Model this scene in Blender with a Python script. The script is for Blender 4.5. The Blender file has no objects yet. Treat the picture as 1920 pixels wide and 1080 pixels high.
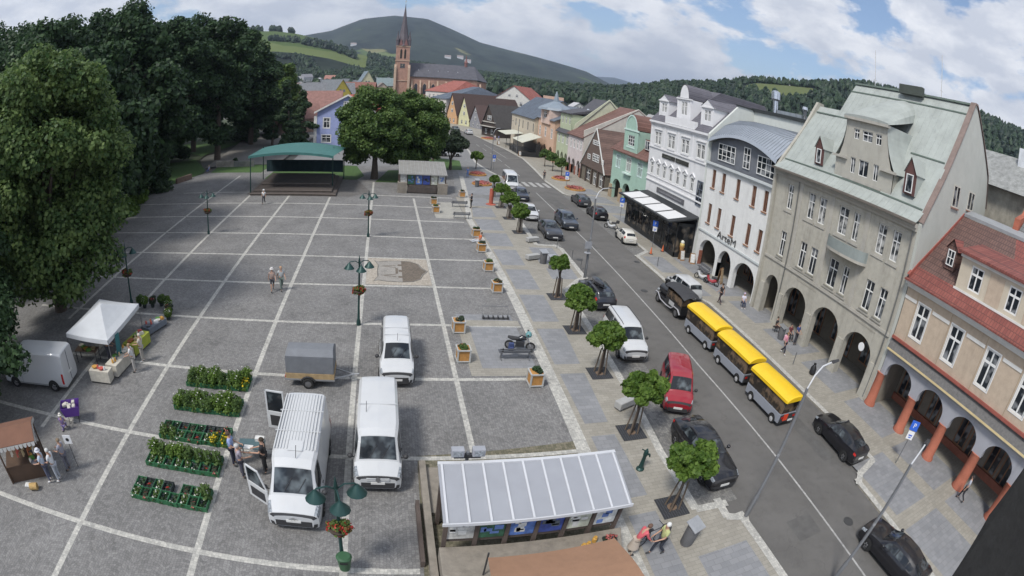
import bpy, bmesh, math, random
import numpy as np
from mathutils import Vector, Matrix
random.seed(7); np.random.seed(7)
SC = bpy.context.scene; COL = SC.collection; R_ = math.radians
# ---------------- camera (wide lens with real barrel distortion) ----------------
cam = bpy.data.cameras.new('camera'); CAM = bpy.data.objects.new('camera', cam); COL.objects.link(CAM); SC.camera = CAM
cam.type = 'PANO'; cam.panorama_type = 'FISHEYE_LENS_POLYNOMIAL'; cam.sensor_width = 36; cam.sensor_height = 20.25
cam.fisheye_fov = R_(179)
cam.fisheye_polynomial_k0 = 0.0
cam.fisheye_polynomial_k1 = -0.05404103; cam.fisheye_polynomial_k2 = 0.000814019
cam.fisheye_polynomial_k3 = -0.000110925; cam.fisheye_polynomial_k4 = 2.889605e-06
cam.shift_x = 0.08747; cam.shift_y = -0.02775; cam.clip_start = 0.1; cam.clip_end = 30000
_r, _u, _f = (0.99639121, -0.0663881, 0.05288832), (-0.02690038, 0.34399227, 0.93858707), (0.08050418, 0.93662262, -0.34096501)
CAM.matrix_world = Matrix(((_r[0], _u[0], -_f[0], 0), (_r[1], _u[1], -_f[1], 0), (_r[2], _u[2], -_f[2], 14.3), (0, 0, 0, 1)))
# ---------------- sky and sun ----------------
SUN_EL, SUN_AZ = 54, 232; SKY_OFF = 1.7
W = bpy.data.worlds.new('World'); SC.world = W; W.use_nodes = True
nt = W.node_tree; N = nt.nodes; L = nt.links; N.clear()
def nd(tree, t, **k):
    n = tree.nodes.new(t)
    for a, b in k.items():
        if a.startswith('i_'): n.inputs[int(a[2:])].default_value = b
        else: setattr(n, a, b)
    return n
bg = nd(nt, 'ShaderNodeBackground'); out = nd(nt, 'ShaderNodeOutputWorld'); L.new(bg.outputs[0], out.inputs[0])
sky = nd(nt, 'ShaderNodeTexSky', sky_type='NISHITA'); sky.sun_disc = False; sky.sun_elevation = R_(SUN_EL); sky.sun_rotation = R_(SUN_AZ)
sky.altitude = 480; sky.air_density = 1.1; sky.dust_density = 1.2; sky.ozone_density = 2.0
tc = nd(nt, 'ShaderNodeTexCoord'); sep = nd(nt, 'ShaderNodeSeparateXYZ'); L.new(tc.outputs['Generated'], sep.inputs[0])
def m(op, a, b=None, c=None, tree=None, clamp=False):
    t = tree or nt; n = t.nodes.new('ShaderNodeMath'); n.operation = op; n.use_clamp = clamp
    for i, v in enumerate((a, b, c)):
        if v is None: continue
        if isinstance(v, (int, float)): n.inputs[i].default_value = v
        else: t.links.new(v, n.inputs[i])
    return n.outputs[0]
cmb = nd(nt, 'ShaderNodeCombineXYZ'); L.new(m('ADD', sep.outputs[0], SKY_OFF), cmb.inputs[0]); L.new(sep.outputs[1], cmb.inputs[1]); L.new(m('MULTIPLY', m('MAXIMUM', sep.outputs[2], -0.02), 2.3), cmb.inputs[2])
n1 = nd(nt, 'ShaderNodeTexNoise'); n1.inputs['Scale'].default_value = 3.3; n1.inputs['Detail'].default_value = 10; n1.inputs['Roughness'].default_value = 0.60; n1.inputs['Distortion'].default_value = 0.1
L.new(cmb.outputs[0], n1.inputs['Vector'])
n2 = nd(nt, 'ShaderNodeTexNoise'); n2.inputs['Scale'].default_value = 7.5; n2.inputs['Detail'].default_value = 8; n2.inputs['Roughness'].default_value = 0.6
L.new(cmb.outputs[0], n2.inputs['Vector'])
cov = nd(nt, 'ShaderNodeMapRange', i_1=0.44, i_2=0.495); L.new(m('ADD', n1.outputs[0], m('MULTIPLY', m('MAXIMUM', m('SUBTRACT', 0.16, sep.outputs[2]), 0.0), 0.55)), cov.inputs[0])
shd = nd(nt, 'ShaderNodeMapRange', i_1=0.40, i_2=0.60, i_3=0.0, i_4=1.0); L.new(n2.outputs[0], shd.inputs[0])
ccol = nd(nt, 'ShaderNodeMix', data_type='RGBA'); L.new(shd.outputs[0], ccol.inputs[0])
ccol.inputs[6].default_value = (5.3, 5.6, 6.3, 1); ccol.inputs[7].default_value = (7.9, 8.0, 8.3, 1)
mx = nd(nt, 'ShaderNodeMix', data_type='RGBA'); L.new(cov.outputs[0], mx.inputs[0])
skb = nd(nt, 'ShaderNodeMix', data_type='RGBA', blend_type='MULTIPLY'); skb.inputs[0].default_value = 1; L.new(sky.outputs[0], skb.inputs[6]); skb.inputs[7].default_value = (1.1, 1.12, 1.15, 1)
L.new(skb.outputs[2], mx.inputs[6]); L.new(ccol.outputs[2], mx.inputs[7])
L.new(mx.outputs[2], bg.inputs[0]); bg.inputs[1].default_value = 0.092
sl = bpy.data.lights.new('sun', 'SUN'); sl.energy = 2.5; sl.angle = R_(12); sl.color = (1, 0.96, 0.9)
so = bpy.data.objects.new('sun', sl); COL.objects.link(so)
so.rotation_euler = (R_(90 - SUN_EL), 0, R_(180 - SUN_AZ))
SC.view_settings.view_transform = 'Standard'; SC.view_settings.look = 'None'; SC.view_settings.gamma = 1; SC.view_settings.exposure = 0.50
# cycles: keep it light
SC.cycles.max_bounces = 5; SC.cycles.diffuse_bounces = 2; SC.cycles.glossy_bounces = 2; SC.cycles.transmission_bounces = 3; SC.cycles.transparent_max_bounces = 6
SC.cycles.caustics_reflective = False; SC.cycles.caustics_refractive = False

# ---------------- materials ----------------
MATS = {}
def mat(name, col=(.5, .5, .5), rough=.8, var=.18, scale=1.5, bump=0.0, bscale=30, metal=0, spec=.5, grime=0.0, emit=0, coat=0):
    if name in MATS: return MATS[name]
    ma = bpy.data.materials.new(name); ma.use_nodes = True; t = ma.node_tree; t.nodes.clear(); MATS[name] = ma
    o = nd(t, 'ShaderNodeOutputMaterial'); b = nd(t, 'ShaderNodeBsdfPrincipled'); t.links.new(b.outputs[0], o.inputs[0])
    b.inputs['Roughness'].default_value = rough; b.inputs['Metallic'].default_value = metal; b.inputs['Specular IOR Level'].default_value = spec
    if coat: b.inputs['Coat Weight'].default_value = coat; b.inputs['Coat Roughness'].default_value = .05
    c = (*col, 1)
    co = nd(t, 'ShaderNodeTexCoord')
    if var:
        n = nd(t, 'ShaderNodeTexNoise'); n.inputs['Scale'].default_value = scale; n.inputs['Detail'].default_value = 6; n.inputs['Roughness'].default_value = .65; t.links.new(co.outputs['Object'], n.inputs['Vector'])
        mr = nd(t, 'ShaderNodeMapRange', i_1=.3, i_2=.7, i_3=1 - var, i_4=1 + var); t.links.new(n.outputs[0], mr.inputs[0]); f = mr.outputs[0]
        if grime:
            g = nd(t, 'ShaderNodeTexNoise'); g.inputs['Scale'].default_value = .5; g.inputs['Detail'].default_value = 8; g.inputs['Roughness'].default_value = .75
            mp = nd(t, 'ShaderNodeMapping'); mp.inputs['Scale'].default_value = (2.2, 2.2, .35); t.links.new(co.outputs['Object'], mp.inputs[0]); t.links.new(mp.outputs[0], g.inputs['Vector'])
            gr = nd(t, 'ShaderNodeMapRange', i_1=.5, i_2=.75, i_3=1, i_4=1 - grime); t.links.new(g.outputs[0], gr.inputs[0]); f = m('MULTIPLY', f, gr.outputs[0], tree=t)
        mu = nd(t, 'ShaderNodeVectorMath', operation='SCALE'); mu.inputs[0].default_value = col; t.links.new(f, mu.inputs['Scale']); t.links.new(mu.outputs[0], b.inputs['Base Color'])
    else: b.inputs['Base Color'].default_value = c
    if emit: b.inputs['Emission Color'].default_value = c; b.inputs['Emission Strength'].default_value = emit
    if bump:
        n = nd(t, 'ShaderNodeTexNoise'); n.inputs['Scale'].default_value = bscale; n.inputs['Detail'].default_value = 4; t.links.new(co.outputs['Object'], n.inputs['Vector'])
        bp = nd(t, 'ShaderNodeBump'); bp.inputs['Strength'].default_value = bump; bp.inputs['Distance'].default_value = .02; t.links.new(n.outputs[0], bp.inputs['Height']); t.links.new(bp.outputs[0], b.inputs['Normal'])
    return ma
def gnodes(ma):
    t = ma.node_tree; return t, next(n for n in t.nodes if n.type == 'BSDF_PRINCIPLED')
def stone(name, cols, cell, fan=False, joint=.55, rough=.85, wid=.1, rnd=.5, big=.12):
    """small setts: cells with their own tone, darker joints, optional segmental arcs"""
    if name in MATS: return MATS[name]
    ma = mat(name, cols[0], rough, var=0); t, b = gnodes(ma)
    co = nd(t, 'ShaderNodeTexCoord'); src = co.outputs['Object']
    if fan:
        s = nd(t, 'ShaderNodeSeparateXYZ'); t.links.new(src, s.inputs[0])
        w = m('ADD', m('MODULO', m('ADD', s.outputs[0], 600.0, tree=t), 1.3, tree=t), -.65, tree=t)
        arc = m('SQRT', m('MAXIMUM', m('SUBTRACT', .72, m('MULTIPLY', w, w, tree=t), tree=t), .05, tree=t), tree=t)
        c2 = nd(t, 'ShaderNodeCombineXYZ'); t.links.new(s.outputs[0], c2.inputs[0]); t.links.new(m('SUBTRACT', s.outputs[1], arc, tree=t), c2.inputs[1]); src2 = c2.outputs[0]
    else: src2 = src
    v = nd(t, 'ShaderNodeTexVoronoi', voronoi_dimensions='2D'); v.inputs['Scale'].default_value = 1 / cell; v.inputs['Randomness'].default_value = rnd; t.links.new(src2, v.inputs['Vector'])
    e = nd(t, 'ShaderNodeTexVoronoi', voronoi_dimensions='2D', feature='DISTANCE_TO_EDGE'); e.inputs['Scale'].default_value = 1 / cell; e.inputs['Randomness'].default_value = rnd; t.links.new(src2, e.inputs['Vector'])
    sc_ = nd(t, 'ShaderNodeSeparateColor'); t.links.new(v.outputs['Color'], sc_.inputs[0])
    mixc = nd(t, 'ShaderNodeMix', data_type='RGBA'); mixc.inputs[6].default_value = (*cols[0], 1); mixc.inputs[7].default_value = (*cols[1], 1); t.links.new(sc_.outputs[0], mixc.inputs[0])
    jr = nd(t, 'ShaderNodeMapRange', i_1=0.0, i_2=wid, i_3=joint, i_4=1.0); t.links.new(e.outputs[0], jr.inputs[0])
    n = nd(t, 'ShaderNodeTexNoise'); n.inputs['Scale'].default_value = .35; n.inputs['Detail'].default_value = 7; n.inputs['Roughness'].default_value = .7; t.links.new(co.outputs['Object'], n.inputs['Vector'])
    nr = nd(t, 'ShaderNodeMapRange', i_1=.3, i_2=.7, i_3=1 - big, i_4=1 + big); t.links.new(n.outputs[0], nr.inputs[0])
    mu = nd(t, 'ShaderNodeVectorMath', operation='SCALE'); t.links.new(mixc.outputs[2], mu.inputs[0]); st = nd(t, 'ShaderNodeTexNoise'); st.inputs['Scale'].default_value = 1.1; st.inputs['Detail'].default_value = 5; st.inputs['Distortion'].default_value = .6; t.links.new(co.outputs['Object'], st.inputs['Vector']); sr = nd(t, 'ShaderNodeMapRange', i_1=.60, i_2=.70, i_3=1.0, i_4=.80); t.links.new(st.outputs[0], sr.inputs[0])
    t.links.new(m('MULTIPLY', m('MULTIPLY', jr.outputs[0], nr.outputs[0], tree=t), sr.outputs[0], tree=t), mu.inputs['Scale']); t.links.new(mu.outputs[0], b.inputs['Base Color'])
    return ma
def brickm(name, c1, c2, mortar, sc=1.0, bw=.5, rh=.25, ms=.02, axes='xy', off=.5, rough=.8, big=.12):
    """slabs, tiles, bricks: brick texture on two object axes"""
    if name in MATS: return MATS[name]
    ma = mat(name, c1, rough, var=0); t, b = gnodes(ma)
    co = nd(t, 'ShaderNodeTexCoord'); s = nd(t, 'ShaderNodeSeparateXYZ'); t.links.new(co.outputs['Object'], s.inputs[0]); c = nd(t, 'ShaderNodeCombineXYZ')
    ix = {'x': 0, 'y': 1, 'z': 2}; t.links.new(s.outputs[ix[axes[0]]], c.inputs[0]); t.links.new(s.outputs[ix[axes[1]]], c.inputs[1])
    br = nd(t, 'ShaderNodeTexBrick', offset=off); br.inputs['Color1'].default_value = (*c1, 1); br.inputs['Color2'].default_value = (*c2, 1); br.inputs['Mortar'].default_value = (*mortar, 1)
    br.inputs['Scale'].default_value = sc; br.inputs['Mortar Size'].default_value = ms; br.inputs['Brick Width'].default_value = bw; br.inputs['Row Height'].default_value = rh; br.inputs['Bias'].default_value = 0
    t.links.new(c.outputs[0], br.inputs['Vector'])
    n = nd(t, 'ShaderNodeTexNoise'); n.inputs['Scale'].default_value = .6; n.inputs['Detail'].default_value = 8; n.inputs['Roughness'].default_value = .7; t.links.new(co.outputs['Object'], n.inputs['Vector'])
    nr = nd(t, 'ShaderNodeMapRange', i_1=.3, i_2=.7, i_3=1 - big, i_4=1 + big); t.links.new(n.outputs[0], nr.inputs[0])
    mu = nd(t, 'ShaderNodeVectorMath', operation='SCALE'); t.links.new(br.outputs[0], mu.inputs[0]); t.links.new(nr.outputs[0], mu.inputs['Scale']); t.links.new(mu.outputs[0], b.inputs['Base Color'])
    bp = nd(t, 'ShaderNodeBump'); bp.inputs['Strength'].default_value = .4; bp.inputs['Distance'].default_value = .02; t.links.new(br.outputs['Fac'], bp.inputs['Height']); bp.invert = True; t.links.new(bp.outputs[0], b.inputs['Normal'])
    return ma
def leafm(name, dark, light, trans=.25):
    if name in MATS: return MATS[name]
    ma = bpy.data.materials.new(name); ma.use_nodes = True; t = ma.node_tree; t.nodes.clear(); MATS[name] = ma
    o = nd(t, 'ShaderNodeOutputMaterial'); g = nd(t, 'ShaderNodeNewGeometry'); mc = nd(t, 'ShaderNodeMix', data_type='RGBA')
    mc.inputs[6].default_value = (*dark, 1); mc.inputs[7].default_value = (*light, 1)
    co = nd(t, 'ShaderNodeTexCoord'); n = nd(t, 'ShaderNodeTexNoise'); n.inputs['Scale'].default_value = .9; n.inputs['Detail'].default_value = 3; t.links.new(co.outputs['Object'], n.inputs['Vector'])
    nr = nd(t, 'ShaderNodeMapRange', i_1=.35, i_2=.65, i_3=-.35, i_4=.35); t.links.new(n.outputs[0], nr.inputs[0])
    t.links.new(m('ADD', m('MULTIPLY', g.outputs['Random Per Island'], .8, tree=t), nr.outputs[0], tree=t, clamp=True), mc.inputs[0])
    d = nd(t, 'ShaderNodeBsdfPrincipled'); d.inputs['Roughness'].default_value = .55; d.inputs['Specular IOR Level'].default_value = .3; t.links.new(mc.outputs[2], d.inputs['Base Color'])
    tr = nd(t, 'ShaderNodeBsdfTranslucent'); t.links.new(mc.outputs[2], tr.inputs[0]); ms = nd(t, 'ShaderNodeMixShader'); ms.inputs[0].default_value = trans
    t.links.new(d.outputs[0], ms.inputs[1]); t.links.new(tr.outputs[0], ms.inputs[2]); t.links.new(ms.outputs[0], o.inputs[0])
    return ma

# ---------------- objects ----------------
def tag(o, label=None, cat=None, group=None, kind=None):
    if label: o['label'] = label
    if cat: o['category'] = cat
    if group: o['group'] = group
    if kind: o['kind'] = kind
    return o
def thing(name, loc, label, cat, group=None, rz=0):
    o = bpy.data.objects.new(name, None); COL.objects.link(o); o.location = loc; o.rotation_euler = (0, 0, rz); o.empty_display_size = .2
    return tag(o, label, cat, group)
class MB:
    """mesh collector in local coordinates"""
    def __init__(s): s.v = []; s.f = []
    def add(s, vs, fs):
        n = len(s.v); s.v += [tuple(v) for v in vs]; s.f += [tuple(i + n for i in f) for f in fs]; return s
    def box(s, x0, x1, y0, y1, z0, z1):
        return s.add([(x0, y0, z0), (x1, y0, z0), (x1, y1, z0), (x0, y1, z0), (x0, y0, z1), (x1, y0, z1), (x1, y1, z1), (x0, y1, z1)],
                     [(0, 3, 2, 1), (4, 5, 6, 7), (0, 1, 5, 4), (1, 2, 6, 5), (2, 3, 7, 6), (3, 0, 4, 7)])
    def cbox(s, cx, cy, z0, sx, sy, sz, a=0, taper=1.0):
        c, sn = math.cos(a), math.sin(a); vs = []
        for z, k in ((z0, 1), (z0 + sz, taper)):
            for dx, dy in ((-1, -1), (1, -1), (1, 1), (-1, 1)):
                x, y = dx * sx / 2 * k, dy * sy / 2 * k; vs.append((cx + x * c - y * sn, cy + x * sn + y * c, z))
        return s.add(vs, [(0, 3, 2, 1), (4, 5, 6, 7), (0, 1, 5, 4), (1, 2, 6, 5), (2, 3, 7, 6), (3, 0, 4, 7)])
    def prism(s, pts, d):
        """closed polygon pts (3D) pushed along vector d"""
        n = len(pts); a = [tuple(p) for p in pts]; b = [(p[0] + d[0], p[1] + d[1], p[2] + d[2]) for p in a]
        return s.add(a + b, [tuple(range(n)), tuple(range(2 * n - 1, n - 1, -1))] + [(i, i + n, (i + 1) % n + n, (i + 1) % n) for i in range(n)])
    def tube(s, pts, r, n=8, cap=True):
        """pts list of (x,y,z); r number or list"""
        P = [Vector(p) for p in pts]; R = r if isinstance(r, (list, tuple)) else [r] * len(P); vs = []; fs = []; up = Vector((0, 0, 1)); pa = None
        for i, p in enumerate(P):
            d = ((P[min(i + 1, len(P) - 1)] - P[max(i - 1, 0)])); d = d.normalized() if d.length > 1e-9 else up
            if pa is None: a = d.cross(up if abs(d.z) < .9 else Vector((1, 0, 0))).normalized()
            else: a = (pa - d * pa.dot(d)); a = a.normalized() if a.length > 1e-6 else d.orthogonal().normalized()
            pa = a; b = d.cross(a)
            for k in range(n):
                t = 2 * math.pi * k / n; vs.append(p + (a * math.cos(t) + b * math.sin(t)) * R[i])
        for i in range(len(P) - 1):
            for k in range(n): fs.append((i * n + k, i * n + (k + 1) % n, (i + 1) * n + (k + 1) % n, (i + 1) * n + k))
        if cap: fs += [tuple(range(n))[::-1], tuple(range((len(P) - 1) * n, len(P) * n))]
        return s.add(vs, fs)
    def lathe(s, prof, c=(0, 0, 0), n=16, sx=1, sy=1):
        vs = []; fs = []
        for r, z in prof:
            for k in range(n):
                t = 2 * math.pi * k / n; vs.append((c[0] + r * math.cos(t) * sx, c[1] + r * math.sin(t) * sy, c[2] + z))
        for i in range(len(prof) - 1):
            for k in range(n): fs.append((i * n + k, i * n + (k + 1) % n, (i + 1) * n + (k + 1) % n, (i + 1) * n + k))
        fs += [tuple(range(n))[::-1], tuple(range((len(prof) - 1) * n, len(prof) * n))]
        return s.add(vs, fs)
    def ball(s, c, r, n=10, k=6, sz=1.0):
        pr = [(max(1e-3, math.sin(math.pi * i / k)) * r, -math.cos(math.pi * i / k) * r * sz) for i in range(k + 1)]
        return s.lathe(pr, c, n)
    def quad(s, a, b, c, d): return s.add([a, b, c, d], [(0, 1, 2, 3)])
    def build(s, name, ma, parent=None, off=(0, 0, 0), smooth=False, label=None, angle=35, bevel=0):
        me = bpy.data.meshes.new(name)
        vs = s.v if off == (0, 0, 0) else [(v[0] - off[0], v[1] - off[1], v[2] - off[2]) for v in s.v]
        me.from_pydata(vs, [], s.f)
        for mm in (ma if isinstance(ma, (list, tuple)) else [ma]): me.materials.append(mm)
        bm = bmesh.new(); bm.from_mesh(me); bmesh.ops.recalc_face_normals(bm, faces=bm.faces); bm.to_mesh(me); bm.free()
        if smooth:
            me.polygons.foreach_set('use_smooth', [True] * len(me.polygons))
            if angle < 180: me.set_sharp_from_angle(angle=R_(angle))
        o = bpy.data.objects.new(name, me); COL.objects.link(o)
        if parent is not None: o.parent = parent
        if bevel:
            b = o.modifiers.new('bevel', 'BEVEL'); b.width = bevel; b.segments = 2; b.limit_method = 'ANGLE'
        if label: o['label'] = label
        return o
def copy_tree(o, parent=None):
    c = o.copy(); COL.objects.link(c)
    if parent is not None: c.parent = parent
    for ch in o.children: copy_tree(ch, c)
    return c
def sheet(name, pts, z, ma, kind='structure', thick=0):
    b = MB()
    if thick: b.prism([(x, y, z - thick) for x, y in pts], (0, 0, thick))
    else: b.add([(x, y, z) for x, y in pts], [tuple(range(len(pts)))])
    o = b.build(name, ma); tag(o, kind=kind)
    if not thick and o.data.polygons[0].normal.z < 0: o.data.flip_normals()
    return o
def lerp(a, b, t): return a + (b - a) * t
# ======================= SETTING =======================
SM = lambda a, b, x: (lambda t: t * t * (3 - 2 * t))(min(1, max(0, (x - a) / (b - a))))
def interp(tab, x):
    if x <= tab[0][0]: return tab[0][1]
    for (a, va), (b, vb) in zip(tab, tab[1:]):
        if x <= b: return va + (vb - va) * (x - a) / (b - a)
    return tab[-1][1]
# ridges: crest distance, half depth, crest elevation angle (deg) by azimuth
RIDGES = [
 (1250, 620, [(-70, 6.8), (-30, 6.6), (-16.6, 5.9), (-12, 5.7), (-9.6, 5.3), (-6, 4.3), (-3, 3.0), (1, 2.1), (8, 1.4), (16, 1.2), (24, .6), (40, 0)], 0),
 (3600, 2000, [(-22, 3.6), (-12, 4.6), (-6.1, 5.5), (-2.8, 6.85), (0.5, 7.32), (3.9, 7.1), (6.5, 6.1), (9.6, 4.85), (12.5, 4.35), (15.3, 3.95), (21, 3.05), (23, 2.35), (26, 1.4), (32, .6), (60, 0)], 0),
 (720, 420, [(12, 0), (18, .6), (24, 1.2), (28, 2.2), (30, 2.9), (35.4, 4.1), (40.5, 5.7), (45.7, 6.5), (53.8, 8.3), (60, 8.6), (68.5, 8.7), (73.5, 8.2), (80, 7.6), (95, 7)], 1),
 (9500, 4200, [(14, 1.5), (19, 2.4), (24, 2.95), (26.5, 2.7), (29, 2.9), (36, 2.5), (50, 2)], 0),
]
def terr(x, y):
    r = math.hypot(x, y); az = math.degrees(math.atan2(x, y))
    z = -0.25 + 5.0 * SM(235, 340, r) + 22 * SM(330, 900, r)
    for rc, hw, tab, k in RIDGES:
        el = interp(tab, az); crest = 14.3 + rc * math.tan(R_(el))
        u = (r - rc) / hw
        if u > 0: u *= .55
        if abs(u) < 1:
            s = .5 + .5 * math.cos(math.pi * u)
            z = max(z, crest * s ** (1.0 if k else .85) + (math.sin(x * .011 + y * .007) + math.sin(y * .017 - x * .006)) * (r * .0012) * s * (1 - s) * 4)
    return z
def build_terrain():
    azs = np.linspace(-75, 112, 375); rs = np.concatenate([[0.5, 60, 120, 180], np.geomspace(225, 14000, 110)])
    vs = [(r * math.sin(R_(a)), r * math.cos(R_(a)), terr(r * math.sin(R_(a)), r * math.cos(R_(a)))) for r in rs for a in azs]
    n = len(azs); fs = [(i * n + k, i * n + k + 1, (i + 1) * n + k + 1, (i + 1) * n + k) for i in range(len(rs) - 1) for k in range(n - 1)]
    ma = mat('hill_ground', (.05, .07, .03), .95, var=0); t, b = gnodes(ma)
    co = nd(t, 'ShaderNodeTexCoord'); g = nd(t, 'ShaderNodeNewGeometry')
    v = nd(t, 'ShaderNodeTexVoronoi', voronoi_dimensions='2D'); v.inputs['Scale'].default_value = .0042; t.links.new(co.outputs['Object'], v.inputs['Vector'])
    s = nd(t, 'ShaderNodeSeparateColor'); t.links.new(v.outputs['Color'], s.inputs[0])
    r1 = nd(t, 'ShaderNodeValToRGB'); e = r1.color_ramp.elements; e[0].color = (.075, .11, .035, 1); e[1].color = (.21, .18, .09, 1); e.new(.35).color = (.12, .15, .055, 1); e.new(.7).color = (.17, .165, .075, 1); r1.color_ramp.interpolation = 'CONSTANT'; t.links.new(s.outputs[0], r1.inputs[0])
    # forest tone far out: dark green with mottling, patches of clearing
    n = nd(t, 'ShaderNodeTexNoise'); n.inputs['Scale'].default_value = .0022; n.inputs['Detail'].default_value = 9; n.inputs['Roughness'].default_value = .62; t.links.new(co.outputs['Object'], n.inputs['Vector'])
    fr = nd(t, 'ShaderNodeMapRange', i_1=.62, i_2=.65); t.links.new(n.outputs[0], fr.inputs[0])
    n3 = nd(t, 'ShaderNodeTexNoise'); n3.inputs['Scale'].default_value = .006; n3.inputs['Detail'].default_value = 12; n3.inputs['Roughness'].default_value = .75; t.links.new(co.outputs['Object'], n3.inputs['Vector'])
    fc = nd(t, 'ShaderNodeMix', data_type='RGBA'); fc.inputs[6].default_value = (.002, .006, .006, 1); fc.inputs[7].default_value = (.046, .060, .044, 1)
    nr = nd(t, 'ShaderNodeMapRange', i_1=.35, i_2=.65); t.links.new(n3.outputs[0], nr.inputs[0]); t.links.new(nr.outputs[0], fc.inputs[0])
    mx1 = nd(t, 'ShaderNodeMix', data_type='RGBA'); t.links.new(fr.outputs[0], mx1.inputs[0]); t.links.new(fc.outputs[2], mx1.inputs[6]); t.links.new(r1.outputs[0], mx1.inputs[7])
    # distance from the square decides fields / woods / town ground
    sp = nd(t, 'ShaderNodeSeparateXYZ'); t.links.new(co.outputs['Object'], sp.inputs[0])
    rr = m('SQRT', m('ADD', m('MULTIPLY', sp.outputs[0], sp.outputs[0], tree=t), m('MULTIPLY', sp.outputs[1], sp.outputs[1], tree=t), tree=t), tree=t)
    fld = m('MULTIPLY', m('MULTIPLY', m('GREATER_THAN', rr, 930, tree=t), m('LESS_THAN', rr, 1500, tree=t), tree=t), m('LESS_THAN', sp.outputs[0], -20, tree=t), tree=t)
    mx2 = nd(t, 'ShaderNodeMix', data_type='RGBA'); t.links.new(fld, mx2.inputs[0]); t.links.new(mx1.outputs[2], mx2.inputs[6]); t.links.new(r1.outputs[0], mx2.inputs[7])
    near = m('LESS_THAN', rr, 250, tree=t); mx3 = nd(t, 'ShaderNodeMix', data_type='RGBA'); t.links.new(near, mx3.inputs[0]); t.links.new(mx2.outputs[2], mx3.inputs[6]); mx3.inputs[7].default_value = (.12, .12, .11, 1)
    mx4 = nd(t, 'ShaderNodeMix', data_type='RGBA'); dx = m('DIVIDE', m('SUBTRACT', sp.outputs[0], 425, tree=t), 46, tree=t); dy = m('DIVIDE', m('SUBTRACT', sp.outputs[1], 450, tree=t), 46, tree=t); t.links.new(m('LESS_THAN', m('ADD', m('MULTIPLY', dx, dx, tree=t), m('MULTIPLY', dy, dy, tree=t), tree=t), 1, tree=t), mx4.inputs[0]); t.links.new(mx3.outputs[2], mx4.inputs[6]); mx4.inputs[7].default_value = (.105, .125, .05, 1)
    t.links.new(mx4.outputs[2], b.inputs['Base Color']); b.inputs['Specular IOR Level'].default_value = .1
    o = MB().add(vs, fs).build('terrain', ma, smooth=True, angle=180); tag(o, kind='structure')
build_terrain()
COB = stone('cobble_grey', ((.148, .145, .141), (.222, .217, .21)), .12, fan=True, joint=.55, wid=.10, big=.2)
COB2 = stone('cobble_bay', ((.12, .118, .115), (.21, .205, .19)), .13, joint=.55)
TAN = stone('sett_tan', ((.31, .275, .225), (.43, .385, .325)), .12, joint=.62)
BAND = stone('sett_band', ((.33, .325, .30), (.50, .485, .44)), .12, joint=.68)
SLAB = brickm('slab_bluegrey', (.20, .205, .213), (.245, .248, .255), (.175, .178, .183), sc=1, bw=.45, rh=.3, ms=.01)
TANSLAB = brickm('slab_tan', (.262, .245, .207), (.31, .291, .248), (.2, .185, .155), sc=1, bw=.42, rh=.21, ms=.008)
ASPH = mat('asphalt', (.118, .113, .106), .92, var=.16, scale=.28, bump=.25, bscale=60, grime=.22)
t_, b_ = gnodes(ASPH); co_ = nd(t_, 'ShaderNodeTexCoord'); nz = nd(t_, 'ShaderNodeTexNoise'); nz.inputs['Scale'].default_value = .8; nz.inputs['Detail'].default_value = 6; t_.links.new(co_.outputs['Object'], nz.inputs['Vector'])
mxv = nd(t_, 'ShaderNodeVectorMath', operation='MULTIPLY_ADD'); mxv.inputs[1].default_value = (4.5, 4.5, 0); t_.links.new(nz.outputs['Color'], mxv.inputs[0]); t_.links.new(co_.outputs['Object'], mxv.inputs[2])
ve = nd(t_, 'ShaderNodeTexVoronoi', voronoi_dimensions='2D', feature='DISTANCE_TO_EDGE'); ve.inputs['Scale'].default_value = .16; t_.links.new(mxv.outputs[0], ve.inputs['Vector']); cr = nd(t_, 'ShaderNodeMapRange', i_1=.002, i_2=.008, i_3=.84, i_4=1.0); t_.links.new(ve.outputs[0], cr.inputs[0])
old = b_.inputs['Base Color'].links[0].from_socket; sc2 = nd(t_, 'ShaderNodeVectorMath', operation='SCALE'); t_.links.new(old, sc2.inputs[0]); t_.links.new(cr.outputs[0], sc2.inputs['Scale']); t_.links.new(sc2.outputs[0], b_.inputs['Base Color'])
PATCHM = mat('asphalt_light', (.15, .15, .147), .9, var=.1, scale=.8, bump=.2, bscale=50)
GRASS = mat('lawn', (.05, .10, .022), .95, var=.35, scale=3.0, bump=.5, bscale=20)
# plaza and pavements
sheet('plaza_paving', [(-42, -6), (8.95, -6), (8.95, 21), (9.2, 25.4), (9.25, 56), (9.6, 68), (12, 92), (-17, 92), (-29, 83), (-31.5, 76), (-33, 60), (-42, 45)], 0, COB)
LK = [(15.3, -8), (15.1, 6.7), (14.95, 10.9), (14.2, 11.2), (14.25, 12.1), (12.9, 12.2), (12.9, 16.2), (13.2, 19.8), (13.5, 25), (14.0, 32.6), (14.3, 36.2), (15.9, 38.2), (16.8, 38.9), (17.2, 46.7), (16.8, 47.8), (15.0, 47.9), (15.5, 56), (16.4, 66), (17.2, 73.5), (19.0, 75), (19.5, 84), (18.3, 91), (17.6, 100), (19.0, 118), (19.6, 140), (19.2, 158), (14, 190), (8, 215)]
RK = [(22.4, -8), (22.9, 2), (23.4, 10.1), (24.2, 10.7), (26.2, 11.2), (26.1, 18.7), (26.4, 33.7), (24.4, 38.1), (24.6, 45.6), (26.6, 47.3), (27.3, 60), (27.4, 72.2), (26.1, 74), (26.2, 83.7), (27.6, 96), (29.0, 110), (28.6, 124), (27.2, 140), (26.2, 155), (24.0, 172), (19, 195), (13, 220)]
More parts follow.
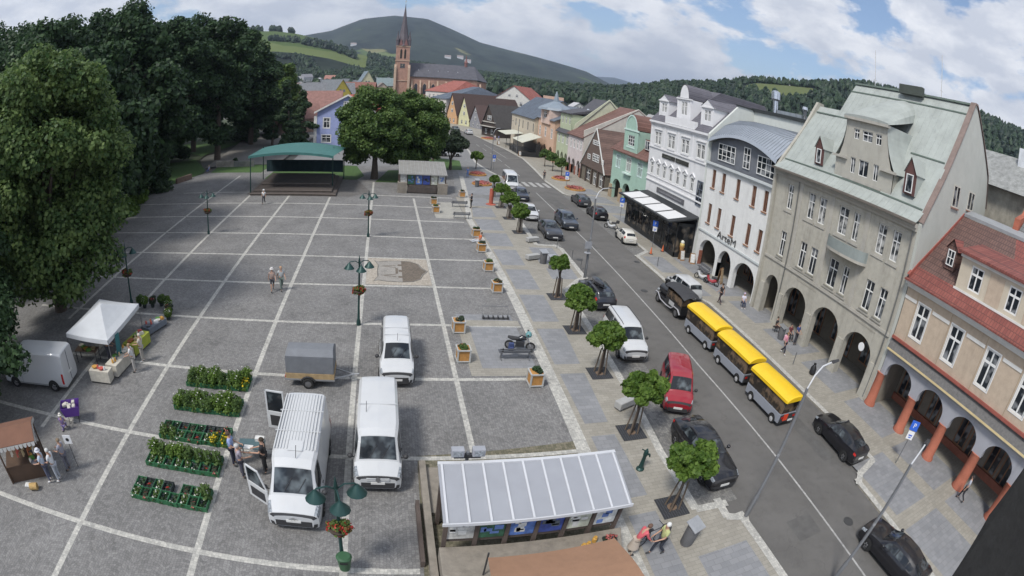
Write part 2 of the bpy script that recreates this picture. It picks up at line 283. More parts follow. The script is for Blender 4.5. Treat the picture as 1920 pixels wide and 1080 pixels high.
sheet('pavement', [(8.95, -8)] + LK[:18] + [(9.6, 68), (9.25, 56), (9.2, 25.4), (8.95, 21)], 0, TANSLAB, thick=.24)
sheet('pavement', LK[17:] + [(-5, 215), (-5, 92.1), (12, 92.1), (9.6, 68.05)], -.001, brickm('slab_grey', (.17, .17, .168), (.21, .21, .205), (.12, .12, .12), bw=.5, rh=.5, ms=.01), thick=.24)
sheet('pavement', RK + [(40, 220), (40, 60), (36, 45), (36, -8)], 0, TANSLAB, thick=.24)
sheet('road', [(10, -10), (38, -10), (38, 230), (2, 230), (2, 160), (10, 100)], -.10, ASPH)
def strip(name, pts, w, z, ma, close=False):
    b = MB(); n = len(pts); L_, Rr = [], []
    for i, (x, y) in enumerate(pts):
        a = Vector(pts[max(i - 1, 0)]); c = Vector(pts[min(i + 1, n - 1)]); d = (c - a).normalized(); nn = Vector((-d.y, d.x))
        L_.append((x + nn.x * w[0], y + nn.y * w[0], z)); Rr.append((x + nn.x * w[1], y + nn.y * w[1], z))
    b.add(L_ + Rr, [(i, i + n, i + n + 1, i + 1) for i in range(n - 1)]); o = b.build(name, ma); tag(o, kind='structure')
    if o.data.polygons[0].normal.z < 0: o.data.flip_normals()
    return o
def kerbs(name, pts, side, w=.42):
    b = MB()
    for i, (p, q) in enumerate(zip(pts, pts[1:])):
        a = Vector(p); c = Vector(q); d = (c - a).normalized(); nn = Vector((-d.y, d.x)) * side; z = .012 + .0015 * (i % 3); a = a - d * (.2 if i else 0); c = c + d * .2
        b.add([(a.x, a.y, z), (c.x, c.y, z), (c.x + nn.x * w, c.y + nn.y * w, z), (a.x + nn.x * w, a.y + nn.y * w, z)], [(0, 1, 2, 3)])
    o = b.build(name, BAND); tag(o, kind='structure')
    for p in o.data.polygons:
        if p.normal.z < 0: p.flip()
kerbs('kerb', LK, 1); kerbs('kerb', RK, -1)
# parking bays in setts beside the lane
sheet('parking_bay', [(12.7, 12.0), (15.2, 12.0), (15.9, 38.3), (13.0, 37.9)], -.095, COB2)
sheet('parking_bay', [(14.6, 47.7), (17.4, 47.7), (19.0, 75.2), (16.2, 74.8)], -.095, COB2)
sheet('parking_bay', [(24.0, 10.4), (26.6, 10.4), (26.6, 37.0), (24.2, 37.0)], -.095, ASPH)
sheet('parking_bay', [(24.7, 45.5), (27.6, 45.5), (27.7, 74), (26.0, 74)], -.095, COB2)
# light bands of the square: one grid
b = MB()
for i, x in enumerate((-21.8, -16.6, -11.43, -6.25, -1.1, 4.05)):
    y1 = (80, 66.2, 66.2, 65.2, 76, 66)[i]; y0 = (28, 16, -4, -4, -4, 17.5)[i]
    b.box(x - .13, x + .13, y0, y1, -.01, .004)
for j in range(10):
    y = 10.8 + 6.33 * j
    if y > 64: x0, x1 = -27, -16.8
    else: x0, x1 = (-31 if j > 4 else -26 + 0), (8.9 if j not in (1,) else 8.9)
    if j == 0: x0, x1 = -22, 1.4
    b.box(x0, x1, y - .13, y + .13, -.01, .006)
b.box(-1.25, 9, 66.9, 67.2, -.01, .006)
b.box(-24, -1.2, 4.5, 4.8, -.01, .006)
tag(b.build('paving_bands', BAND), kind='structure')
# tan strip between square and pavement, slabs with cross strips
strip('paving_strip', [(8.95, -6), (8.95, 17), (9.2, 25.4), (9.5, 33.7), (9.7, 44), (9.65, 56.5), (11, 68), (12.5, 84)], (.32, -.32), .008, BAND)
b = MB()
ys = [1.5, 7.2, 13.0, 18.6, 24.4, 30.0, 35.6, 41.0, 46.3, 51.7, 57.2, 62.6, 68.4]
for k in range(len(ys) - 1):
    y0, y1 = ys[k] + .55, ys[k + 1] - .5; f = lambda y: interp([(0, 9.3), (25, 9.75), (40, 10.2), (57, 10.2), (69, 11.6)], y)
    g = lambda y: interp([(0, 10.7), (20, 10.9), (30, 11.7), (45, 12.3), (57, 12.9), (69, 13.5)], y)
    b.add([(f(y0), y0, .004), (g(y0), y0, .004), (g(y1), y1, .004), (f(y1), y1, .004)], [(0, 1, 2, 3)])
    if k in (0, 1) and False: b.add([(12.9 - .7 * (k == 0), y0 + .6, .004), (14.7, y0 + .6, .004), (14.6, y1 - 1.2, .004), (12.9 - .7 * (k == 0), y1 - 1.2, .004)], [(0, 1, 2, 3)])
for y0, y1 in ((38.5, 41), (42, 46.8)): b.add([(13.6, y0, .004), (15.9, y0, .004), (16.1, y1, .004), (13.8, y1, .004)], [(0, 1, 2, 3)])
for k in range(len(ys) + 2):   # east pavement
    y0 = 1 + 5.7 * k; y1 = y0 + 4.6
    if y1 > 84: break
    xa = 29.2; xb = 33.0; b.add([(xa, y0, .004), (xb, y0, .004), (xb, y1, .004), (xa, y1, .004)], [(0, 1, 2, 3)])
    xk = interp([(y, x) for x, y in RK], (y0 + y1) / 2) + .9
    if 27.6 - xk > .8: b.add([(xk, y0, .004), (27.9, y0, .004), (27.9, y1, .004), (xk, y1, .004)], [(0, 1, 2, 3)])
b.add([(5.0, 24.6, .005), (8.6, 24.6, .005), (8.6, 31.5, .005), (5.0, 31.5, .005)], [(0, 1, 2, 3)])
b.add([(11.6, 2, .0045), (14.4, 2, .0045), (14.2, 9.4, .0045), (11.6, 9.4, .0045)], [(0, 1, 2, 3)])
tag(b.build('paving_slabs', SLAB), kind='structure')
sheet('paving_patch', [(4.9, 23.8), (8.9, 23.8), (8.9, 24.6), (5.6, 24.6), (5.6, 29.8), (8.9, 29.8), (8.9, 30.6), (4.9, 30.6)], .009, TANSLAB)
sheet('paving_patch', [(6.0, 56.5), (9.2, 56.5), (9.4, 64.5), (6.0, 64.5)], .009, brickm('slab_cream', (.30, .29, .26), (.36, .345, .30), (.2, .2, .19), bw=.4, rh=.4, ms=.01))
sheet('paving_patch', [(11.5, 70), (15.5, 70), (16.5, 88), (12.5, 90)], .005, SLAB)
sheet('paving_patch', [(1.5, 9.5), (8.9, 9.5), (8.9, 17.9), (1.7, 17.3)], .003, stone('cobble_mossy', ((.10, .095, .06), (.19, .17, .12)), .12))
# road marks
WHT = mat('road_paint', (.34, .335, .32), .8, var=.35, scale=5)
b = MB(); CL = [(18.9, -6), (19.2, 5), (19.4, 14), (19.5, 24), (20.0, 34), (20.8, 48), (21.2, 58), (22.0, 74), ]
for (x0, y0), (x1, y1) in zip(CL, CL[1:]): b.add([(x0 - .06, y0, -.092), (x0 + .06, y0, -.092), (x1 + .06, y1, -.092), (x1 - .06, y1, -.092)], [(0, 1, 2, 3)])
for k in range(5): x = 20.6 + k * 1.15; b.box(x, x + .62, 78.6, 82.2, -.099, -.092)
for k in range(6): y = 88 + k * 8; x = interp([(y_, x_) for x_, y_ in [(23, 88), (23.4, 110), (22.6, 140)]], y); b.box(x - .06, x + .06, y, y + 4.5, -.099, -.092)
for (x0, y0, x1, y1) in ((25.5, 109.4, 25.1, 133.7), (25.5, 109.4, 28.7, 110.8), (25.3, 119, 28.8, 118), (25.2, 127, 28, 125.5)):
    d = Vector((x1 - x0, y1 - y0)).normalized(); nx, ny = -d.y * .07, d.x * .07; b.add([(x0 - nx, y0 - ny, -.092), (x1 - nx, y1 - ny, -.092), (x1 + nx, y1 + ny, -.092), (x0 + nx, y0 + ny, -.092)], [(0, 1, 2, 3)])
tag(b.build('road_marking', WHT), kind='structure')
for x, y in ((21.2, 36.5), (17.9, 43.9), (24.0, 43.9), (20.7, 8.0)):
    o = MB().lathe([(.32, -.02), (.32, .0)], (x, y, -.085), 16).build('manhole_cover', mat('cast_iron', (.05, .05, .05), .6, var=.2, scale=20)); tag(o, 'round cast iron cover set in the asphalt of the street', 'manhole cover', 'manhole covers in the street')
PT_ = mat('asphalt_patch', (.10, .097, .092), .9, var=.2, scale=1.5, bump=.2, bscale=70)
for x0, x1, y0, y1 in ((16.4, 17.9, 29.0, 33.5), (22.5, 23.6, 12.5, 19.0), (20.0, 21.3, 47.5, 49.2), (17.0, 18.6, 8.2, 9.6), (22.3, 23.9, 62, 70)): sheet('asphalt_patch', [(x0, y0), (x1, y0), (x1 + .05, y1), (x0 - .03, y1)], -.0945, PT_)
# tree and flower patches of grass / path in the park
sheet('park_ground', [(-42, 45), (-33, 60), (-31.5, 76), (-29, 83), (-36, 100), (-42, 150), (-60, 215), (-160, 190), (-120, 20), (-60, 0), (-42, -6)], -.03, mat('park_soil', (.045, .06, .028), .95, var=.35, scale=.8))
sheet('lawn', [(-31.9, 72.5), (-29.5, 82.5), (-29.9, 86.1), (-37, 100), (-46, 92), (-38, 74)], .02, GRASS)
sheet('lawn', [(-37, 104), (-31.6, 138.8), (-44, 148), (-52, 120)], .03, GRASS)
sheet('lawn', [(-28, 83.4), (-19, 82.6), (-18.8, 90.5), (-28.6, 90.8)], .01, GRASS)
sheet('lawn', [(-17.2, 77.2), (-3.6, 77.2), (-2.6, 80.8), (-4.2, 90), (-17, 90)], .012, GRASS)
sheet('lawn', [(-.9, 76), (3.2, 76.2), (7.5, 82), (6, 88), (1, 86.5)], .014, GRASS)
sheet('lawn', [(6, 88.6), (13.5, 90), (14.5, 101), (11, 103), (6.5, 100)], .016, GRASS)
sheet('path', [(-30.8, 88), (-27.4, 91.6), (-27.6, 134), (-37.2, 144.8), (-33.5, 118)], .035, brickm('path_slab', (.14, .13, .115), (.17, .16, .145), (.1, .1, .09), bw=.6, rh=.6, ms=.01))
sheet('path', [(-28.6, 91), (-18, 91), (-17, 160), (-27.4, 150)], .02, mat('path_asphalt', (.16, .155, .145), .9, var=.15))
sheet('path', [(-4, 90), (0.8, 90), (6.4, 103), (12, 104.5), (16, 103.5), (17.5, 112), (0, 112), (-16, 112), (-16, 92)], .022, mat('lot_asphalt', (.19, .19, .19), .9, var=.12))
sheet('stage_apron', [(-17.2, 77.1), (-3.4, 77.1), (-1.4, 69), (-4, 65.6), (-17.2, 66)], .012, stone('cobble_brown', ((.11, .105, .10), (.17, .16, .15)), .12))
# coat of arms laid in light and dark setts
sheet('mosaic_field', [(-.95, 36.35), (3.9, 36.35), (3.9, 42.35), (-.95, 42.35)], .009, TAN)
sh = [(-.35, 37.1), (.0, 37.3), (.6, 37.1), (1.6, 37.0), (2.5, 37.1), (3.1, 37.7), (3.35, 38.6), (3.75, 39.35), (3.35, 40.1), (3.1, 41.0), (2.5, 41.6), (1.6, 41.7), (.6, 41.6), (.0, 41.4), (-.35, 41.6), (-.05, 40.6), (-.1, 39.35), (-.05, 38.1)]
sheet('mosaic_outline', [((x - 1.6) * 1.04 + 1.6, (y - 39.35) * 1.05 + 39.35) for x, y in sh], .012, stone('sett_dark', ((.10, .095, .085), (.15, .14, .12)), .1))
sheet('mosaic_shield', sh, .015, stone('sett_white', ((.26, .245, .22), (.33, .31, .28)), .1))
BR = stone('sett_brown', ((.11, .09, .07), (.17, .14, .11)), .1)
sheet('mosaic_lower', [(1.75, 37.02), (2.5, 37.12), (3.08, 37.7), (3.3, 38.6), (3.7, 39.35), (3.3, 40.1), (3.08, 41.0), (2.5, 41.58), (1.75, 41.68), (1.75, 40.9), (1.45, 40.9), (1.45, 40.5), (1.75, 40.5), (1.75, 39.6), (1.5, 39.6), (1.5, 39.1), (1.75, 39.1), (1.75, 38.2), (1.45, 38.2), (1.45, 37.8), (1.75, 37.8)], .018, BR)
b = MB()
for yc in (38.3, 40.4): b.add([(.1, yc, .018), (1.3, yc - .35, .018), (1.3, yc - .22, .018), (.5, yc, .018), (1.3, yc + .22, .018), (1.3, yc + .35, .018)], [(0, 1, 2, 3, 4, 5)])
b.box(1.25, 1.45, 38.7, 40.0, .01, .0185)
tag(b.build('mosaic_towers', BR), kind='structure')
# ======================= BUILDINGS =======================
class Fr:
    """facade frame: u along the front, d into the building, z up"""
    def __init__(s, p0, p1, base=0.0, depth_to=None):
        s.o = Vector((p0[0], p0[1])); v = Vector((p1[0], p1[1])) - s.o; s.w = v.length; s.u = v.normalized()
        s.d = Vector((-s.u.y, s.u.x)); s.z = base
        if depth_to is not None and (Vector(depth_to) - s.o).dot(s.d) < 0: s.d = -s.d
    def P(s, u, d, z): return (s.o.x + s.u.x * u + s.d.x * d, s.o.y + s.u.y * u + s.d.y * d, s.z + z)
class YF(Fr):
    """plane x = X, u = world Y"""
    def __init__(s, X, z=0): s.X = X; s.z = z
    def P(s, u, d, z): return (s.X + d, u, s.z + z)
def fb(mb, F, u0, u1, d0, d1, z0, z1):
    v = [F.P(u, d, z) for z in (z0, z1) for (u, d) in ((u0, d0), (u1, d0), (u1, d1), (u0, d1))]
    return mb.add(v, [(0, 3, 2, 1), (4, 5, 6, 7), (0, 1, 5, 4), (1, 2, 6, 5), (2, 3, 7, 6), (3, 0, 4, 7)])
def fp(mb, F, poly, d0, d1):
    """polygon (u,z) pushed from d0 to d1"""
    a = [F.P(u, d0, z) for u, z in poly]; b_ = [F.P(u, d1, z) for u, z in poly]; n = len(poly)
    return mb.add(a + b_, [tuple(range(n)), tuple(range(2 * n - 1, n - 1, -1))] + [(i, i + n, (i + 1) % n + n, (i + 1) % n) for i in range(n)])
def wall(mb, F, u0, u1, z0, z1, holes=(), arches=(), rev=.25, d=0):
    """front with real openings; arches = (ua, ub, spring, top) open down to z0"""
    H = [tuple(h) for h in holes] + [(a, b, z0, t) for a, b, s, t in arches]
    us = sorted(set([u0, u1] + [x for h in H for x in h[:2] if u0 < x < u1])); zs = sorted(set([z0, z1] + [x for h in H for x in h[2:4] if z0 < x < z1]))
    for i in range(len(us) - 1):
        for j in range(len(zs) - 1):
            uc, zc_ = (us[i] + us[i + 1]) / 2, (zs[j] + zs[j + 1]) / 2
            if any(h[0] < uc < h[1] and h[2] < zc_ < h[3] for h in H): continue
            mb.quad(F.P(us[i], d, zs[j]), F.P(us[i + 1], d, zs[j]), F.P(us[i + 1], d, zs[j + 1]), F.P(us[i], d, zs[j + 1]))
    for a, b, c, e in holes:
        for q in (((a, c), (a, e)), ((b, c), (b, e)), ((a, c), (b, c)), ((a, e), (b, e))):
            (p, r), (s_, t) = q; mb.quad(F.P(p, d, r), F.P(s_, d, t), F.P(s_, d + rev, t), F.P(p, d + rev, r))
    for a, b, sp, tp in arches:
        n = 12; pts = [((a + b) / 2 - (b - a) / 2 * math.cos(math.pi * k / n), sp + (tp - sp) * math.sin(math.pi * k / n)) for k in range(n + 1)]
        for (pu, pz), (qu, qz) in zip(pts, pts[1:]):
            mb.quad(F.P(pu, d, pz), F.P(qu, d, qz), F.P(qu, d, tp), F.P(pu, d, tp))
            mb.quad(F.P(pu, d, pz), F.P(qu, d, qz), F.P(qu, d + rev, qz), F.P(pu, d + rev, pz))
        for x in (a, b): mb.quad(F.P(x, d, z0), F.P(x, d, sp), F.P(x, d + rev, sp), F.P(x, d + rev, z0))
WFR = mat('window_white', (.72, .72, .70), .5, var=.06); WBR = mat('window_brown', (.20, .10, .055), .6, var=.15)
def glassm(name='glass_dark', a=(.02, .024, .03), c=(.23, .24, .25), th=(.50, .62), sc=1.3):  # paler noise blotches put reflections and curtains into the pane colour
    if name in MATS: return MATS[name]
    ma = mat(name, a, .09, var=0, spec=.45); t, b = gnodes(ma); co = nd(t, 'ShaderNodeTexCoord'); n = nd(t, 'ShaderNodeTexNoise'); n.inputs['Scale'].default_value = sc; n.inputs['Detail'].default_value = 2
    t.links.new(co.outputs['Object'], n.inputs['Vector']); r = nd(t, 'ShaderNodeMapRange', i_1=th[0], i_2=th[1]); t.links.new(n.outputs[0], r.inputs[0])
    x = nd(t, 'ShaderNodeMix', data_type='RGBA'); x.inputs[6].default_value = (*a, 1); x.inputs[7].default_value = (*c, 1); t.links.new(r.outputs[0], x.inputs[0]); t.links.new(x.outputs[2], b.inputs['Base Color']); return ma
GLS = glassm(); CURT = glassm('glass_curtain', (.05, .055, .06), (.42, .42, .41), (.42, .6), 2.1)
def window(F, u0, u1, z0, z1, parent, off, d=.14, fw=.07, style='cross', fm=None, gm=None, sill=None, trim=None, name='window', label=None):
    fm = fm or WFR; gm = gm or GLS; b = MB()
    fb(b, F, u0, u0 + fw, d, d + .06, z0, z1); fb(b, F, u1 - fw, u1, d, d + .06, z0, z1); fb(b, F, u0 + fw, u1 - fw, d, d + .06, z0, z0 + fw); fb(b, F, u0 + fw, u1 - fw, d, d + .06, z1 - fw, z1)
    um = (u0 + u1) / 2; zt = z0 + (z1 - z0) * .66; e = fw * .5
    if 'c' in style: fb(b, F, u0 + fw, u1 - fw, d - .015, d + .05, zt - e * 1.3, zt + e * 1.3)
    if 'c' in style or 'v' in style: fb(b, F, um - e, um + e, d - .01, d + .045, z0 + fw, z1 - fw)
    if 'g' in style:
        n = max(2, round((u1 - u0) / .75))
        for k in range(1, n): x = lerp(u0, u1, k / n); fb(b, F, x - e * .8, x + e * .8, d - .005, d + .04, z0 + fw, z1 - fw)
        for k in (1, 2)[:1 if (z1 - z0) < 1.2 else 2]: x = lerp(z0, z1, k / 3 if (z1 - z0) >= 1.2 else .5); fb(b, F, u0 + fw, u1 - fw, d - .003, d + .035, x - e * .8, x + e * .8)
    if trim:
        t = trim; 
        for (a, c, p, q) in ((u0 - t, u1 + t, z1, z1 + t), (u0 - t, u0, z0, z1), (u1, u1 + t, z0, z1), (u0 - t, u1 + t, z0 - t, z0)): fb(b, F, a, c, -.03, .0, p, q)
    o = b.build(name, fm, parent, off, label=label)
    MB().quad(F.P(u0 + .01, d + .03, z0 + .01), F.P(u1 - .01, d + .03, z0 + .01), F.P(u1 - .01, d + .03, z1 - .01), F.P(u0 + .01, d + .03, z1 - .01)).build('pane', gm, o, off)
    if sill: x = MB(); fb(x, F, u0 - .08, u1 + .08, -.12, .02, z0 - .09, z0 - .003); x.build('sill', sill, o, off)
    return o
def roof_slab(mb, pts, th=.14):
    """polygon in 3D thickened downwards"""
    return mb.prism([(p[0], p[1], p[2] - th) for p in pts], (0, 0, th))
def text(body, F, uc, d, zc, h, ma, parent=None, off=(0, 0, 0), name='lettering', ext=.02, flip=True, w=None):
    cu = bpy.data.curves.new(name, 'FONT'); cu.body = body; cu.size = h; cu.extrude = ext; cu.align_x = 'CENTER'; cu.align_y = 'CENTER'
    o = bpy.data.objects.new(name, cu); COL.objects.link(o); me = bpy.data.meshes.new_from_object(o); bpy.data.objects.remove(o)
    sx = 1.0
    if w: xs = [v.co.x for v in me.vertices]; sx = w / max(1e-3, max(xs) - min(xs))
    for v in me.vertices:
        p = F.P(uc + (-v.co.x * sx if flip else v.co.x * sx), d - v.co.z, zc + v.co.y); v.co = (p[0] - off[0], p[1] - off[1], p[2] - off[2])
    me.materials.append(ma); q = bpy.data.objects.new(name, me); COL.objects.link(q)
    if parent: q.parent = parent
    return q
def marks(F, u0, u1, d, zc, h, ma, parent, off, seed=1, name='worn_lettering'):
    """unreadable remains of a sign: short uneven strokes"""
    rs = np.random.RandomState(seed); b = MB(); u = u0
    while u < u1 - h * .3:
        w = h * rs.uniform(.16, .42); z = rs.uniform(.55, 1) * h / 2; fb(b, F, u, u + w * .35, d - .012, d, zc - h / 2, zc - h / 2 + 2 * z); fb(b, F, u + w * .352, u + w, d - .01, d, zc - h * rs.uniform(.1, .45), zc - h * rs.uniform(-.02, .05)); u += w + h * .16
    return b.build(name, ma, parent, off)
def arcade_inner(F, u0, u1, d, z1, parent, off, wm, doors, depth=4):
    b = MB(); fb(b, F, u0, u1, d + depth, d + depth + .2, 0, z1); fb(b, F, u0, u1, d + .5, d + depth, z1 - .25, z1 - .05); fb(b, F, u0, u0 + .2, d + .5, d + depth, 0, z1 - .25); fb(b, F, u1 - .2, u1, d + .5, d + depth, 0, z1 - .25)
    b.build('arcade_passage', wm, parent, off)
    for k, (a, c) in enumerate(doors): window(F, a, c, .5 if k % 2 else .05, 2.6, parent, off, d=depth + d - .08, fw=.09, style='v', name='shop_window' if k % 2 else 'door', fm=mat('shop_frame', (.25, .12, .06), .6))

# ---- grey town hall-like house with copper roof ----
def grey_house():
    F = YF(31.5); off = (31.5, 24.5, 0)
    t = thing('town_house', off, 'large grey stuccoed house with arcade, oriel balcony and tall pale green copper roof', 'building', 'houses along the street')
    WM = mat('stucco_grey', (.405, .385, .33), .95, var=.12, scale=2, grime=.28, bump=.3, bscale=25); CO = mat('copper_roof', (.335, .36, .335), .7, var=.12, scale=.9, grime=.22, bump=.12, bscale=6)
    PW = mat('stucco_pale', (.44, .45, .41), .95, var=.06, scale=1, grime=.08, bump=.25, bscale=20)
    Y0, Y1 = 16.4, 32.75
    w1 = [(30.35, 31.1), (27.45, 28.3), (26.0, 26.9), (23.35, 24.45), (22.05, 22.75), (19.15, 20.05), (17.7, 18.5)]
    holes = [(a, b, 5.35, 7.4) for a, b in w1] + [(a, b, 9.3, 11.3) for a, b in w1]
    ar = [(30.0, 31.95, 2.55, 3.55), (25.9, 28.95, 2.5, 3.75), (21.5, 24.85, 2.5, 3.85), (17.45, 20.65, 2.5, 3.75)]
    b = MB(); wall(b, F, Y0, Y1, 0, 12.3, holes, ar, .7)
    for y in (32.2, 29.4, 25.3, 21.0, 16.95): fp(b, F, [(y - .42, 0), (y + .42, 0), (y + .3, 2.6), (y - .3, 2.6)], -.16, -.001)
    b.build('wall', WM, t, off)
    b = MB(); fb(b, F, Y0, Y1, -.10, -.002, 4.75, 4.95); fb(b, F, Y0, Y1, -.45, -.002, 12.0, 12.28); fb(b, F, Y0, Y1, -.22, -.002, 11.78, 12.0)
    for a, c in ((27.2, 28.6), (25.8, 27.1), (23.1, 24.7), (21.8, 22.95), (18.95, 20.3), (17.5, 18.7), (30.2, 31.3)): fb(b, F, a, c, -.06, -.002, 9.0, 9.16); fb(b, F, a, c, -.08, -.002, 5.1, 5.24)
    for y in (29.3, 25.3, 21.2): fb(b, F, y - .22, y + .22, -.05, -.002, 4.97, 11.76)
    b.build('cornice', mat('stone_grey', (.40, .38, .335), .9, var=.12, grime=.2), t, off)
    for a, c in w1:
        window(F, a, c, 5.35, 7.4, t, off, sill=mat('sill_grey', (.25, .24, .2), .9)); window(F, a, c, 9.3, 11.3, t, off, gm=CURT)
    b = MB(); b.tube([(31.38, 29.6, .2), (31.38, 29.6, 12.0)], .06); b.tube([(31.38, 16.7, .2), (31.38, 16.7, 12.0)], .06); b.build('downpipe', mat('pipe_zinc', (.2, .2, .19), .5, metal=.5), t, off, smooth=True)
    marks(F, 25.2, 27.9, -.005, 4.42, .22, mat('letter_stucco', (.31, .29, .25), .9), t, off, 1); marks(F, 17.8, 20.2, -.005, 4.42, .22, mat('letter_stucco'), t, off, 2)
    # balcony, curved
    b = MB(); n = 14; pr = []
    for k in range(n + 1): a = math.pi * k / n; pr.append((22.75 - 2.25 * math.cos(a), -1.05 * math.sin(a) ** .8))
    poly = pr
    a = [F.P(u, dd, 8.05) for u, dd in poly] + [F.P(u, dd, 8.25) for u, dd in poly]; nn = len(poly); b.add(a, [tuple(range(nn)), tuple(range(2 * nn - 1, nn - 1, -1))] + [(i, i + nn, (i + 1) % nn + nn, (i + 1) % nn) for i in range(nn)])
    bal = b.build('balcony', mat('stone_grey'), t, off); b = MB()
    for (u, dd), (u2, d2) in zip(pr, pr[1:]): b.add([F.P(u, dd, 8.25), F.P(u2, d2, 8.25), F.P(u2, d2, 9.0), F.P(u, dd, 9.0), F.P(u, dd * .93, 8.25), F.P(u2, d2 * .93, 8.25), F.P(u2, d2 * .93, 9.0), F.P(u, dd * .93, 9.0)], [(0, 1, 2, 3), (4, 5, 6, 7), (3, 2, 6, 7)])
    b.build('railing', mat('zinc_grey', (.24, .27, .26), .6, var=.1), bal, off)
    # party gable (pale) on the south and parapet on the north
    G = [(31.5, 0), (31.5, 12.3), (32.5, 13.6), (34.2, 15.6), (39.2, 21.9), (39.7, 21.9), (44.3, 17.4), (45.2, 14.8), (45.2, 0)]
    b = MB(); b.prism([(x, 16.1, z) for x, z in G], (0, .29, 0)); b.build('gable_wall', PW, t, off)
    b = MB(); 
    for (x0, z0), (x1, z1) in zip(G[1:7], G[2:8]): b.add([(x0, 15.98, z0), (x1, 15.98, z1), (x1, 16.5, z1), (x0, 16.5, z0), (x0, 15.98, z0 + .14), (x1, 15.98, z1 + .14), (x1, 16.5, z1 + .14), (x0, 16.5, z0 + .14)], [(0, 1, 5, 4), (4, 5, 6, 7), (2, 3, 7, 6)])
    b.build('gable_coping', mat('coping_rust', (.20, .15, .13), .8, var=.2), t, off)
    PN = [(31.2, 0), (31.2, 12.3), (31.9, 13.2), (34.5, 16.2), (36.6, 19.1), (37.4, 19.1), (40, 16), (41, 0)]
    b = MB(); b.prism([(x, 32.76, z) for x, z in PN], (0, .3, 0)); b.build('parapet_wall', mat('stucco_grey'), t, off)
    SG = YF(16.1)  # side windows in the gable
    class SF(Fr):
        def __init__(s): s.z = 0
        def P(s, u, d, z): return (u, 16.1 + d, z)
    S = SF()
    for x0, x1, z0, z1 in ((36.45, 37.9, 14.1, 15.65), (40.0, 41.6, 14.3, 15.7)): window(S, x0, x1, z0, z1, t, off, d=-.05, fw=.1, style='v', fm=mat('frame_old', (.5, .48, .42), .8), sill=mat('sill_rust', (.28, .15, .11), .9))
    # roof profile (x, z): flare then steep
    pf = [(30.85, 12.32), (31.25, 12.5), (32.1, 13.15), (33.2, 14.5), (34.6, 16.25), (36.4, 18.3), (38.2, 20.5), (39.45, 21.85)]
    b = MB()
    def band(y0, y1, pts):
        for (x0, z0), (x1, z1) in zip(pts, pts[1:]): b.add([(x0, y0, z0), (x1, y0, z1), (x1, y1, z1), (x0, y1, z0)], [(0, 1, 2, 3)])
    band(16.35, 29.9, pf + [(44.4, 17.3), (45.2, 14.8)]); pl = [(30.85, 12.32), (31.25, 12.5), (32.1, 13.15), (33.2, 14.5), (34.6, 16.25), (36.9, 18.8), (40, 16)]; band(29.9, 32.9, pl)
    b.prism([(x, 29.9, z) for x, z in [(36.9, 18.8)] + pf[5:] + [(44.4, 17.3), (40, 16)]], (0, -.05, 0))
    o = b.build('roof', CO, t, off)
    b = MB()
    for y0 in np.arange(17.2, 32.6, .62):
        P_ = pl[:6] if y0 > 29.9 else pf
        for (x0, z0), (x1, z1) in zip(P_, P_[1:]): b.add([(x0, y0 - .015, z0), (x1, y0 - .015, z1), (x1, y0 - .015, z1 + .022), (x0, y0 - .015, z0 + .022), (x0, y0 + .015, z0), (x1, y0 + .015, z1), (x1, y0 + .015, z1 + .022), (x0, y0 + .015, z0 + .022)], [(0, 1, 2, 3), (4, 5, 6, 7), (3, 2, 6, 7)])
    b.build('standing_seam', CO, o, off)
    b = MB()
    for y0, y1, i, f in ((16.6, 32.6, 2, .0), (26.4, 32.6, 4, .9), (16.6, 20.0, 4, .2), (29.95, 16.6, 6, .3)):
        x = lerp(pf[i][0], pf[i + 1][0], f) - .05; z = lerp(pf[i][1], pf[i + 1][1], f) + .02; b.box(x, x + .1, min(y0, y1), max(y0, y1), z, z + .1)
    b.box(39.2, 39.75, 16.4, 29.9, 21.8, 21.95); b.build('ridge_cap', mat('copper_dark', (.15, .19, .16), .7, var=.2), o, off)
    b = MB(); b.box(30.72, 30.9, 16.3, 32.9, 12.2, 12.36); b.build('gutter', mat('gutter_dark', (.15, .13, .11), .6), o, off)
    # central dormer: two storeys with concave shoulders and domed copper hood
    D = YF(32.25); b = MB(); wl = [(24.0, 24.55), (22.55, 23.6), (21.45, 22.0)]
    hl = [(a, c, 13.85, 15.0) for a, c in wl] + [(a, c, 16.4, 17.15) for a, c in ((23.85, 24.45), (22.4, 23.5), (21.45, 22.05))]
    wall(b, D, 20.9, 25.25, 13.3, 17.75, hl, rev=.15)
    for sgn, e in ((1, 25.25), (-1, 20.9)):
        pts = [(e, 13.3), (e + sgn * 1.0, 13.3), (e + sgn * 1.0, 14.75), (e + sgn * .62, 15.0), (e + sgn * .3, 15.8), (e + sgn * .08, 16.8), (e, 17.75)]
        fp(b, D, pts, .0, .12)
    b.prism([(32.26, 26.25, 13.2), (32.26, 26.25, 14.7), (33.6, 26.25, 14.7)], (0, -.12, 0)); b.prism([(32.26, 19.9, 13.2), (32.26, 19.9, 14.7), (33.6, 19.9, 14.7)], (0, .12, 0))
    dm = b.build('dormer', mat('stucco_dormer', (.40, .385, .335), .95, var=.08, grime=.18), t, off)
    for h in hl: window(D, *h, dm, off, d=.1, fw=.055, style='v' if h[2] < 16 else 'c')
    b = MB(); fb(b, D, 24.95, 26.5, -.25, .1, 14.72, 14.9); fb(b, D, 19.65, 21.2, -.25, .1, 14.72, 14.9); fb(b, D, 20.7, 25.45, -.3, .1, 17.75, 17.95); fb(b, D, 20.95, 25.2, -.12, -.002, 13.3, 13.5); b.build('dormer_cornice', mat('stone_grey'), dm, off)
    b = MB(); n = 10; rows = []
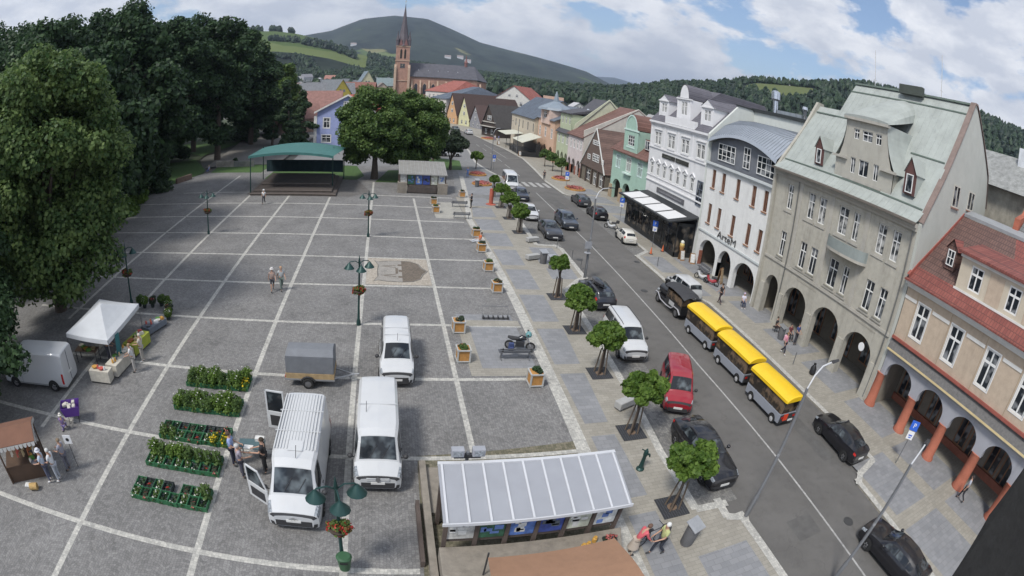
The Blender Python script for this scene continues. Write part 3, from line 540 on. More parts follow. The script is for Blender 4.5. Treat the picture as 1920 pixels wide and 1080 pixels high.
    for i in range(7):   # hood: half dome rising back into the roof
        tt = i / 6; d = -.3 + 6.2 * tt; row = []
        for k in range(n + 1):
            a = math.pi * k / n; hw = lerp(2.45, 1.6, tt ** 2); hz = lerp(.22, 1.5, math.sin(tt * math.pi / 2)); zb = lerp(17.95, 19.4, tt)
            row.append(D.P(23.07 - hw * math.cos(a), d, zb + hz * math.sin(a) ** .8))
        rows.append(row)
    for i in range(6):
        for k in range(n): b.add([rows[i][k], rows[i][k + 1], rows[i + 1][k + 1], rows[i + 1][k]], [(0, 1, 2, 3)])
    b.add(rows[0], [tuple(range(n + 1))])
    RX = lambda z: interp([(q[1], q[0]) for q in pf], z)
    for sgn, e in ((1, 25.25), (-1, 20.9)):  # concave copper cheeks sweeping down to the roof
        ra = [(e + sgn * (.02 + 1.15 * (1 - k / 8) ** 2.2), 14.75 + 3.2 * k / 8) for k in range(9)]
        for (u, z), (u2, z2) in zip(ra, ra[1:]): b.add([(32.2, u, z), (32.2, u2, z2), (RX(z2) + .25, u2 + sgn * .25, z2 + .1), (RX(z) + .25, u + sgn * .25, z + .1)], [(0, 1, 2, 3)])
    b.build('dormer_roof', CO, dm, off, smooth=True, angle=50)
    DB = mat('dormer_brown', (.10, .045, .04), .8)
    for y0, y1, z0, z1, zp in ((27.85, 28.85, 13.6, 15.1, 15.85), (17.7, 18.8, 13.8, 15.4, 16.25)):
        D2 = YF(32.3); b = MB(); ym = (y0 + y1) / 2
        fp(b, D2, [(y0, z0), (y1, z0), (y1, z1 - .1), (ym, zp), (y0, z1 - .1)], -.02, .1); s = b.build('dormer', DB, t, off)
        window(D2, y0 + .22, y1 - .22, z0 + .12, z1 - .25, s, off, d=-.1, fw=.07, style='')
        b = MB()
        for sg, e in ((1, y1), (-1, y0)):
            b.add([D2.P(e + sg * .08, -.15, z1 - .2), D2.P(ym, -.15, zp + .05), D2.P(ym, 2.6, zp + .05), D2.P(e + sg * .08, 1.9, z1 - .2)], [(0, 1, 2, 3)])
            b.add([D2.P(e, .1, z0), D2.P(e, .1, z1 - .1), D2.P(e, 1.7, z1 - .1), D2.P(e, .3, z0)], [(0, 1, 2, 3)])
        b.build('dormer_roof', CO, s, off)
    b = MB(); b.cbox(38.8, 22.6, 21.6, .5, 2.6, .75); b.build('chimney', mat('chimney_dark', (.06, .07, .06), .9), t, off)
    for y, x, h in ((27.4, 39.4, 3.4), (19.7, 39.5, 3.6)):
        b = MB(); b.tube([(x, y, 21.8), (x, y, 21.8 + h)], .035, 6); b.tube([(x - .3, y, 22.5), (x + .3, y, 22.5)], .02, 5); b.build('antenna_mast', mat('mast_grey', (.5, .5, .5), .5), t, off)
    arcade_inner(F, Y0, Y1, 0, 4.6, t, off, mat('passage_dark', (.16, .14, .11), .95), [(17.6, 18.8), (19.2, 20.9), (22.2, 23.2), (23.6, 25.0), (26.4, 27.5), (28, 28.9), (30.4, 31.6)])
    b = MB(); b.lathe([(.3, 0), (.3, .06)], (0, 0, 0), 20); cl = b.build('clock', mat('sign_white', (.75, .75, .75), .5, var=0), t); cl.rotation_euler = (0, R_(90), 0); cl.location = (31.35 - off[0], 18.6 - off[1], 3.05)
grey_house()

# ---- beige house, red tiled mansard, orange pillars ----
def beige_house():
    F = YF(31.5); off = (31.5, 6, 0)
    t = thing('town_house', off, 'beige house with red tiled mansard roof and orange arcade pillars', 'building', 'houses along the street')
    WM = mat('plaster_beige', (.47, .38, .29), .95, var=.10, scale=2.2, grime=.2, bump=.35, bscale=18); LAV = mat('plaster_lavender', (.33, .335, .365), .95, var=.08, grime=.2); OR = mat('pillar_orange', (.42, .14, .085), .85, var=.15, grime=.2)
    TR = brickm('tile_red', (.18, .052, .043), (.235, .075, .058), (.11, .04, .034), sc=1, bw=.22, rh=.32, ms=.02, axes='yz', big=.2); TD = brickm('tile_brown', (.115, .065, .055), (.15, .085, .07), (.06, .035, .03), sc=1, bw=.22, rh=.32, ms=.02, axes='yz', big=.15)
    Y0, Y1 = -9.5, 16.05
    pil = [16.0, 12.45, 9.15, 5.85, 2.6, -.7, -4.0, -7.3]
    ar = [(pil[i + 1] + .42, pil[i] - .42, 2.75, 3.7) for i in range(7)]
    b = MB(); wall(b, F, Y0, Y1, 2.4, 4.25, (), [(a, c, s, tt) for a, c, s, tt in ar], .5); b.build('arcade_wall', LAV, t, off)
    for y in pil:
        b = MB(); b.lathe([(.5, 0), (.5, .12), (.42, .3), (.36, 2.3), (.42, 2.42)], (31.72, y, 0), 14); b.build('pillar', OR, t, off, smooth=True)
    ws = [(13.55, 14.7), (10.35, 11.5), (7.2, 8.3), (4.15, 5.25), (.95, 2.05), (-2.25, -1.15), (-5.45, -4.35)]
    b = MB(); wall(b, F, Y0, Y1, 4.95, 8.6, [(a, c, 5.65, 7.85) for a, c in ws], rev=.18); b.box(31.5, 33, Y1 - .02, Y1, 4.3, 8.6); b.build('wall', WM, t, off)
    for a, c in ws: window(F, a, c, 5.65, 7.85, t, off, d=.06, fw=.11, trim=.07)
    b = MB()
    for i in range(len(ws)):
        hi = ws[i][0] - .22; lo = (ws[i + 1][1] + .22) if i + 1 < len(ws) else Y0
        fb(b, F, lo, hi, -.04, -.002, 7.66, 7.86)
    fb(b, F, ws[0][1] + .2, Y1, -.04, -.002, 7.66, 7.86)
    fb(b, F, Y0, Y1 + .1, -.4, .0, 8.6, 8.82); fb(b, F, Y0, Y1, -.18, .0, 8.42, 8.598); b.build('cornice', mat('trim_white', (.66, .65, .62), .8, var=.08, grime=.1), t, off)
    b = MB()
    for a, c in ws: fb(b, F, c + .18, c + .22, -.02, .01, 5.1, 8.3)
    b.build('pilaster_edge', mat('plaster_dark', (.36, .28, .19), .9), t, off)
    # slate apron over the arcade with red flashing and yellow moulding
    b = MB(); b.prism([(31.15, Y0, 4.3), (31.5, Y0, 4.3), (31.5, Y0, 4.95)], (0, Y1 - Y0, 0)); b.build('apron', mat('slate_apron', (.13, .125, .12), .8, var=.25, scale=5), t, off)
    b = MB(); fb(b, F, Y0, Y1, -.22, -.002, 4.95, 5.12); b.build('flashing', mat('flash_red', (.28, .08, .06), .7, var=.15), t, off)
    b = MB(); fb(b, F, Y0, Y1, -.35, -.16, 4.16, 4.3); b.build('moulding', mat('mould_yellow', (.62, .50, .27), .8, var=.1), t, off)
    # roof: flared red eave, brown field to the north, red to the south
    b = MB()
    def q(y0, y1, p, r): b.add([(p[0], y0, p[1]), (p[0], y1, p[1]), (r[0], y1, r[1]), (r[0], y0, r[1])], [(0, 1, 2, 3)])
    q(Y0, Y1 + .2, (30.95, 8.86), (31.35, 9.02)); q(Y0, Y1 + .2, (31.35, 9.02), (32.35, 9.72)); q(Y0, 5.6, (35.3, 11.55), (39.6, 13.75)); b.add([(35.3, 5.6, 11.55), (39.6, 5.6, 13.75), (39.6, 10.8, 13.75), (35.3, 9.2, 11.55)], [(0, 1, 2, 3)])
    b.box(30.9, 31.0, Y0, Y1 + .2, 8.8, 8.9)
    rf = b.build('roof', TR, t, off)
    b = MB(); q(12.55, Y1 + .02, (32.35, 9.72), (39.6, 13.75)); b.add([(35.3, 9.2, 11.55), (39.6, 10.8, 13.75), (39.6, 12.55, 13.75), (35.3, 12.55, 11.55)], [(0, 1, 2, 3)]); b.build('roof_brown', TD, t, off, label='dark brown tiled north end of the roof')
    b = MB(); b.add([(31.2, Y1 - .02, 8.9), (32.4, Y1 - .02, 9.7), (39.7, Y1 - .02, 13.75), (39.7, Y1 - .02, 14.0), (32.3, Y1 - .02, 9.95), (31.1, Y1 - .02, 9.15), (31.2, Y1 + .2, 8.9), (32.4, Y1 + .2, 9.7), (39.7, Y1 + .2, 13.75), (39.7, Y1 + .2, 14.0), (32.3, Y1 + .2, 9.95), (31.1, Y1 + .2, 9.15)], [(0, 1, 4, 5), (1, 2, 3, 4), (3, 9, 10, 4), (4, 10, 11, 5)]); b.build('verge', mat('flash_red'), t, off)
    # long dormer
    D = YF(32.35); b = MB(); dw = [(10.5, 11.55), (7.4, 8.4), (4.3, 5.3), (1.2, 2.2), (-1.9, -.9)]
    wall(b, D, -6, 12.5, 9.72, 11.78, [(a, c, 9.98, 11.42) for a, c in dw], rev=.15); b.box(32.36, 35.9, 12.42, 12.5, 9.75, 11.75); dm = b.build('dormer', mat('plaster_cream', (.53, .47, .37), .95, var=.08, grime=.12), t, off)
    for a, c in dw: window(D, a, c, 9.98, 11.42, dm, off, d=.05, fw=.1)
    b = MB(); [fb(b, D, a, c, .0 - .02, -.002, 9.8, 11.5) for a, c in ((8.8, 10.0), (5.7, 6.9), (2.6, 3.8))]; b.build('panel', WM, dm, off)
    b = MB(); fb(b, D, -6, 12.6, -.12, -.002, 9.62, 9.76); fb(b, D, -6, 12.6, -.14, .0, 11.62, 11.8); b.build('dormer_cornice', mat('trim_white'), dm, off)
    b = MB(); b.prism([(32.0, -6, 11.8), (32.0, -6, 11.98), (36.9, -6, 12.55), (36.9, -6, 12.35)], (0, 18.8, 0)); b.build('dormer_roof', TR, dm, off)
    D2 = YF(33.3); b = MB(); fp(b, D2, [(13.35, 10.35), (14.3, 10.35), (14.3, 11.7), (13.82, 12.25), (13.35, 11.7)], 0, 1.2); s = b.build('dormer', TD, t, off)
    window(D2, 13.5, 14.15, 10.6, 11.6, s, off, d=-.08, fw=.07, style='g'); b = MB()
    for sg, e in ((1, 14.3), (-1, 13.35)): b.add([D2.P(e + sg * .1, -.15, 11.62), D2.P(13.82, -.15, 12.32), D2.P(13.82, 1.9, 12.32), D2.P(e + sg * .1, .9, 11.62)], [(0, 1, 2, 3)])
    b.build('dormer_roof', TR, s, off)
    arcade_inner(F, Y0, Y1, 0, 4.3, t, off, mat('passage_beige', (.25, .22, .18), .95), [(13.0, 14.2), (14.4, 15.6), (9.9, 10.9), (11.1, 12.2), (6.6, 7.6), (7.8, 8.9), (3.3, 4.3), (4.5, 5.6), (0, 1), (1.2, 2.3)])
    b = MB(); fb(b, F, Y0, Y1, 3.7, 3.9, 0, .5); b.build('plinth', mat('brick_red', (.30, .11, .07), .9, var=.25), t, off)
beige_house()
# rear wing seen over the red roof
off = (46, 4, 0); t = thing('annex', off, 'grey metal roofed rear wing with old red gable behind the beige house', 'building')
b = MB(); b.box(39.8, 56, -14, 12.2, 0, 13.6); b.build('wall', mat('stucco_pale'), t, off)
b = MB(); b.prism([(39.6, -14, 13.78), (41.2, -14, 13.95), (41.2, -14, 14.35), (39.6, -14, 14.0)], (0, 30.0, 0)); b.build('fascia', mat('lead_grey', (.27, .28, .29), .6, var=.1), t, off)
b = MB(); b.prism([(41.2, -14, 14.3), (46.5, -14, 17.9), (52, -14, 14)], (0, 25.2, 0)); b.build('roof', brickm('slate_dark', (.13, .14, .14), (.16, .17, .17), (.08, .08, .08), bw=.4, rh=.3, axes='yz'), t, off)
b = MB(); b.prism([(41.0, 11.25, 14.3), (41.2, 11.25, 15.1), (43.2, 11.25, 15.6), (46.5, 11.25, 18.3), (52, 11.25, 14)], (0, .5, 0)); b.build('gable', mat('brick_old_red', (.32, .10, .06), .9, var=.25), t, off)
off = (50, 18, 0); t = thing('old_house', off, 'weathered house with patched tin roof and white chimney behind the green roof', 'building')
b = MB(); b.box(46.5, 58, 12.4, 22, 0, 17.0); b.build('wall', mat('plaster_ochre', (.33, .31, .26), .95, var=.25, grime=.3), t, off)
b = MB(); b.prism([(45.6, 12.2, 17.0), (50, 12.2, 20.2), (58.5, 12.2, 17.0)], (0, 10, 0)); b.build('roof', mat('tin_rust', (.24, .245, .235), .7, var=.35, scale=2), t, off)
b = MB(); b.cbox(49.4, 14.2, 19, .9, .9, 2.0); b.build('chimney', mat('chimney_white', (.6, .62, .64), .8, var=.15), t, off)

# ---- white house with barrel roof ----
def white_house():
    F = YF(31.6); off = (31.6, 38.8, 0)
    t = thing('town_house', off, 'white three arch house with brown windows and blue grey barrel roof storey', 'building', 'houses along the street')
    WM = mat('plaster_white', (.70, .70, .68), .9, var=.06, grime=.2, bump=.2, bscale=20); GZ = mat('zinc_storey', (.15, .16, .18), .6, var=.12); VR = mat('barrel_zinc', (.33, .36, .40), .45, var=.08, metal=.35)
    Y0, Y1 = 33.1, 44.7; cs = [43.2, 41.35, 38.75, 36.05, 34.15]
    b = MB(); wall(b, F, Y0, Y1, 0, 10.5, [(c - .33, c + .33, 4.55, 6.5) for c in cs] + [(c - .33, c + .33, 8.1, 9.95) for c in cs], [(40.75, 44.0, 1.5, 2.95), (37.8, 40.25, 1.5, 2.95), (33.6, 37.2, 1.5, 2.95)], .5); b.build('wall', WM, t, off)
    b = MB(); fb(b, F, Y0, Y1, -.1, -.002, 3.5, 3.68); fb(b, F, Y0, Y1, -.3, -.002, 10.4, 10.62); fb(b, F, Y0, Y1, -.12, -.002, 10.2, 10.398); b.build('cornice', mat('trim_grey', (.52, .55, .55), .8, var=.06), t, off)
    for c in cs:
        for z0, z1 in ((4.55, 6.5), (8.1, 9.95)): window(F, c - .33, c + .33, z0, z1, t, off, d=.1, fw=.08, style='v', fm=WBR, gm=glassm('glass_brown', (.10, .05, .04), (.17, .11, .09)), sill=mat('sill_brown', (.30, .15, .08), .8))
    text('ArteM', F, 39.3, -.06, 4.05, .95, mat('letter_dark', (.07, .07, .07), .6), t, off, w=3.4)
    br = MB()
    for y in (44.2, 40.5, 37.5, 33.4): fb(br, F, y - .25, y + .25, .05, .5, .02, 1.45)
    br.build('brick_pier', mat('brick_red', (.30, .11, .07), .9, var=.25), t, off)
    # set-back metal storey with arched windows
    D = YF(31.95); zt = lambda y: 12.5 + 1.15 * max(0, 1 - ((y - 38.9) / 5.8) ** 2)
    wn = [(40.15, 43.2, 11.05, 12.75), (37.6, 38.7, 11.1, 13.1), (33.6, 36.4, 11.05, 12.75)]
    b = MB(); hs = wn; us = np.linspace(Y0, Y1, 25)
    wall(b, D, Y0, Y1, 10.6, 12.5, (), rev=.15)
    for a, c in zip(us, us[1:]): b.quad(D.P(a, 0, 12.5), D.P(c, 0, 12.5), D.P(c, 0, zt(c)), D.P(a, 0, zt(a)))
    b.build('metal_storey', GZ, t, off)
    for a, c, z0, z1 in wn: window(D, a, c, z0, z1, t, off, d=-.1, fw=.08, style='g')
    b = MB(); n = 24; rows = []
    for i, (x, dz) in enumerate(((31.3, 0), (31.5, .12), (33.5, .95), (35.5, 1.75), (37.9, 2.45))): rows.append([(x, y, lerp(zt(y) + dz, 15.85, (dz / 2.45) ** .8)) for y in us])
    for i in range(4):
        for k in range(24): b.add([rows[i][k], rows[i][k + 1], rows[i + 1][k + 1], rows[i + 1][k]], [(0, 1, 2, 3)])
    o = b.build('barrel_roof', VR, t, off, smooth=True)
    b = MB()
    for y in np.arange(33.4, 44.6, .38):
        for i in range(1, 4):
            z = lambda r: interp([(p[1], p[2]) for p in rows[r]], y); x0, x1 = rows[i][0][0], rows[i + 1][0][0]
            b.add([(x0, y, z(i)), (x1, y, z(i + 1)), (x1, y, z(i + 1) + .05), (x0, y, z(i) + .05)], [(0, 1, 2, 3)]); b.add([(x0, y + .03, z(i)), (x1, y + .03, z(i + 1)), (x1, y + .03, z(i + 1) + .05), (x0, y + .03, z(i) + .05)], [(0, 1, 2, 3)])
    b.build('roof_rib', VR, o, off)
    b = MB(); b.prism([(x, 44.75, z) for x, z in ((31.6, 0), (31.6, 13.4), (35.6, 17.1), (38.4, 17.1), (38.4, 0))], (0, .3, 0)); b.box(38.0, 38.3, 31.5, 44.75, 12, 17.0); b.build('parapet_wall', mat('plaster_offwhite', (.58, .60, .56), .9, var=.06, grime=.08), t, off)
    b = MB(); b.box(35.4, 38.6, 44.65, 45.15, 17.1, 17.25); b.box(37.8, 52, 31.3, 45.1, 17.0, 17.35); b.box(38.4, 52, 31.5, 45, 12, 17.0); b.build('flat_roof', mat('roof_black', (.03, .035, .035), .8, var=.1), t, off)
    b = MB(); b.box(40, 44, 38.5, 42.8, 17.35, 17.9); b.box(41, 44, 34.5, 38, 17.35, 18.6)
    for k in range(6): b.box(40.95, 41.0, 34.7 + k * .55, 35.05 + k * .55, 17.5, 18.5)
    b.build('roof_unit', mat('unit_grey', (.30, .33, .36), .5, var=.2, metal=.3), t, off)
    b = MB(); b.lathe([(.35, 17.35), (.35, 18.9), (.6, 19.1), (.6, 19.9), (.2, 20.1)], (40.5, 43.6, 0), 14); b.lathe([(.2, 17.35), (.2, 18.3), (.35, 18.5), (.3, 18.8)], (40, 37.9, 0), 10); b.build('vent_cowl', mat('steel_bright', (.62, .63, .65), .25, metal=.9, var=.05), t, off, smooth=True)
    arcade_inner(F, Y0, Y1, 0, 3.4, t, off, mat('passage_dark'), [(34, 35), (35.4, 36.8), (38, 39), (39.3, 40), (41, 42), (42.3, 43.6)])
white_house()

# ---- white hotel ----
def hotel():
    F = YF(31.9); off = (31.9, 52, 0)
    t = thing('hotel', off, 'white ornate hotel with pedimented windows, dark slate roof and three white dormers', 'building', 'houses along the street')
    WM = mat('plaster_hotel', (.68, .68, .68), .9, var=.06, grime=.2, bump=.15); TRM = mat('trim_hotel', (.74, .735, .74), .8, var=.05, grime=.08)
    Y0, Y1 = 45.1, 58.9; pr = [(56.0, 57.6), (52.6, 54.2), (49.3, 50.9), (45.9, 47.5)]; f2 = [57.75, 56.1, 54.45, 52.8, 51.15, 49.5, 47.85]
    w3 = [(a, (a + c) / 2 - .07, 10.5, 12.0) for a, c in pr] + [((a + c) / 2 + .07, c, 10.5, 12.0) for a, c in pr]; w2 = [(c - .36, c + .36, 6.75, 8.15) for c in f2]
    b = MB(); wall(b, F, Y0, Y1, 0, 13.2, w3 + w2 + [(45.3, 46.6, 5.6, 8.2)], rev=.16); b.build('wall', WM, t, off)
    for h in w3: window(F, *h, t, off, d=.08, fw=.06, trim=.06)
    for h in w2: window(F, *h, t, off, d=.08, fw=.06, trim=.07)
    window(F, 45.3, 46.6, 5.6, 8.2, t, off, d=-.1, fw=.1, style='g', fm=mat('bay_blue', (.10, .12, .16), .5))
    b = MB(); fb(b, F, Y0, Y1, -.3, -.002, 13.1, 13.35); fb(b, F, Y0, Y1, -.12, -.002, 12.9, 13.098); fb(b, F, Y0, Y1, -.12, -.002, 10.0, 10.16); fb(b, F, Y0, Y1, -.14, -.002, 5.9, 6.06); fb(b, F, Y0, Y1, -.08, -.002, 6.5, 6.6)
    for a, c in pr: fb(b, F, a - .2, c + .2, -.14, -.002, 12.28, 12.38); fb(b, F, a - .1, c + .1, -.1, -.002, 10.3, 10.42)
    for c in f2: fp(b, F, [(c - .6, 8.36), (c, 8.75), (c + .6, 8.36), (c + .6, 8.26), (c, 8.63), (c - .6, 8.26)], -.14, -.002)
    for y in (58.6, 55.1, 51.75, 48.4, 45.35): fb(b, F, y - .1, y + .1, -.05, -.002, 10.2, 12.88)
    b.build('cornice', TRM, t, off)
    b = MB(); fb(b, F, 52.15, 55.3, -.08, -.002, 9.12, 9.62); fb(b, F, 48.95, 51.95, -.08, -.002, 9.12, 9.62); sg = b.build('sign_panel', mat('sign_dark', (.035, .035, .03), .6, var=.1), t, off)
    marks(F, 53.0, 54.9, -.085, 9.36, .26, mat('letter_gold', (.12, .13, .11), .6), sg, off, 3); marks(F, 51.0, 51.7, -.085, 9.36, .26, mat('letter_gold'), sg, off, 4)
    b = MB(); fb(b, F, 49, 55.8, -.07, -.002, 4.85, 5.45); sg = b.build('sign_panel', mat('sign_slate', (.12, .12, .13), .6), t, off); marks(F, 49.6, 55.2, -.075, 5.15, .26, mat('letter_pale', (.32, .32, .34), .6), sg, off, 5)
    SLT = brickm('slate_roof', (.115, .11, .13), (.14, .135, .155), (.07, .07, .08), bw=.3, rh=.22, axes='yz', big=.18); b = MB()
    def q(y0, y1, p, r): b.add([(p[0], y0, p[1]), (p[0], y1, p[1]), (r[0], y1, r[1]), (r[0], y0, r[1])], [(0, 1, 2, 3)])
    q(Y0, Y1, (31.7, 13.36), (32.2, 13.9)); q(Y0, Y1, (32.2, 13.9), (35.8, 17.2)); q(Y0, Y1, (35.8, 17.2), (46, 17.3)); q(50.8, 56.5, (35.4, 17.2), (37.2, 18.4)); q(50.8, 56.5, (37.2, 18.4), (45, 18.5)); b.prism([(35.4, 50.8, 17.2), (37.2, 50.8, 18.4), (45, 50.8, 18.5), (46, 50.8, 17.3)], (0, -.04, 0)); b.prism([(31.7, 45.1, 13.3), (32.2, 45.1, 13.9), (35.8, 45.1, 17.2), (46, 45.1, 17.3), (46, 45.1, 10), (31.7, 45.1, 10)], (0, -.03, 0))
    b.build('roof', SLT, t, off)
    b = MB(); fb(b, F, 48.1, 55.0, -.2, .25, 13.38, 14.25); b.build('attic_parapet', TRM, t, off)
    D = YF(32.5)
    for y0, y1, z0, z1, zp, st in ((55.6, 58.0, 14.25, 16.05, 16.75, 0), (50.3, 53.5, 14.4, 16.65, 18.3, 1), (45.5, 48.0, 14.3, 16.15, 16.95, 0)):
        b = MB(); ym = (y0 + y1) / 2; hs = [(ym - .62, ym - .06, z0 + .35, z1 - .35), (ym + .06, ym + .62, z0 + .35, z1 - .35)]
        wall(b, D, y0, y1, z0 - .2, z1, hs, rev=.12)
        if st: fp(b, D, [(ym + (y1 - ym) * .62 * math.cos(a), z1 + .1 + (zp - z1 - .1) * math.sin(a)) for a in np.linspace(0, math.pi, 11)], -.05, .2)
        else: fp(b, D, [(y0 - .1, z1), (y1 + .1, z1), (ym, zp)], -.08, .15)
        fb(b, D, y0 - .12, y1 + .12, -.15, .1, z1 - .09, z1 + .06); fb(b, D, y0, y0 + .2, -.06, -.002, z0 - .2, z1 - .1); fb(b, D, y1 - .2, y1, -.06, -.002, z0 - .2, z1 - .1)
        for e in (y0, y1): b.add([D.P(e, 0, z0 - .2), D.P(e, 0, z1), D.P(e, 2.4, z1), D.P(e, .2, z0 - .2)], [(0, 1, 2, 3)])
        o = b.build('dormer', TRM, t, off)
        for h in hs: window(D, *h, o, off, d=.07, fw=.06)
        b = MB()
        if st:
            P0 = [(ym + (y1 - ym) * .66 * math.cos(a), z1 + .12 + (zp - z1 - .04) * math.sin(a)) for a in np.linspace(0, math.pi, 11)]
            for (u, z), (u2, z2) in zip(P0, P0[1:]): b.add([D.P(u, -.08, z), D.P(u2, -.08, z2), D.P(u2, 3.6, z2), D.P(u, 3.6, z)], [(0, 1, 2, 3)])
        else:
            for e in (y0 - .2, y1 + .2): b.add([D.P(e, -.15, z1 - .02), D.P(ym, -.15, zp + .08), D.P(ym, 3.2, zp + .08), D.P(e, 2.6, z1 - .02)], [(0, 1, 2, 3)])
        b.build('dormer_roof', SLT, o, off)
    # black restaurant front with awning
    off2 = (29.8, 52, 0); r = thing('restaurant_terrace', off2, 'black glazed restaurant terrace under a black awning with four white panels', 'terrace')
    BK = mat('terrace_black', (.02, .022, .024), .5, var=.1); b = MB()
    for y in np.linspace(45.8, 58.8, 9): b.box(29.4, 29.5, y - .05, y + .05, 0, 3.6)
    b.box(29.4, 29.5, 45.8, 58.8, 0, .5); b.box(29.4, 29.5, 45.8, 58.8, 2.6, 2.75); b.box(29.4, 31.85, 45.75, 45.82, 0, .5); b.box(29.4, 31.85, 45.75, 45.82, 3.3, 3.6); b.box(31.7, 31.85, 45.7, 58.8, 0, 4.2); b.build('mullion', BK, r, off2)
    for k in range(4): y = 47.3 + k * 3.1; b = MB(); b.cbox(30.6, y, 0, .08, .08, .7); b.cbox(30.6, y, .7, .8, .8, .04); b.build('table', mat('table_pale', (.45, .42, .36), .6), r, off2)
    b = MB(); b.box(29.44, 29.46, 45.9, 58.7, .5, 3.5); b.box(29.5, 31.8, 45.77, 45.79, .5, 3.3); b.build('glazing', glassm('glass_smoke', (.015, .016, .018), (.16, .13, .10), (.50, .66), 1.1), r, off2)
    b = MB(); b.prism([(27.75, 45.0, 3.85), (27.75, 45.0, 3.72), (31.85, 45.0, 4.4), (31.85, 45.0, 4.55)], (0, 13.2, 0)); a = b.build('awning', BK, r, off2)
    for k in range(4):
        y0 = 45.75 + k * 3.05; b = MB(); zf = lambda x: 3.87 + (x - 27.75) * .17; b.add([(28.0, y0, zf(28.0) + .03), (30.4, y0, zf(30.4) + .03), (30.4, y0 + 2.65, zf(30.4) + .03), (28.0, y0 + 2.65, zf(28.0) + .03), (28.0, y0, zf(28.0)), (30.4, y0, zf(30.4)), (30.4, y0 + 2.65, zf(30.4)), (28.0, y0 + 2.65, zf(28.0))], [(0, 1, 2, 3), (0, 1, 5, 4), (1, 2, 6, 5), (2, 3, 7, 6), (3, 0, 4, 7)]); b.build('awning_panel', mat('canvas_white', (.62, .62, .62), .8, var=.04), a, off2)
hotel()

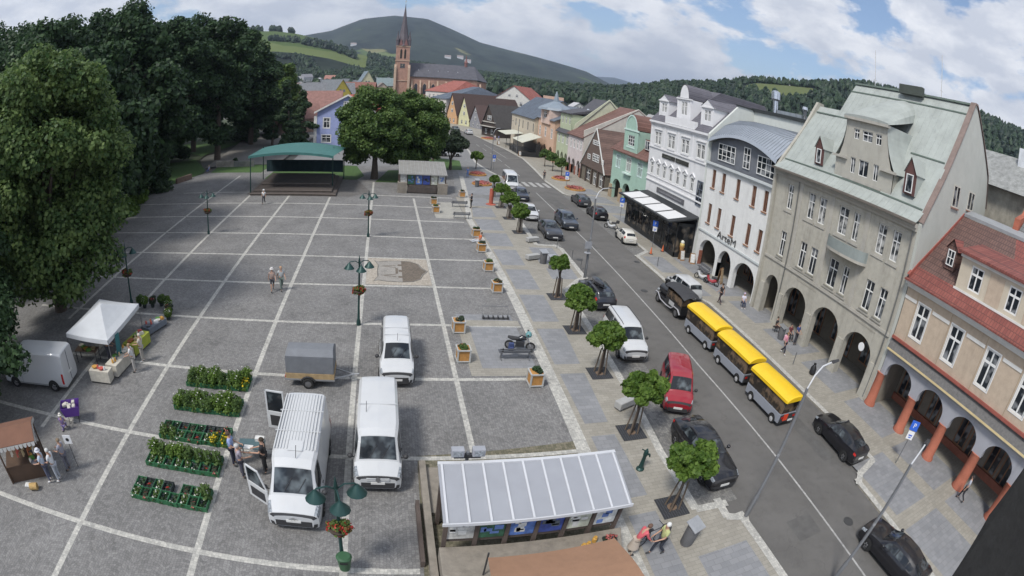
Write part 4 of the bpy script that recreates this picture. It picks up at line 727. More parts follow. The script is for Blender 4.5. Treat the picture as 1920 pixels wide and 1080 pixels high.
# ---- mint house ----
def mint_house():
    F = YF(34.5); off = (34.5, 69.8, 0)
    t = thing('town_house', off, 'mint green arcaded house with round headed gable dormer in brown roof', 'building', 'houses along the street')
    WM = mat('plaster_mint', (.36, .52, .43), .9, var=.07, grime=.15); MT = mat('trim_mint', (.58, .72, .66), .8, var=.05); BT = brickm('tile_oldbrown', (.15, .075, .06), (.19, .10, .08), (.09, .05, .04), bw=.25, rh=.3, axes='yz', big=.25)
    Y0, Y1 = 63.2, 75.9; g = [(72.9, 74.4), (69.1, 70.6), (65.3, 66.8)]
    hs = [(a, (a + c) / 2 - .06, 4.9, 6.8) for a, c in g] + [((a + c) / 2 + .06, c, 4.9, 6.8) for a, c in g]
    b = MB(); wall(b, F, Y0, Y1, 0, 7.45, hs, [(72.0, 74.9, 2.0, 3.1), (68.6, 71.2, 2.0, 3.1), (64.6, 67.6, 2.0, 3.1)], .5); b.build('wall', WM, t, off)
    for k, h in enumerate(hs): window(F, *h, t, off, d=.06, fw=.09, trim=.1, fm=mat('trim_palemint', (.62, .74, .72), .7) if k not in (1, 4) else None)
    b = MB(); fb(b, F, Y0, Y1, -.25, -.002, 7.3, 7.5); fb(b, F, 68.7, 71, -.5, -.002, 4.5, 4.7); fb(b, F, 68.8, 70.9, -.2, -.002, 7.0, 7.2); b.build('cornice', MT, t, off)
    b = MB()
    for y in (75.4, 71.6, 68.1, 64.1): fp(b, F, [(y - .5, 0), (y + .5, 0), (y + .36, 2.0), (y - .36, 2.0)], -.25, -.001)
    b.build('pier', mat('pier_tan', (.36, .28, .19), .9, var=.15), t, off)
    b = MB(); roof_slab(b, [(34.0, Y0, 7.5), (34.0, Y1, 7.5), (39.5, Y1 - 1.5, 12.2), (39.5, Y0, 12.2)]); roof_slab(b, [(39.5, Y0, 12.2), (39.5, Y1 - 1.5, 12.2), (46, Y1, 8), (46, Y0, 8)]); b.box(35, 46, Y0 + .1, Y1 - .1, 0, 7.4) if False else None; b.build('roof', BT, t, off)
    b = MB(); b.prism([(34.6, Y0, 0), (34.6, Y0, 7.4), (39.5, Y0, 12.1), (45.5, Y0, 7.9), (45.5, Y0, 0)], (0, .2, 0)); b.build('side_wall', mat('plaster_offwhite'), t, off)
    D = YF(34.45); b = MB(); wall(b, D, 67.3, 72.1, 7.5, 11.1, [(68.55, 70.75, 8.75, 10.3)], rev=.1); fp(b, D, [(69.7 + 2.1 * math.cos(a), 11.1 + 2.25 * math.sin(a)) for a in np.linspace(0, math.pi, 15)], 0, .2)
    b.prism([(34.46, 67.35, 7.6), (34.46, 67.35, 11.1), (38.2, 67.35, 11.1)], (0, .1, 0)); b.prism([(34.46, 72.0, 7.6), (34.46, 72.0, 11.1), (38.2, 72.0, 11.1)], (0, .1, 0)); o = b.build('dormer', WM, t, off)
    window(D, 68.55, 70.75, 8.75, 10.3, o, off, d=.05, fw=.1, style='g'); b = MB(); fb(b, D, 67.1, 72.3, -.1, -.002, 10.95, 11.15); fb(b, D, 68.2, 71.1, -.06, -.002, 8.4, 8.6)
    P0 = [(69.7 + 2.1 * math.cos(a), 11.15 + 2.2 * math.sin(a)) for a in np.linspace(0, math.pi, 13)]
    for (u, z), (u2, z2) in zip(P0, P0[1:]): fp(b, D, [(u, z), (u2, z2), (69.7 + (u2 - 69.7) * .88, 11.15 + (z2 - 11.15) * .9), (69.7 + (u - 69.7) * .88, 11.15 + (z - 11.15) * .9)], -.08, -.002)
    b.build('dormer_trim', MT, o, off)
    b = MB()
    for (u, z), (u2, z2) in zip(P0, P0[1:]): b.add([D.P(u, -.1, z + .08), D.P(u2, -.1, z2 + .08), D.P(u2, 4.5, z2 + .08), D.P(u, 4.5, z + .08)], [(0, 1, 2, 3)])
    b.build('dormer_roof', BT, o, off)
    for y0, y1 in ((71.9 + .4, 73.4), (64.9, 66.3)):
        D2 = YF(35.2); b = MB(); fb(b, D2, y0 - .15, y1 + .15, 0, 1.3, 8.7, 10.25); o = b.build('dormer', BT, t, off); window(D2, y0, y1, 8.85, 10.1, o, off, d=-.08, fw=.08, style='v')
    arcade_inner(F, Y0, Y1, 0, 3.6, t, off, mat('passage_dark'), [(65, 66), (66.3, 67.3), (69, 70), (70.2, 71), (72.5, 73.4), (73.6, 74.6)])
mint_house()
# ---- simpler houses further off ----
def pm(name, col, **k): return mat(name, col, .92, var=k.pop('var', .1), grime=k.pop('grime', .15), **k)
def tile(name, c, sc=1.0): return brickm(name, c, tuple(x * 1.25 for x in c), tuple(x * .6 for x in c), bw=.3 * sc, rh=.3 * sc, ms=.02, axes='yz', big=.25)
def house(F, w, depth, eave, ridge, wm, rm, label, wins=(), gable=False, off=None, name='house', group=None, u0=0.0, over=.35, hip=0.0, arches=(), fm=None, extra=None, ridge_at=.5, chim=(), wst='c', gm=None, trim=None):
    """gable=True: gable faces the front; wins = list of (u0,u1,z0,z1)"""
    bz = F.z; c = F.P(u0 + w / 2, depth / 2, 0); off = (c[0], c[1], c[2]); t = thing(name, off, label, 'house', group)
    b = MB(); front = [w_ for w_ in wins if w_[3] <= eave - .05]
    wall(b, F, u0, u0 + w, -2 if not arches else 0, eave, front, arches, rev=.15 if not arches else .4)
    u1 = u0 + w
    for u in (u0, u1): b.quad(F.P(u, 0, -2), F.P(u, depth, -2), F.P(u, depth, eave), F.P(u, 0, eave))
    b.quad(F.P(u0, depth, -2), F.P(u1, depth, -2), F.P(u1, depth, eave), F.P(u0, depth, eave))
    if gable:
        um = u0 + w * ridge_at
        for d in (0, depth): b.add([F.P(u0, d, eave), F.P(u1, d, eave), F.P(um, d, ridge)], [(0, 1, 2)])
    elif not hip:
        dm = depth * ridge_at
        for u in (u0, u1): b.add([F.P(u, 0, eave), F.P(u, depth, eave), F.P(u, dm, ridge)], [(0, 1, 2)])
    b.build('wall', wm, t, off)
    for w_ in wins: window(F, *w_, t, off, d=.06 if w_[3] <= eave - .05 else -.1, fw=.1, style=wst, fm=fm, gm=gm, trim=trim)
    b = MB(); o = over
    if gable:
        um = u0 + w * ridge_at
        for ue, s in ((u0, -1), (u1, 1)):
            sl = (ridge - eave) / abs(um - ue); ze = eave - sl * o; ue2 = ue + s * o
            roof_slab(b, [F.P(ue2, -o, ze + .12), F.P(um, -o, ridge + .12), F.P(um, depth + o, ridge + .12), F.P(ue2, depth + o, ze + .12)])
    else:
        dm = depth * ridge_at; hu = hip * w
        for de, s in ((0, -1), (depth, 1)):
            sl = (ridge - eave) / abs(dm - de); ze = eave - sl * o
            roof_slab(b, [F.P(u0 - o, de + s * o, ze + .12), F.P(u1 + o, de + s * o, ze + .12), F.P(u1 + o * (0 if hip else 1) - hu, dm, ridge + .12), F.P(u0 - o * (0 if hip else 1) + hu, dm, ridge + .12)])
        if hip:
            for ue, s in ((u0 - o, 1), (u1 + o, -1)): b.add([F.P(ue, -o, eave), F.P(ue, depth + o, eave), F.P(ue + s * (o + hu), dm, ridge + .12)], [(0, 1, 2)])
    b.build('roof', rm, t, off)
    for k, (cu, cd, h) in enumerate(chim):
        c2 = F.P(cu, cd, 0); b = MB(); b.cbox(c2[0], c2[1], F.z + ridge - 1.2, .7, .6, 1.2 + h); b.cbox(c2[0], c2[1], F.z + ridge + h, .85, .75, .12); b.build('chimney', mat('chimney_brick', (.32, .2, .15), .9, var=.2), t, off)
    if extra: extra(t, F, off)
    return t
ST = 'houses along the street'
# shingled tudor gable
F = YF(35.0)
def tudor_x(t, F, off):
    b = MB(); SH = mat('shingle_brown', (.13, .095, .08), .9, var=.25, scale=6)
    fp(b, F, [(90.6, 2.7), (79.0, 2.7), (83.8, 9.7)], -.25, -.02); b.build('shingle_gable', SH, t, off)
    b = MB(); TR_ = mat('board_white', (.6, .6, .57), .8)
    for (a, z), (c, z2) in (((78.9, 2.6), (83.8, 9.85)), ((90.9, 2.5), (83.8, 9.85))):
        fp(b, F, [(a, z), (c, z2), (c, z2 - .28), (a + (.25 if a < c else -.25), z)], -.42, -.26)
    b.build('barge_board', TR_, t, off)
    for h in ((82.3, 85.2, 6.9, 7.7), (81.9, 84.8, 4.1, 5.4), (85.9, 87.2, 4.1, 5.0), (79.8, 80.6, 4.1, 4.9)): window(F, *h, t, off, d=-.32, fw=.13, style='g')
    b = MB()
    for y in (79.3, 82, 84.8, 87.6, 90.2): b.tube([(34.8, y, 0), (34.8, y, 2.7)], .14)
    b.build('porch_post', mat('post_dark', (.07, .05, .04), .8), t, off)
house(F, 11.4, 16, 2.8, 9.6, mat('passage_dark', (.16, .14, .11)), tile('roof_tudor', (.135, .085, .07)), 'brown shingled gable house with low porch beside the mint green house', gable=True, u0=79.1, group=ST, extra=tudor_x, over=.15, wins=[(80, 81.6, .3, 2.2), (83, 84.4, .1, 2.2), (86, 88, .4, 2.2)], ridge_at=.41)
# pink white arcaded
F = YF(35.0); t = house(F, 8.1, 22, 7.4, 14.0, pm('plaster_rose', (.60, .53, .52)), tile('roof_maroon', (.15, .08, .065)), 'white and rose arcaded house with long brown tiled roof', wins=[(u - .42, u + .42, 4.9, 6.5) for u in (97.2, 95.3, 93.5, 91.7)], u0=90.8, group=ST, arches=[(96.7, 98.5, 1.6, 2.85), (94.2, 96.1, 1.6, 2.85), (91.4, 93.4, 1.6, 2.85)], trim=.1)
b = MB(); b.prism([(35.2, 90.5, 2), (35.0, 90.5, 8.7), (46, 90.5, 14.3), (57, 90.5, 8.2), (57, 90.5, 2)], (0, .28, 0)); b.build('gable_wall', pm('plaster_gable', (.55, .52, .46)), t, tuple(t.location))
t2 = t; b = MB(); [fb(b, F, y - .3, y + .3, -.1, .38, 0, 1.6) for y in (98.8, 96.4, 93.8, 91.1)]; b.build('pier', mat('brick_red', (.30, .11, .07), .9, var=.25), t, tuple(t.location))
# pale green narrow
F = YF(35.4); t = house(F, 8.2, 16, 7.2, 14.8, pm('plaster_palegreen', (.47, .52, .36)), mat('roof_charcoal', (.075, .075, .085), .8, var=.2), 'pale green arcaded house with attic storey and dark skylit roof', wins=[(u - .5, u + .5, 4.8, 6.5) for u in (106, 103.4, 100.8)], u0=99.2, group=ST, arches=[(105, 106.8, 1.6, 3.0), (102.5, 104.3, 1.6, 3.0), (100, 101.8, 1.6, 3.0)], trim=.08)
off = tuple(t.location); D = YF(35.8); b = MB(); hs = [(u - .45, u + .45, 8.9, 10.3) for u in (105.6, 103.4, 101.2)]; wall(b, D, 99.9, 107.0, 7.6, 11.0, hs, rev=.1); b.prism([(35.8, 99.9, 7.4), (35.8, 99.9, 11.0), (39.4, 99.9, 11.0)], (0, .1, 0)); o = b.build('attic', pm('plaster_palegreen', ()), t, off); [window(D, *h, o, off, d=.05, fw=.09) for h in hs]
b = MB(); b.prism([(35.4, 99.6, 11.0), (35.4, 99.6, 11.2), (40, 99.6, 12.4), (40, 99.6, 11.6)], (0, 7.6, 0)); b.build('attic_roof', mat('roof_charcoal', ()), o, off)
b = MB(); b.prism([(35.6, 98.95, 7.0), (36.3, 98.95, 9.3), (43.4, 98.95, 15.2), (51.4, 98.95, 9.0), (51.4, 98.95, 6)], (0, .24, 0)); b.build('gable_wall', pm('gable_lime', (.52, .54, .40)), t, off)
b = MB(); [b.prism([(38.6 + dx, y, 10.9 + dx * .96), (39.6 + dx, y, 11.86 + dx * .96), (39.6 + dx, y + .9, 11.86 + dx * .96), (38.6 + dx, y + .9, 10.9 + dx * .96)], (-.08, 0, .1)) for y, dx in ((100.4, 0), (102, 0.6))]; b.build('skylight', mat('skylight', (.6, .65, .7), .2, var=0), t, off)
# orange with turret
F = YF(35.0); t = house(F, 12.6, 14, 8.9, 12.2, pm('plaster_peach', (.62, .42, .30)), tile('roof_bluegrey', (.12, .14, .17)), 'peach coloured arcaded house with small turret dormer', wins=[(u - .55, u + .55, 4.9, 6.9) for u in (119, 114.6, 110)], u0=108.1, group=ST, arches=[(117.6, 120.2, 1.6, 3.1), (113.2, 116, 1.6, 3.1), (108.8, 111.4, 1.6, 3.1)], trim=.1)
off = tuple(t.location); D = YF(34.6); b = MB(); hs = [(113.2, 115.6, 9.0, 10.6)]; wall(b, D, 111.2, 117.6, 7.8, 11.0, hs, rev=.1)
for e in (111.2, 117.6): b.quad(D.P(e, 0, 7.8), D.P(e, 4, 7.8), D.P(e, 4, 11), D.P(e, 0, 11))
o = b.build('turret', pm('plaster_peachpale', (.66, .50, .42)), t, off); window(D, *hs[0], o, off, d=.05, fw=.2)
b = MB(); b.lathe([(4.2, 11.0), (3.9, 11.5), (1.6, 12.6), (.7, 13.0), (.35, 14.6), (.05, 15.4)], (37.0, 114.4, 0), 8); b.build('turret_roof', mat('zinc_blue', (.20, .24, .28), .5, var=.1), o, off)
# cream with slate roof and market awning
F = YF(34.2); t = house(F, 23, 13, 8.3, 13.2, pm('plaster_cream', (.58, .53, .40)), tile('roof_slateblue', (.085, .105, .135)), 'cream house with row of narrow windows and steep slate roof', wins=[(u - .45, u + .45, 5.0, 7.0) for u in (139.3, 135.6, 131.8, 127, 122)], u0=121.0, group=ST, wst='v', fm=mat('frame_grey', (.2, .2, .2), .7))
off = (31.8, 120, 0); t = thing('terrace_awning', off, 'cream awnings over a dark cafe terrace in front of the cream house', 'awning')
b = MB(); b.prism([(29.6, 113.5, 3.0), (33.9, 113.5, 4.6), (33.9, 123, 4.6), (29.6, 123, 3.0)], (0, 0, .1)); b.prism([(29.4, 129, 3.2), (33.9, 129, 3.8), (33.9, 139, 3.8), (29.4, 139, 3.2)], (0, 0, .1)); b.build('canopy', mat('canvas_cream', (.50, .50, .42), .85, var=.1), t, off)
b = MB(); [b.box(29.7, 29.8, y, y + .1, 0, 3.1) for y in (113.8, 118, 122, 125.5, 129.5, 138)]; b.box(29.8, 33, 113.8, 125.5, 0, 1.0); b.box(33.0, 33.9, 113.8, 125.5, 0, 3); b.build('frame', mat('terrace_black', (.02, .022, .024)), t, off)
# dark timber house and far gables where the street bends
DK = mat('timber_dark', (.055, .042, .036), .9, var=.25, scale=4)
def wgrid(us, zs, w=.9, h=1.2): return [(u - w / 2, u + w / 2, z, z + h) for z in zs for u in us]
F = Fr((28.9, 159.5), (31.9, 152.2), depth_to=(60, 175))
def dark_x(t, F, off):
    b = MB(); fb(b, F, .2, F.w - .2, -1.4, -.05, 2.9, 3.05); fb(b, F, .6, F.w - .6, -.3, -.05, 4.1, 4.4); b.build('balcony', mat('rail_pale', (.42, .40, .36), .8), t, off)
house(F, F.w, 26, 3.2, 9.4, DK, mat('roof_darkfelt', (.062, .058, .056), .9, var=.2), 'dark timber house with long black roof and pale balcony rails', gable=True, wins=wgrid((2.4, 5.4), (.6,), 1.2, 1.6) + wgrid((3.9,), (4.8,), 2.0, 1.4), group=ST, extra=dark_x, ridge_at=.42)
for (p0, p1, dep, ev, rd, col, rc, lab) in (((29.6, 187), (32.0, 179.2), 22, 2.2, 8.0, (.25, .25, .27), (.085, .055, .05), 'grey boarded gable house with steep brown roof'), ((26.6, 194.6), (29.4, 187.6), 22, 3.3, 10.7, (.60, .58, .36), (.075, .05, .045), 'yellow gable house with steep brown roof and flower balconies'), ((23.3, 202), (26.0, 195.2), 22, 3.8, 11.4, (.56, .34, .18), (.075, .05, .045), 'orange gable house with steep brown roof and pale awning')):
    F = Fr(p0, p1, depth_to=(60, 215)); w = F.w
    house(F, w, dep, ev, rd, pm('gable_' + lab.split()[0], col), mat('roof_' + lab.split()[0], rc, .9, var=.2, scale=3), lab, gable=True, wins=wgrid((w * .3, w * .7), (.5,), 1.1, 1.5) + wgrid((w / 2,), (ev + .5, ev + 3.2), 1.2, 1.3), group=ST, ridge_at=.45)
F = Fr((18.0, 214), (22.8, 203.5), depth_to=(60, 230)); house(F, F.w, 34, 9.0, 14.4, pm('plaster_whitefar', (.60, .56, .52)), tile('roof_slateblue', ()), 'white corner house with broad dark blue slate roof', hip=.3, wins=wgrid((2, 4.5, 7, 9.5), (1.0, 5.6), 1.2, 1.9), group=ST)
F = Fr((17, 232), (26, 216), depth_to=(60, 250)); house(F, F.w, 22, 11.5, 16.5, pm('plaster_whitefar', ()), tile('roof_redfar', (.26, .085, .065)), 'white house with red roof just before the church', hip=.25, wins=wgrid((3, 6, 9, 12), (5.6, 8.5), 1.2, 1.6), group=ST)
F = Fr((41.5, 204), (53.5, 196), depth_to=(60, 240)); house(F, F.w, 20, 11.2, 16.3, pm('plaster_offwhitefar', (.58, .57, .53)), tile('roof_redfar', ()), 'white gabled house with bright red roof above the dark timber house', gable=True, wins=wgrid((4.4, 7.4, 10.4), (8.6,), 1.2, 1.5) + wgrid((5.6, 8.6), (11.9,), 1, 1.2), group=ST)
# blue house by the stage
F = Fr((-14.6, 118.5), (-1.5, 116.2), depth_to=(-5, 150))
def blue_x(t, F, off):
    b = MB(); fb(b, F, -.7, .0, -.12, .6, 0, 6.5); fb(b, F, -.7, .0, .6, 9, 0, 6.5); b.build('corner_quoin', mat('quoin_white', (.62, .62, .60), .8), t, off)
    b = MB()
    for ue in (0, F.w): um = F.w * .52; sl = (11.3 - 7.6) / abs(um - ue); s = -1 if ue == 0 else 1; fp(b, F, [(ue + s * .6, 7.6 - sl * .6 + .2), (um, 11.5), (um, 11.1), (ue + s * .6, 7.6 - sl * .6 - .2)], -.55, -.38)
    b.build('barge_board', mat('quoin_white'), t, off)
house(F, F.w, 17, 7.6, 11.3, pm('plaster_blue', (.31, .36, .60), grime=.1), tile('roof_red', (.40, .09, .06)), 'periwinkle blue gabled house with white trim and red roof behind the stage', gable=True, wins=[(1.5, 2.9, 3.9, 6.1), (1.2, 3.2, .7, 2.3), (5.6, 7.0, 3.9, 6.1), (5.4, 7.4, .7, 2.3), (6.0, 7.1, 8.6, 9.8)], extra=blue_x, over=.5, trim=.16, ridge_at=.52)
# ---- red brick church ----
def church():
    BK = mat('church_brick', (.40, .235, .175), .9, var=.18, scale=.5, grime=.2); ST_ = mat('church_stone', (.46, .33, .24), .9, var=.12, scale=.6); SL = mat('church_slate', (.085, .085, .10), .75, var=.22, scale=.6)
    bz = terr(20, 335); off = (20, 335, bz); t = thing('church', off, 'red brick neo gothic church with tall clock tower, pointed spire and slate nave roof', 'church')
    g = lambda z: z
    # nave along +x, slightly turned: x 14..58
    b = MB(); n = 8; xs = [15.5 + i * 5.2 for i in range(9)]
    class NF(Fr):
        def __init__(s): s.z = 0
        def P(s, u, d, z): return (u, 330 + d, z)
    N_ = NF(); wn = [(x + 1.6, x + 3.6, 8.0, 14.6) for x in xs[:7]]
    wall(b, N_, 13, 55, bz - 2, 18.9, (), (), rev=.5); b.box(13, 55, 330.5, 348, bz - 2, 18.9)
    # polygonal apse
    ap = [(55, 330), (60.5, 333.5), (62.5, 339), (60.5, 344.5), (55, 348)]; b.prism([(x, y, bz - 2) for x, y in ap], (0, 0, 17.8 - bz + 2))
    w = b.build('nave', BK, t, off)
    for k, (a, c, z0, z1) in enumerate(wn):
        b = MB(); pts = [(a, z0), (c, z0), (c, z1 - 1.2), ((a + c) / 2 + .5, z1 - .3), ((a + c) / 2, z1), ((a + c) / 2 - .5, z1 - .3), (a, z1 - 1.2)]; fp(b, N_, pts, -.08, -.02); o = b.build('window', mat('church_glass', (.035, .035, .045), .3, var=.2, scale=2), w, off)
        b = MB(); q = [(a - .35, z0), (a, z0), (a, z1 - 1.2), ((a + c) / 2, z1 + .05), (c, z1 - 1.2), (c, z0), (c + .35, z0), (c + .35, z1 - 1), ((a + c) / 2, z1 + .6), (a - .35, z1 - 1)]; fp(b, N_, q, -.2, -.05); b.build('tracery', ST_, o, off)
    for x in xs: b = MB(); b.prism([(x - .5, 330, bz), (x - .5, 327.6, bz), (x - .5, 328.2, 12), (x - .5, 330, 16.5)], (1.0, 0, 0)); b.build('buttress', ST_, w, off)
    b = MB(); b.box(13, 55, 329.6, 329.98, 18.3, 18.9); b.build('eaves_band', ST_, w, off)
    b = MB(); roof_slab(b, [(13, 329.3, 18.9), (55.3, 329.3, 18.9), (54.5, 339, 27.8), (13, 339, 27.8)], .3); roof_slab(b, [(13, 348.7, 18.9), (55.3, 348.7, 18.9), (54.5, 339, 27.8), (13, 339, 27.8)], .3)
    aps = [(55, 329.3), (61.2, 333), (63.4, 339), (61.2, 345), (55, 348.7)]
    for (x0, y0), (x1, y1) in zip(aps, aps[1:]): b.add([(x0, y0, 17.9 if x0 > 55 else 18.9), (x1, y1, 17.9 if x1 > 55 else 18.9), (54.5, 339, 27.8)], [(0, 1, 2)])
    b.build('roof', SL, t, off)
    b = MB(); [b.prism([(x, 333.5, 22.6), (x + .9, 333.5, 22.6), (x + .45, 333.5, 23.5)], (0, 1.2, 0)) for x in (19, 25, 31, 37, 43)]; b.build('roof_vent', mat('vent_pale', (.4, .4, .42), .6), t, off)
    b = MB(); b.lathe([(1.0, 27.2), (1.0, 29.6), (1.3, 29.8), (.5, 31.5), (.08, 35)], (49, 339, 0), 8); b.build('ridge_turret', mat('turret_red', (.22, .11, .10), .8), t, off)
    # tower
    b = MB(); T0, T1, U0, U1 = 5.2, 13.4, 329, 337; b.box(T0, T1, U0, U1, bz - 2, 38.2)
    tw = b.build('tower', BK, t, off); b = MB()
    for z in (15.5, 28.2, 37.6): b.box(T0 - .3, T1 + .3, U0 - .3, U1 + .3, z, z + .55)
    b.build('string_course', ST_, tw, off)
    for x in (T0, T1):
        b = MB(); b.prism([(x - .7, U0, bz - 2), (x - .7, U0 - 2.2, bz - 2), (x - .7, U0 - 1.6, 15), (x - .7, U0 - .8, 24), (x - .7, U0, 26)], (1.4, 0, 0)); b.build('buttress', ST_, tw, off)
    for x in (7.6, 10.0):
        b = MB(); fp(b, NF2 := type('Q', (Fr,), {'__init__': lambda s: setattr(s, 'z', 0), 'P': lambda s, u, d, z: (u, U0 + d, z)})(), [(x, 29.9), (x + 1.2, 29.9), (x + 1.2, 35.2), (x + .6, 36.2), (x, 35.2)], -.06, -.01); b.build('belfry_opening', mat('louvre_dark', (.03, .025, .02), .9), tw, off)
        b = MB(); fb(b, NF2, T1 - T0 + 0 + T0 - T1 + x - .25, x - .03, -.15, -.01, 29.8, 35.2); b.build('jamb', ST_, tw, off)
    b = MB(); fb(b, NF2, 8.0, 10.8, -.1, -.02, 23.8, 26.6); ck = b.build('clock', mat('clock_dark', (.05, .05, .06), .5), tw, off)
    b = MB(); fb(b, NF2, 9.35, 9.5, -.16, -.11, 25.0, 26.3); fb(b, NF2, 8.6, 9.4, -.16, -.11, 25.1, 25.25); [fb(b, NF2, 9.4 + 1.15 * math.cos(a) - .08, 9.4 + 1.15 * math.cos(a) + .08, -.15, -.11, 25.2 + 1.15 * math.sin(a) - .08, 25.2 + 1.15 * math.sin(a) + .08) for a in np.linspace(0, 2 * math.pi, 13)[:-1]]; b.build('clock_hands', mat('clock_gold', (.55, .5, .35), .5), ck, off)
    b = MB(); C = (9.3, 333, 0); b.lathe([(4.9, 38.2), (4.3, 39.5), (2.6, 46), (2.2, 48.5), (1.2, 56), (.35, 64), (.12, 67)], C, 8); b.build('spire', mat('spire_slate', (.10, .085, .095), .7, var=.2), tw, off)
    b = MB(); b.tube([(9.3, 333, 66.5), (9.3, 333, 70)], .1); b.box(8.7, 9.9, 332.95, 333.05, 68.6, 68.8); b.build('cross', mat('clock_gold'), tw, off)
    for x, y in ((T0 + .5, U0 + .5), (T1 - .5, U0 + .5), (T0 + .5, U1 - .5), (T1 - .5, U1 - .5)):
        b = MB(); b.lathe([(.9, 38), (.9, 41.5), (1.1, 41.8), (.5, 44.5), (.05, 48)], (x, y, 0), 6); b.build('pinnacle', mat('spire_slate', ()), tw, off)
    for x in (7.8, 10.8): b = MB(); b.prism([(x - 1.2, 328.6, 38.4), (x + 1.2, 328.6, 38.4), (x, 328.6, 42.8)], (0, 1.6, 0)); b.build('spire_gable', mat('turret_red', ()), tw, off)
church()
# ---- houses of the lower town and on the slopes, placed along the rising ground ----
TOWN = 'houses of the town beyond the square'
def place(az, r, w, dep, ev, rd, turn, wc, rc, label, gable=False, hip=0.0, rows=2, n=3, z=None, ridge_at=.5):
    x, y = r * math.sin(R_(az)), r * math.cos(R_(az)); bz = terr(x, y) if z is None else z
    a = R_(-az + turn); u = Vector((math.cos(a), math.sin(a))); p0 = (x - u.x * w / 2, y - u.y * w / 2); p1 = (x + u.x * w / 2, y + u.y * w / 2)
    F = Fr(p0, p1, base=bz, depth_to=(p0[0] * 1.2, p0[1] * 1.2)); k = 'w%.2f%.2f%.2f' % wc; k2 = 'r%.2f%.2f%.2f' % rc
    zs = [1.0 + 2.8 * i for i in range(rows) if 1.0 + 2.8 * i + 1.5 < ev]
    wins = wgrid([w * (i + .5) / n for i in range(n)], zs, 1.1, 1.4) + (wgrid((w / 2 - .8, w / 2 + .8), (ev + .4,), 1, 1.1) if gable and rd - ev > 3 else [])
    return house(F, w, dep, ev, rd, mat('town_' + k, wc, .92, var=.12, scale=.8, grime=.1), mat('town_' + k2, rc, .85, var=.22, scale=1.2), label, gable=gable, hip=hip, wins=wins, group=TOWN, fm=mat('frame_grey2', (.4, .4, .4), .7), over=.4, ridge_at=ridge_at)
place(-9.3, 150, 14, 10, 4.3, 8.0, 8, (.36, .24, .19), (.22, .12, .10), 'low rose walled house with faded pink roof behind the pines', gable=False, rows=1)
place(-8.0, 168, 20, 12, 6.0, 11.5, -5, (.45, .40, .32), (.24, .13, .11), 'wide house with faded pink tiled roof left of the blue house', rows=2, n=4)
place(-6.4, 225, 26, 14, 8.0, 14.0, 4, (.42, .38, .30), (.16, .165, .175), 'long house with weathered grey roof behind the blue house', rows=1, n=5)
place(-4.5, 222, 8, 18, 9.8, 15.5, 28, (.60, .48, .10), (.14, .15, .16), 'bright yellow gable end rising behind the grey roof', gable=True, rows=2, n=2)
place(-2.9, 232, 13, 12, 9.5, 14.4, -12, (.33, .14, .10), (.20, .09, .07), 'rust red house beside the bright yellow gable', rows=1, n=3)
place(-.3, 262, 15, 14, 7.0, 13.5, 5, (.42, .34, .27), (.20, .17, .15), 'bare tan gable wall left of the church tower', gable=True, rows=0, n=2)
place(-1.9, 330, 9, 14, 9.0, 16.6, 10, (.58, .54, .36), (.16, .2, .23), 'tall pale yellow gabled villa near the church', gable=True, rows=3, n=3)
place(1.2, 345, 26, 10, 7.5, 12.5, 0, (.50, .44, .34), (.19, .24, .25), 'long house with blue green tin roof left of the church tower', rows=1, n=6)
place(-8.3, 300, 9, 9, 5.5, 9.5, 10, (.62, .62, .60), (.13, .11, .10), 'small white gabled house among the trees', gable=True, rows=1, n=2)
place(-7.1, 292, 6, 7, 4.5, 7.5, -10, (.60, .62, .62), (.30, .31, .32), 'white outbuilding beside the small white gabled house', gable=True, rows=1, n=1)
place(-11.2, 260, 13, 10, 6.5, 10.5, 12, (.45, .45, .44), (.17, .20, .24), 'blue grey roofed house seen between the park trees', rows=1)
place(-12.6, 255, 9, 9, 6, 9.5, -8, (.48, .42, .30), (.26, .16, .12), 'ochre house beside the blue grey roofed house', gable=True, rows=1, n=2)
place(-5.2, 345, 15, 12, 6.0, 11.0, 25, (.45, .45, .45), (.25, .26, .27), 'grey gabled house left of a bushy tree', gable=True, rows=1, n=2)
place(-3.4, 350, 10, 12, 5.5, 10.5, -25, (.48, .48, .48), (.23, .24, .25), 'pale grey gabled house above the grey roof', gable=True, rows=1, n=2)
place(-6.8, 480, 9, 9, 5, 9.5, 20, (.62, .60, .58), (.38, .38, .40), 'white gable house alone on the wooded slope', gable=True, rows=1, n=2)
place(-4.0, 470, 14, 10, 5, 9, 5, (.45, .45, .42), (.13, .14, .15), 'dark roofed villa on the slope below the meadow', hip=.2, rows=1)
place(-1.9, 560, 34, 10, 4, 5.2, 0, (.58, .58, .57), (.32, .32, .33), 'long low white hall at the edge of the meadow', rows=1, n=8)
place(-.5, 520, 16, 10, 5, 9, 0, (.35, .33, .3), (.10, .10, .11), 'dark shed roof below the long white hall', rows=1)
place(-9.9, 520, 22, 10, 6, 10, 0, (.36, .36, .35), (.22, .22, .23), 'wide grey roofed block high on the left slope', rows=2, n=5)
place(-11.8, 560, 15, 9, 5, 9, 10, (.45, .40, .36), (.28, .17, .14), 'pinkish roofed house high on the left slope', rows=1)
place(-9.9, 380, 11, 9, 5, 8.5, -12, (.55, .45, .38), (.30, .15, .11), 'orange roofed cottage on the left slope', rows=1)
place(-12.9, 400, 8, 8, 4.5, 8, 10, (.66, .66, .64), (.2, .2, .2), 'tiny white house behind the park trees', gable=True, rows=1, n=1)
place(1.6, 640, 10, 9, 5, 9, 10, (.5, .42, .38), (.30, .14, .11), 'small red roofed house left of the belfry', rows=1)
place(17.6, 330, 12, 10, 5.5, 9, 0, (.58, .50, .34), (.30, .2, .15), 'small yellow house right of the white gabled house', rows=1)
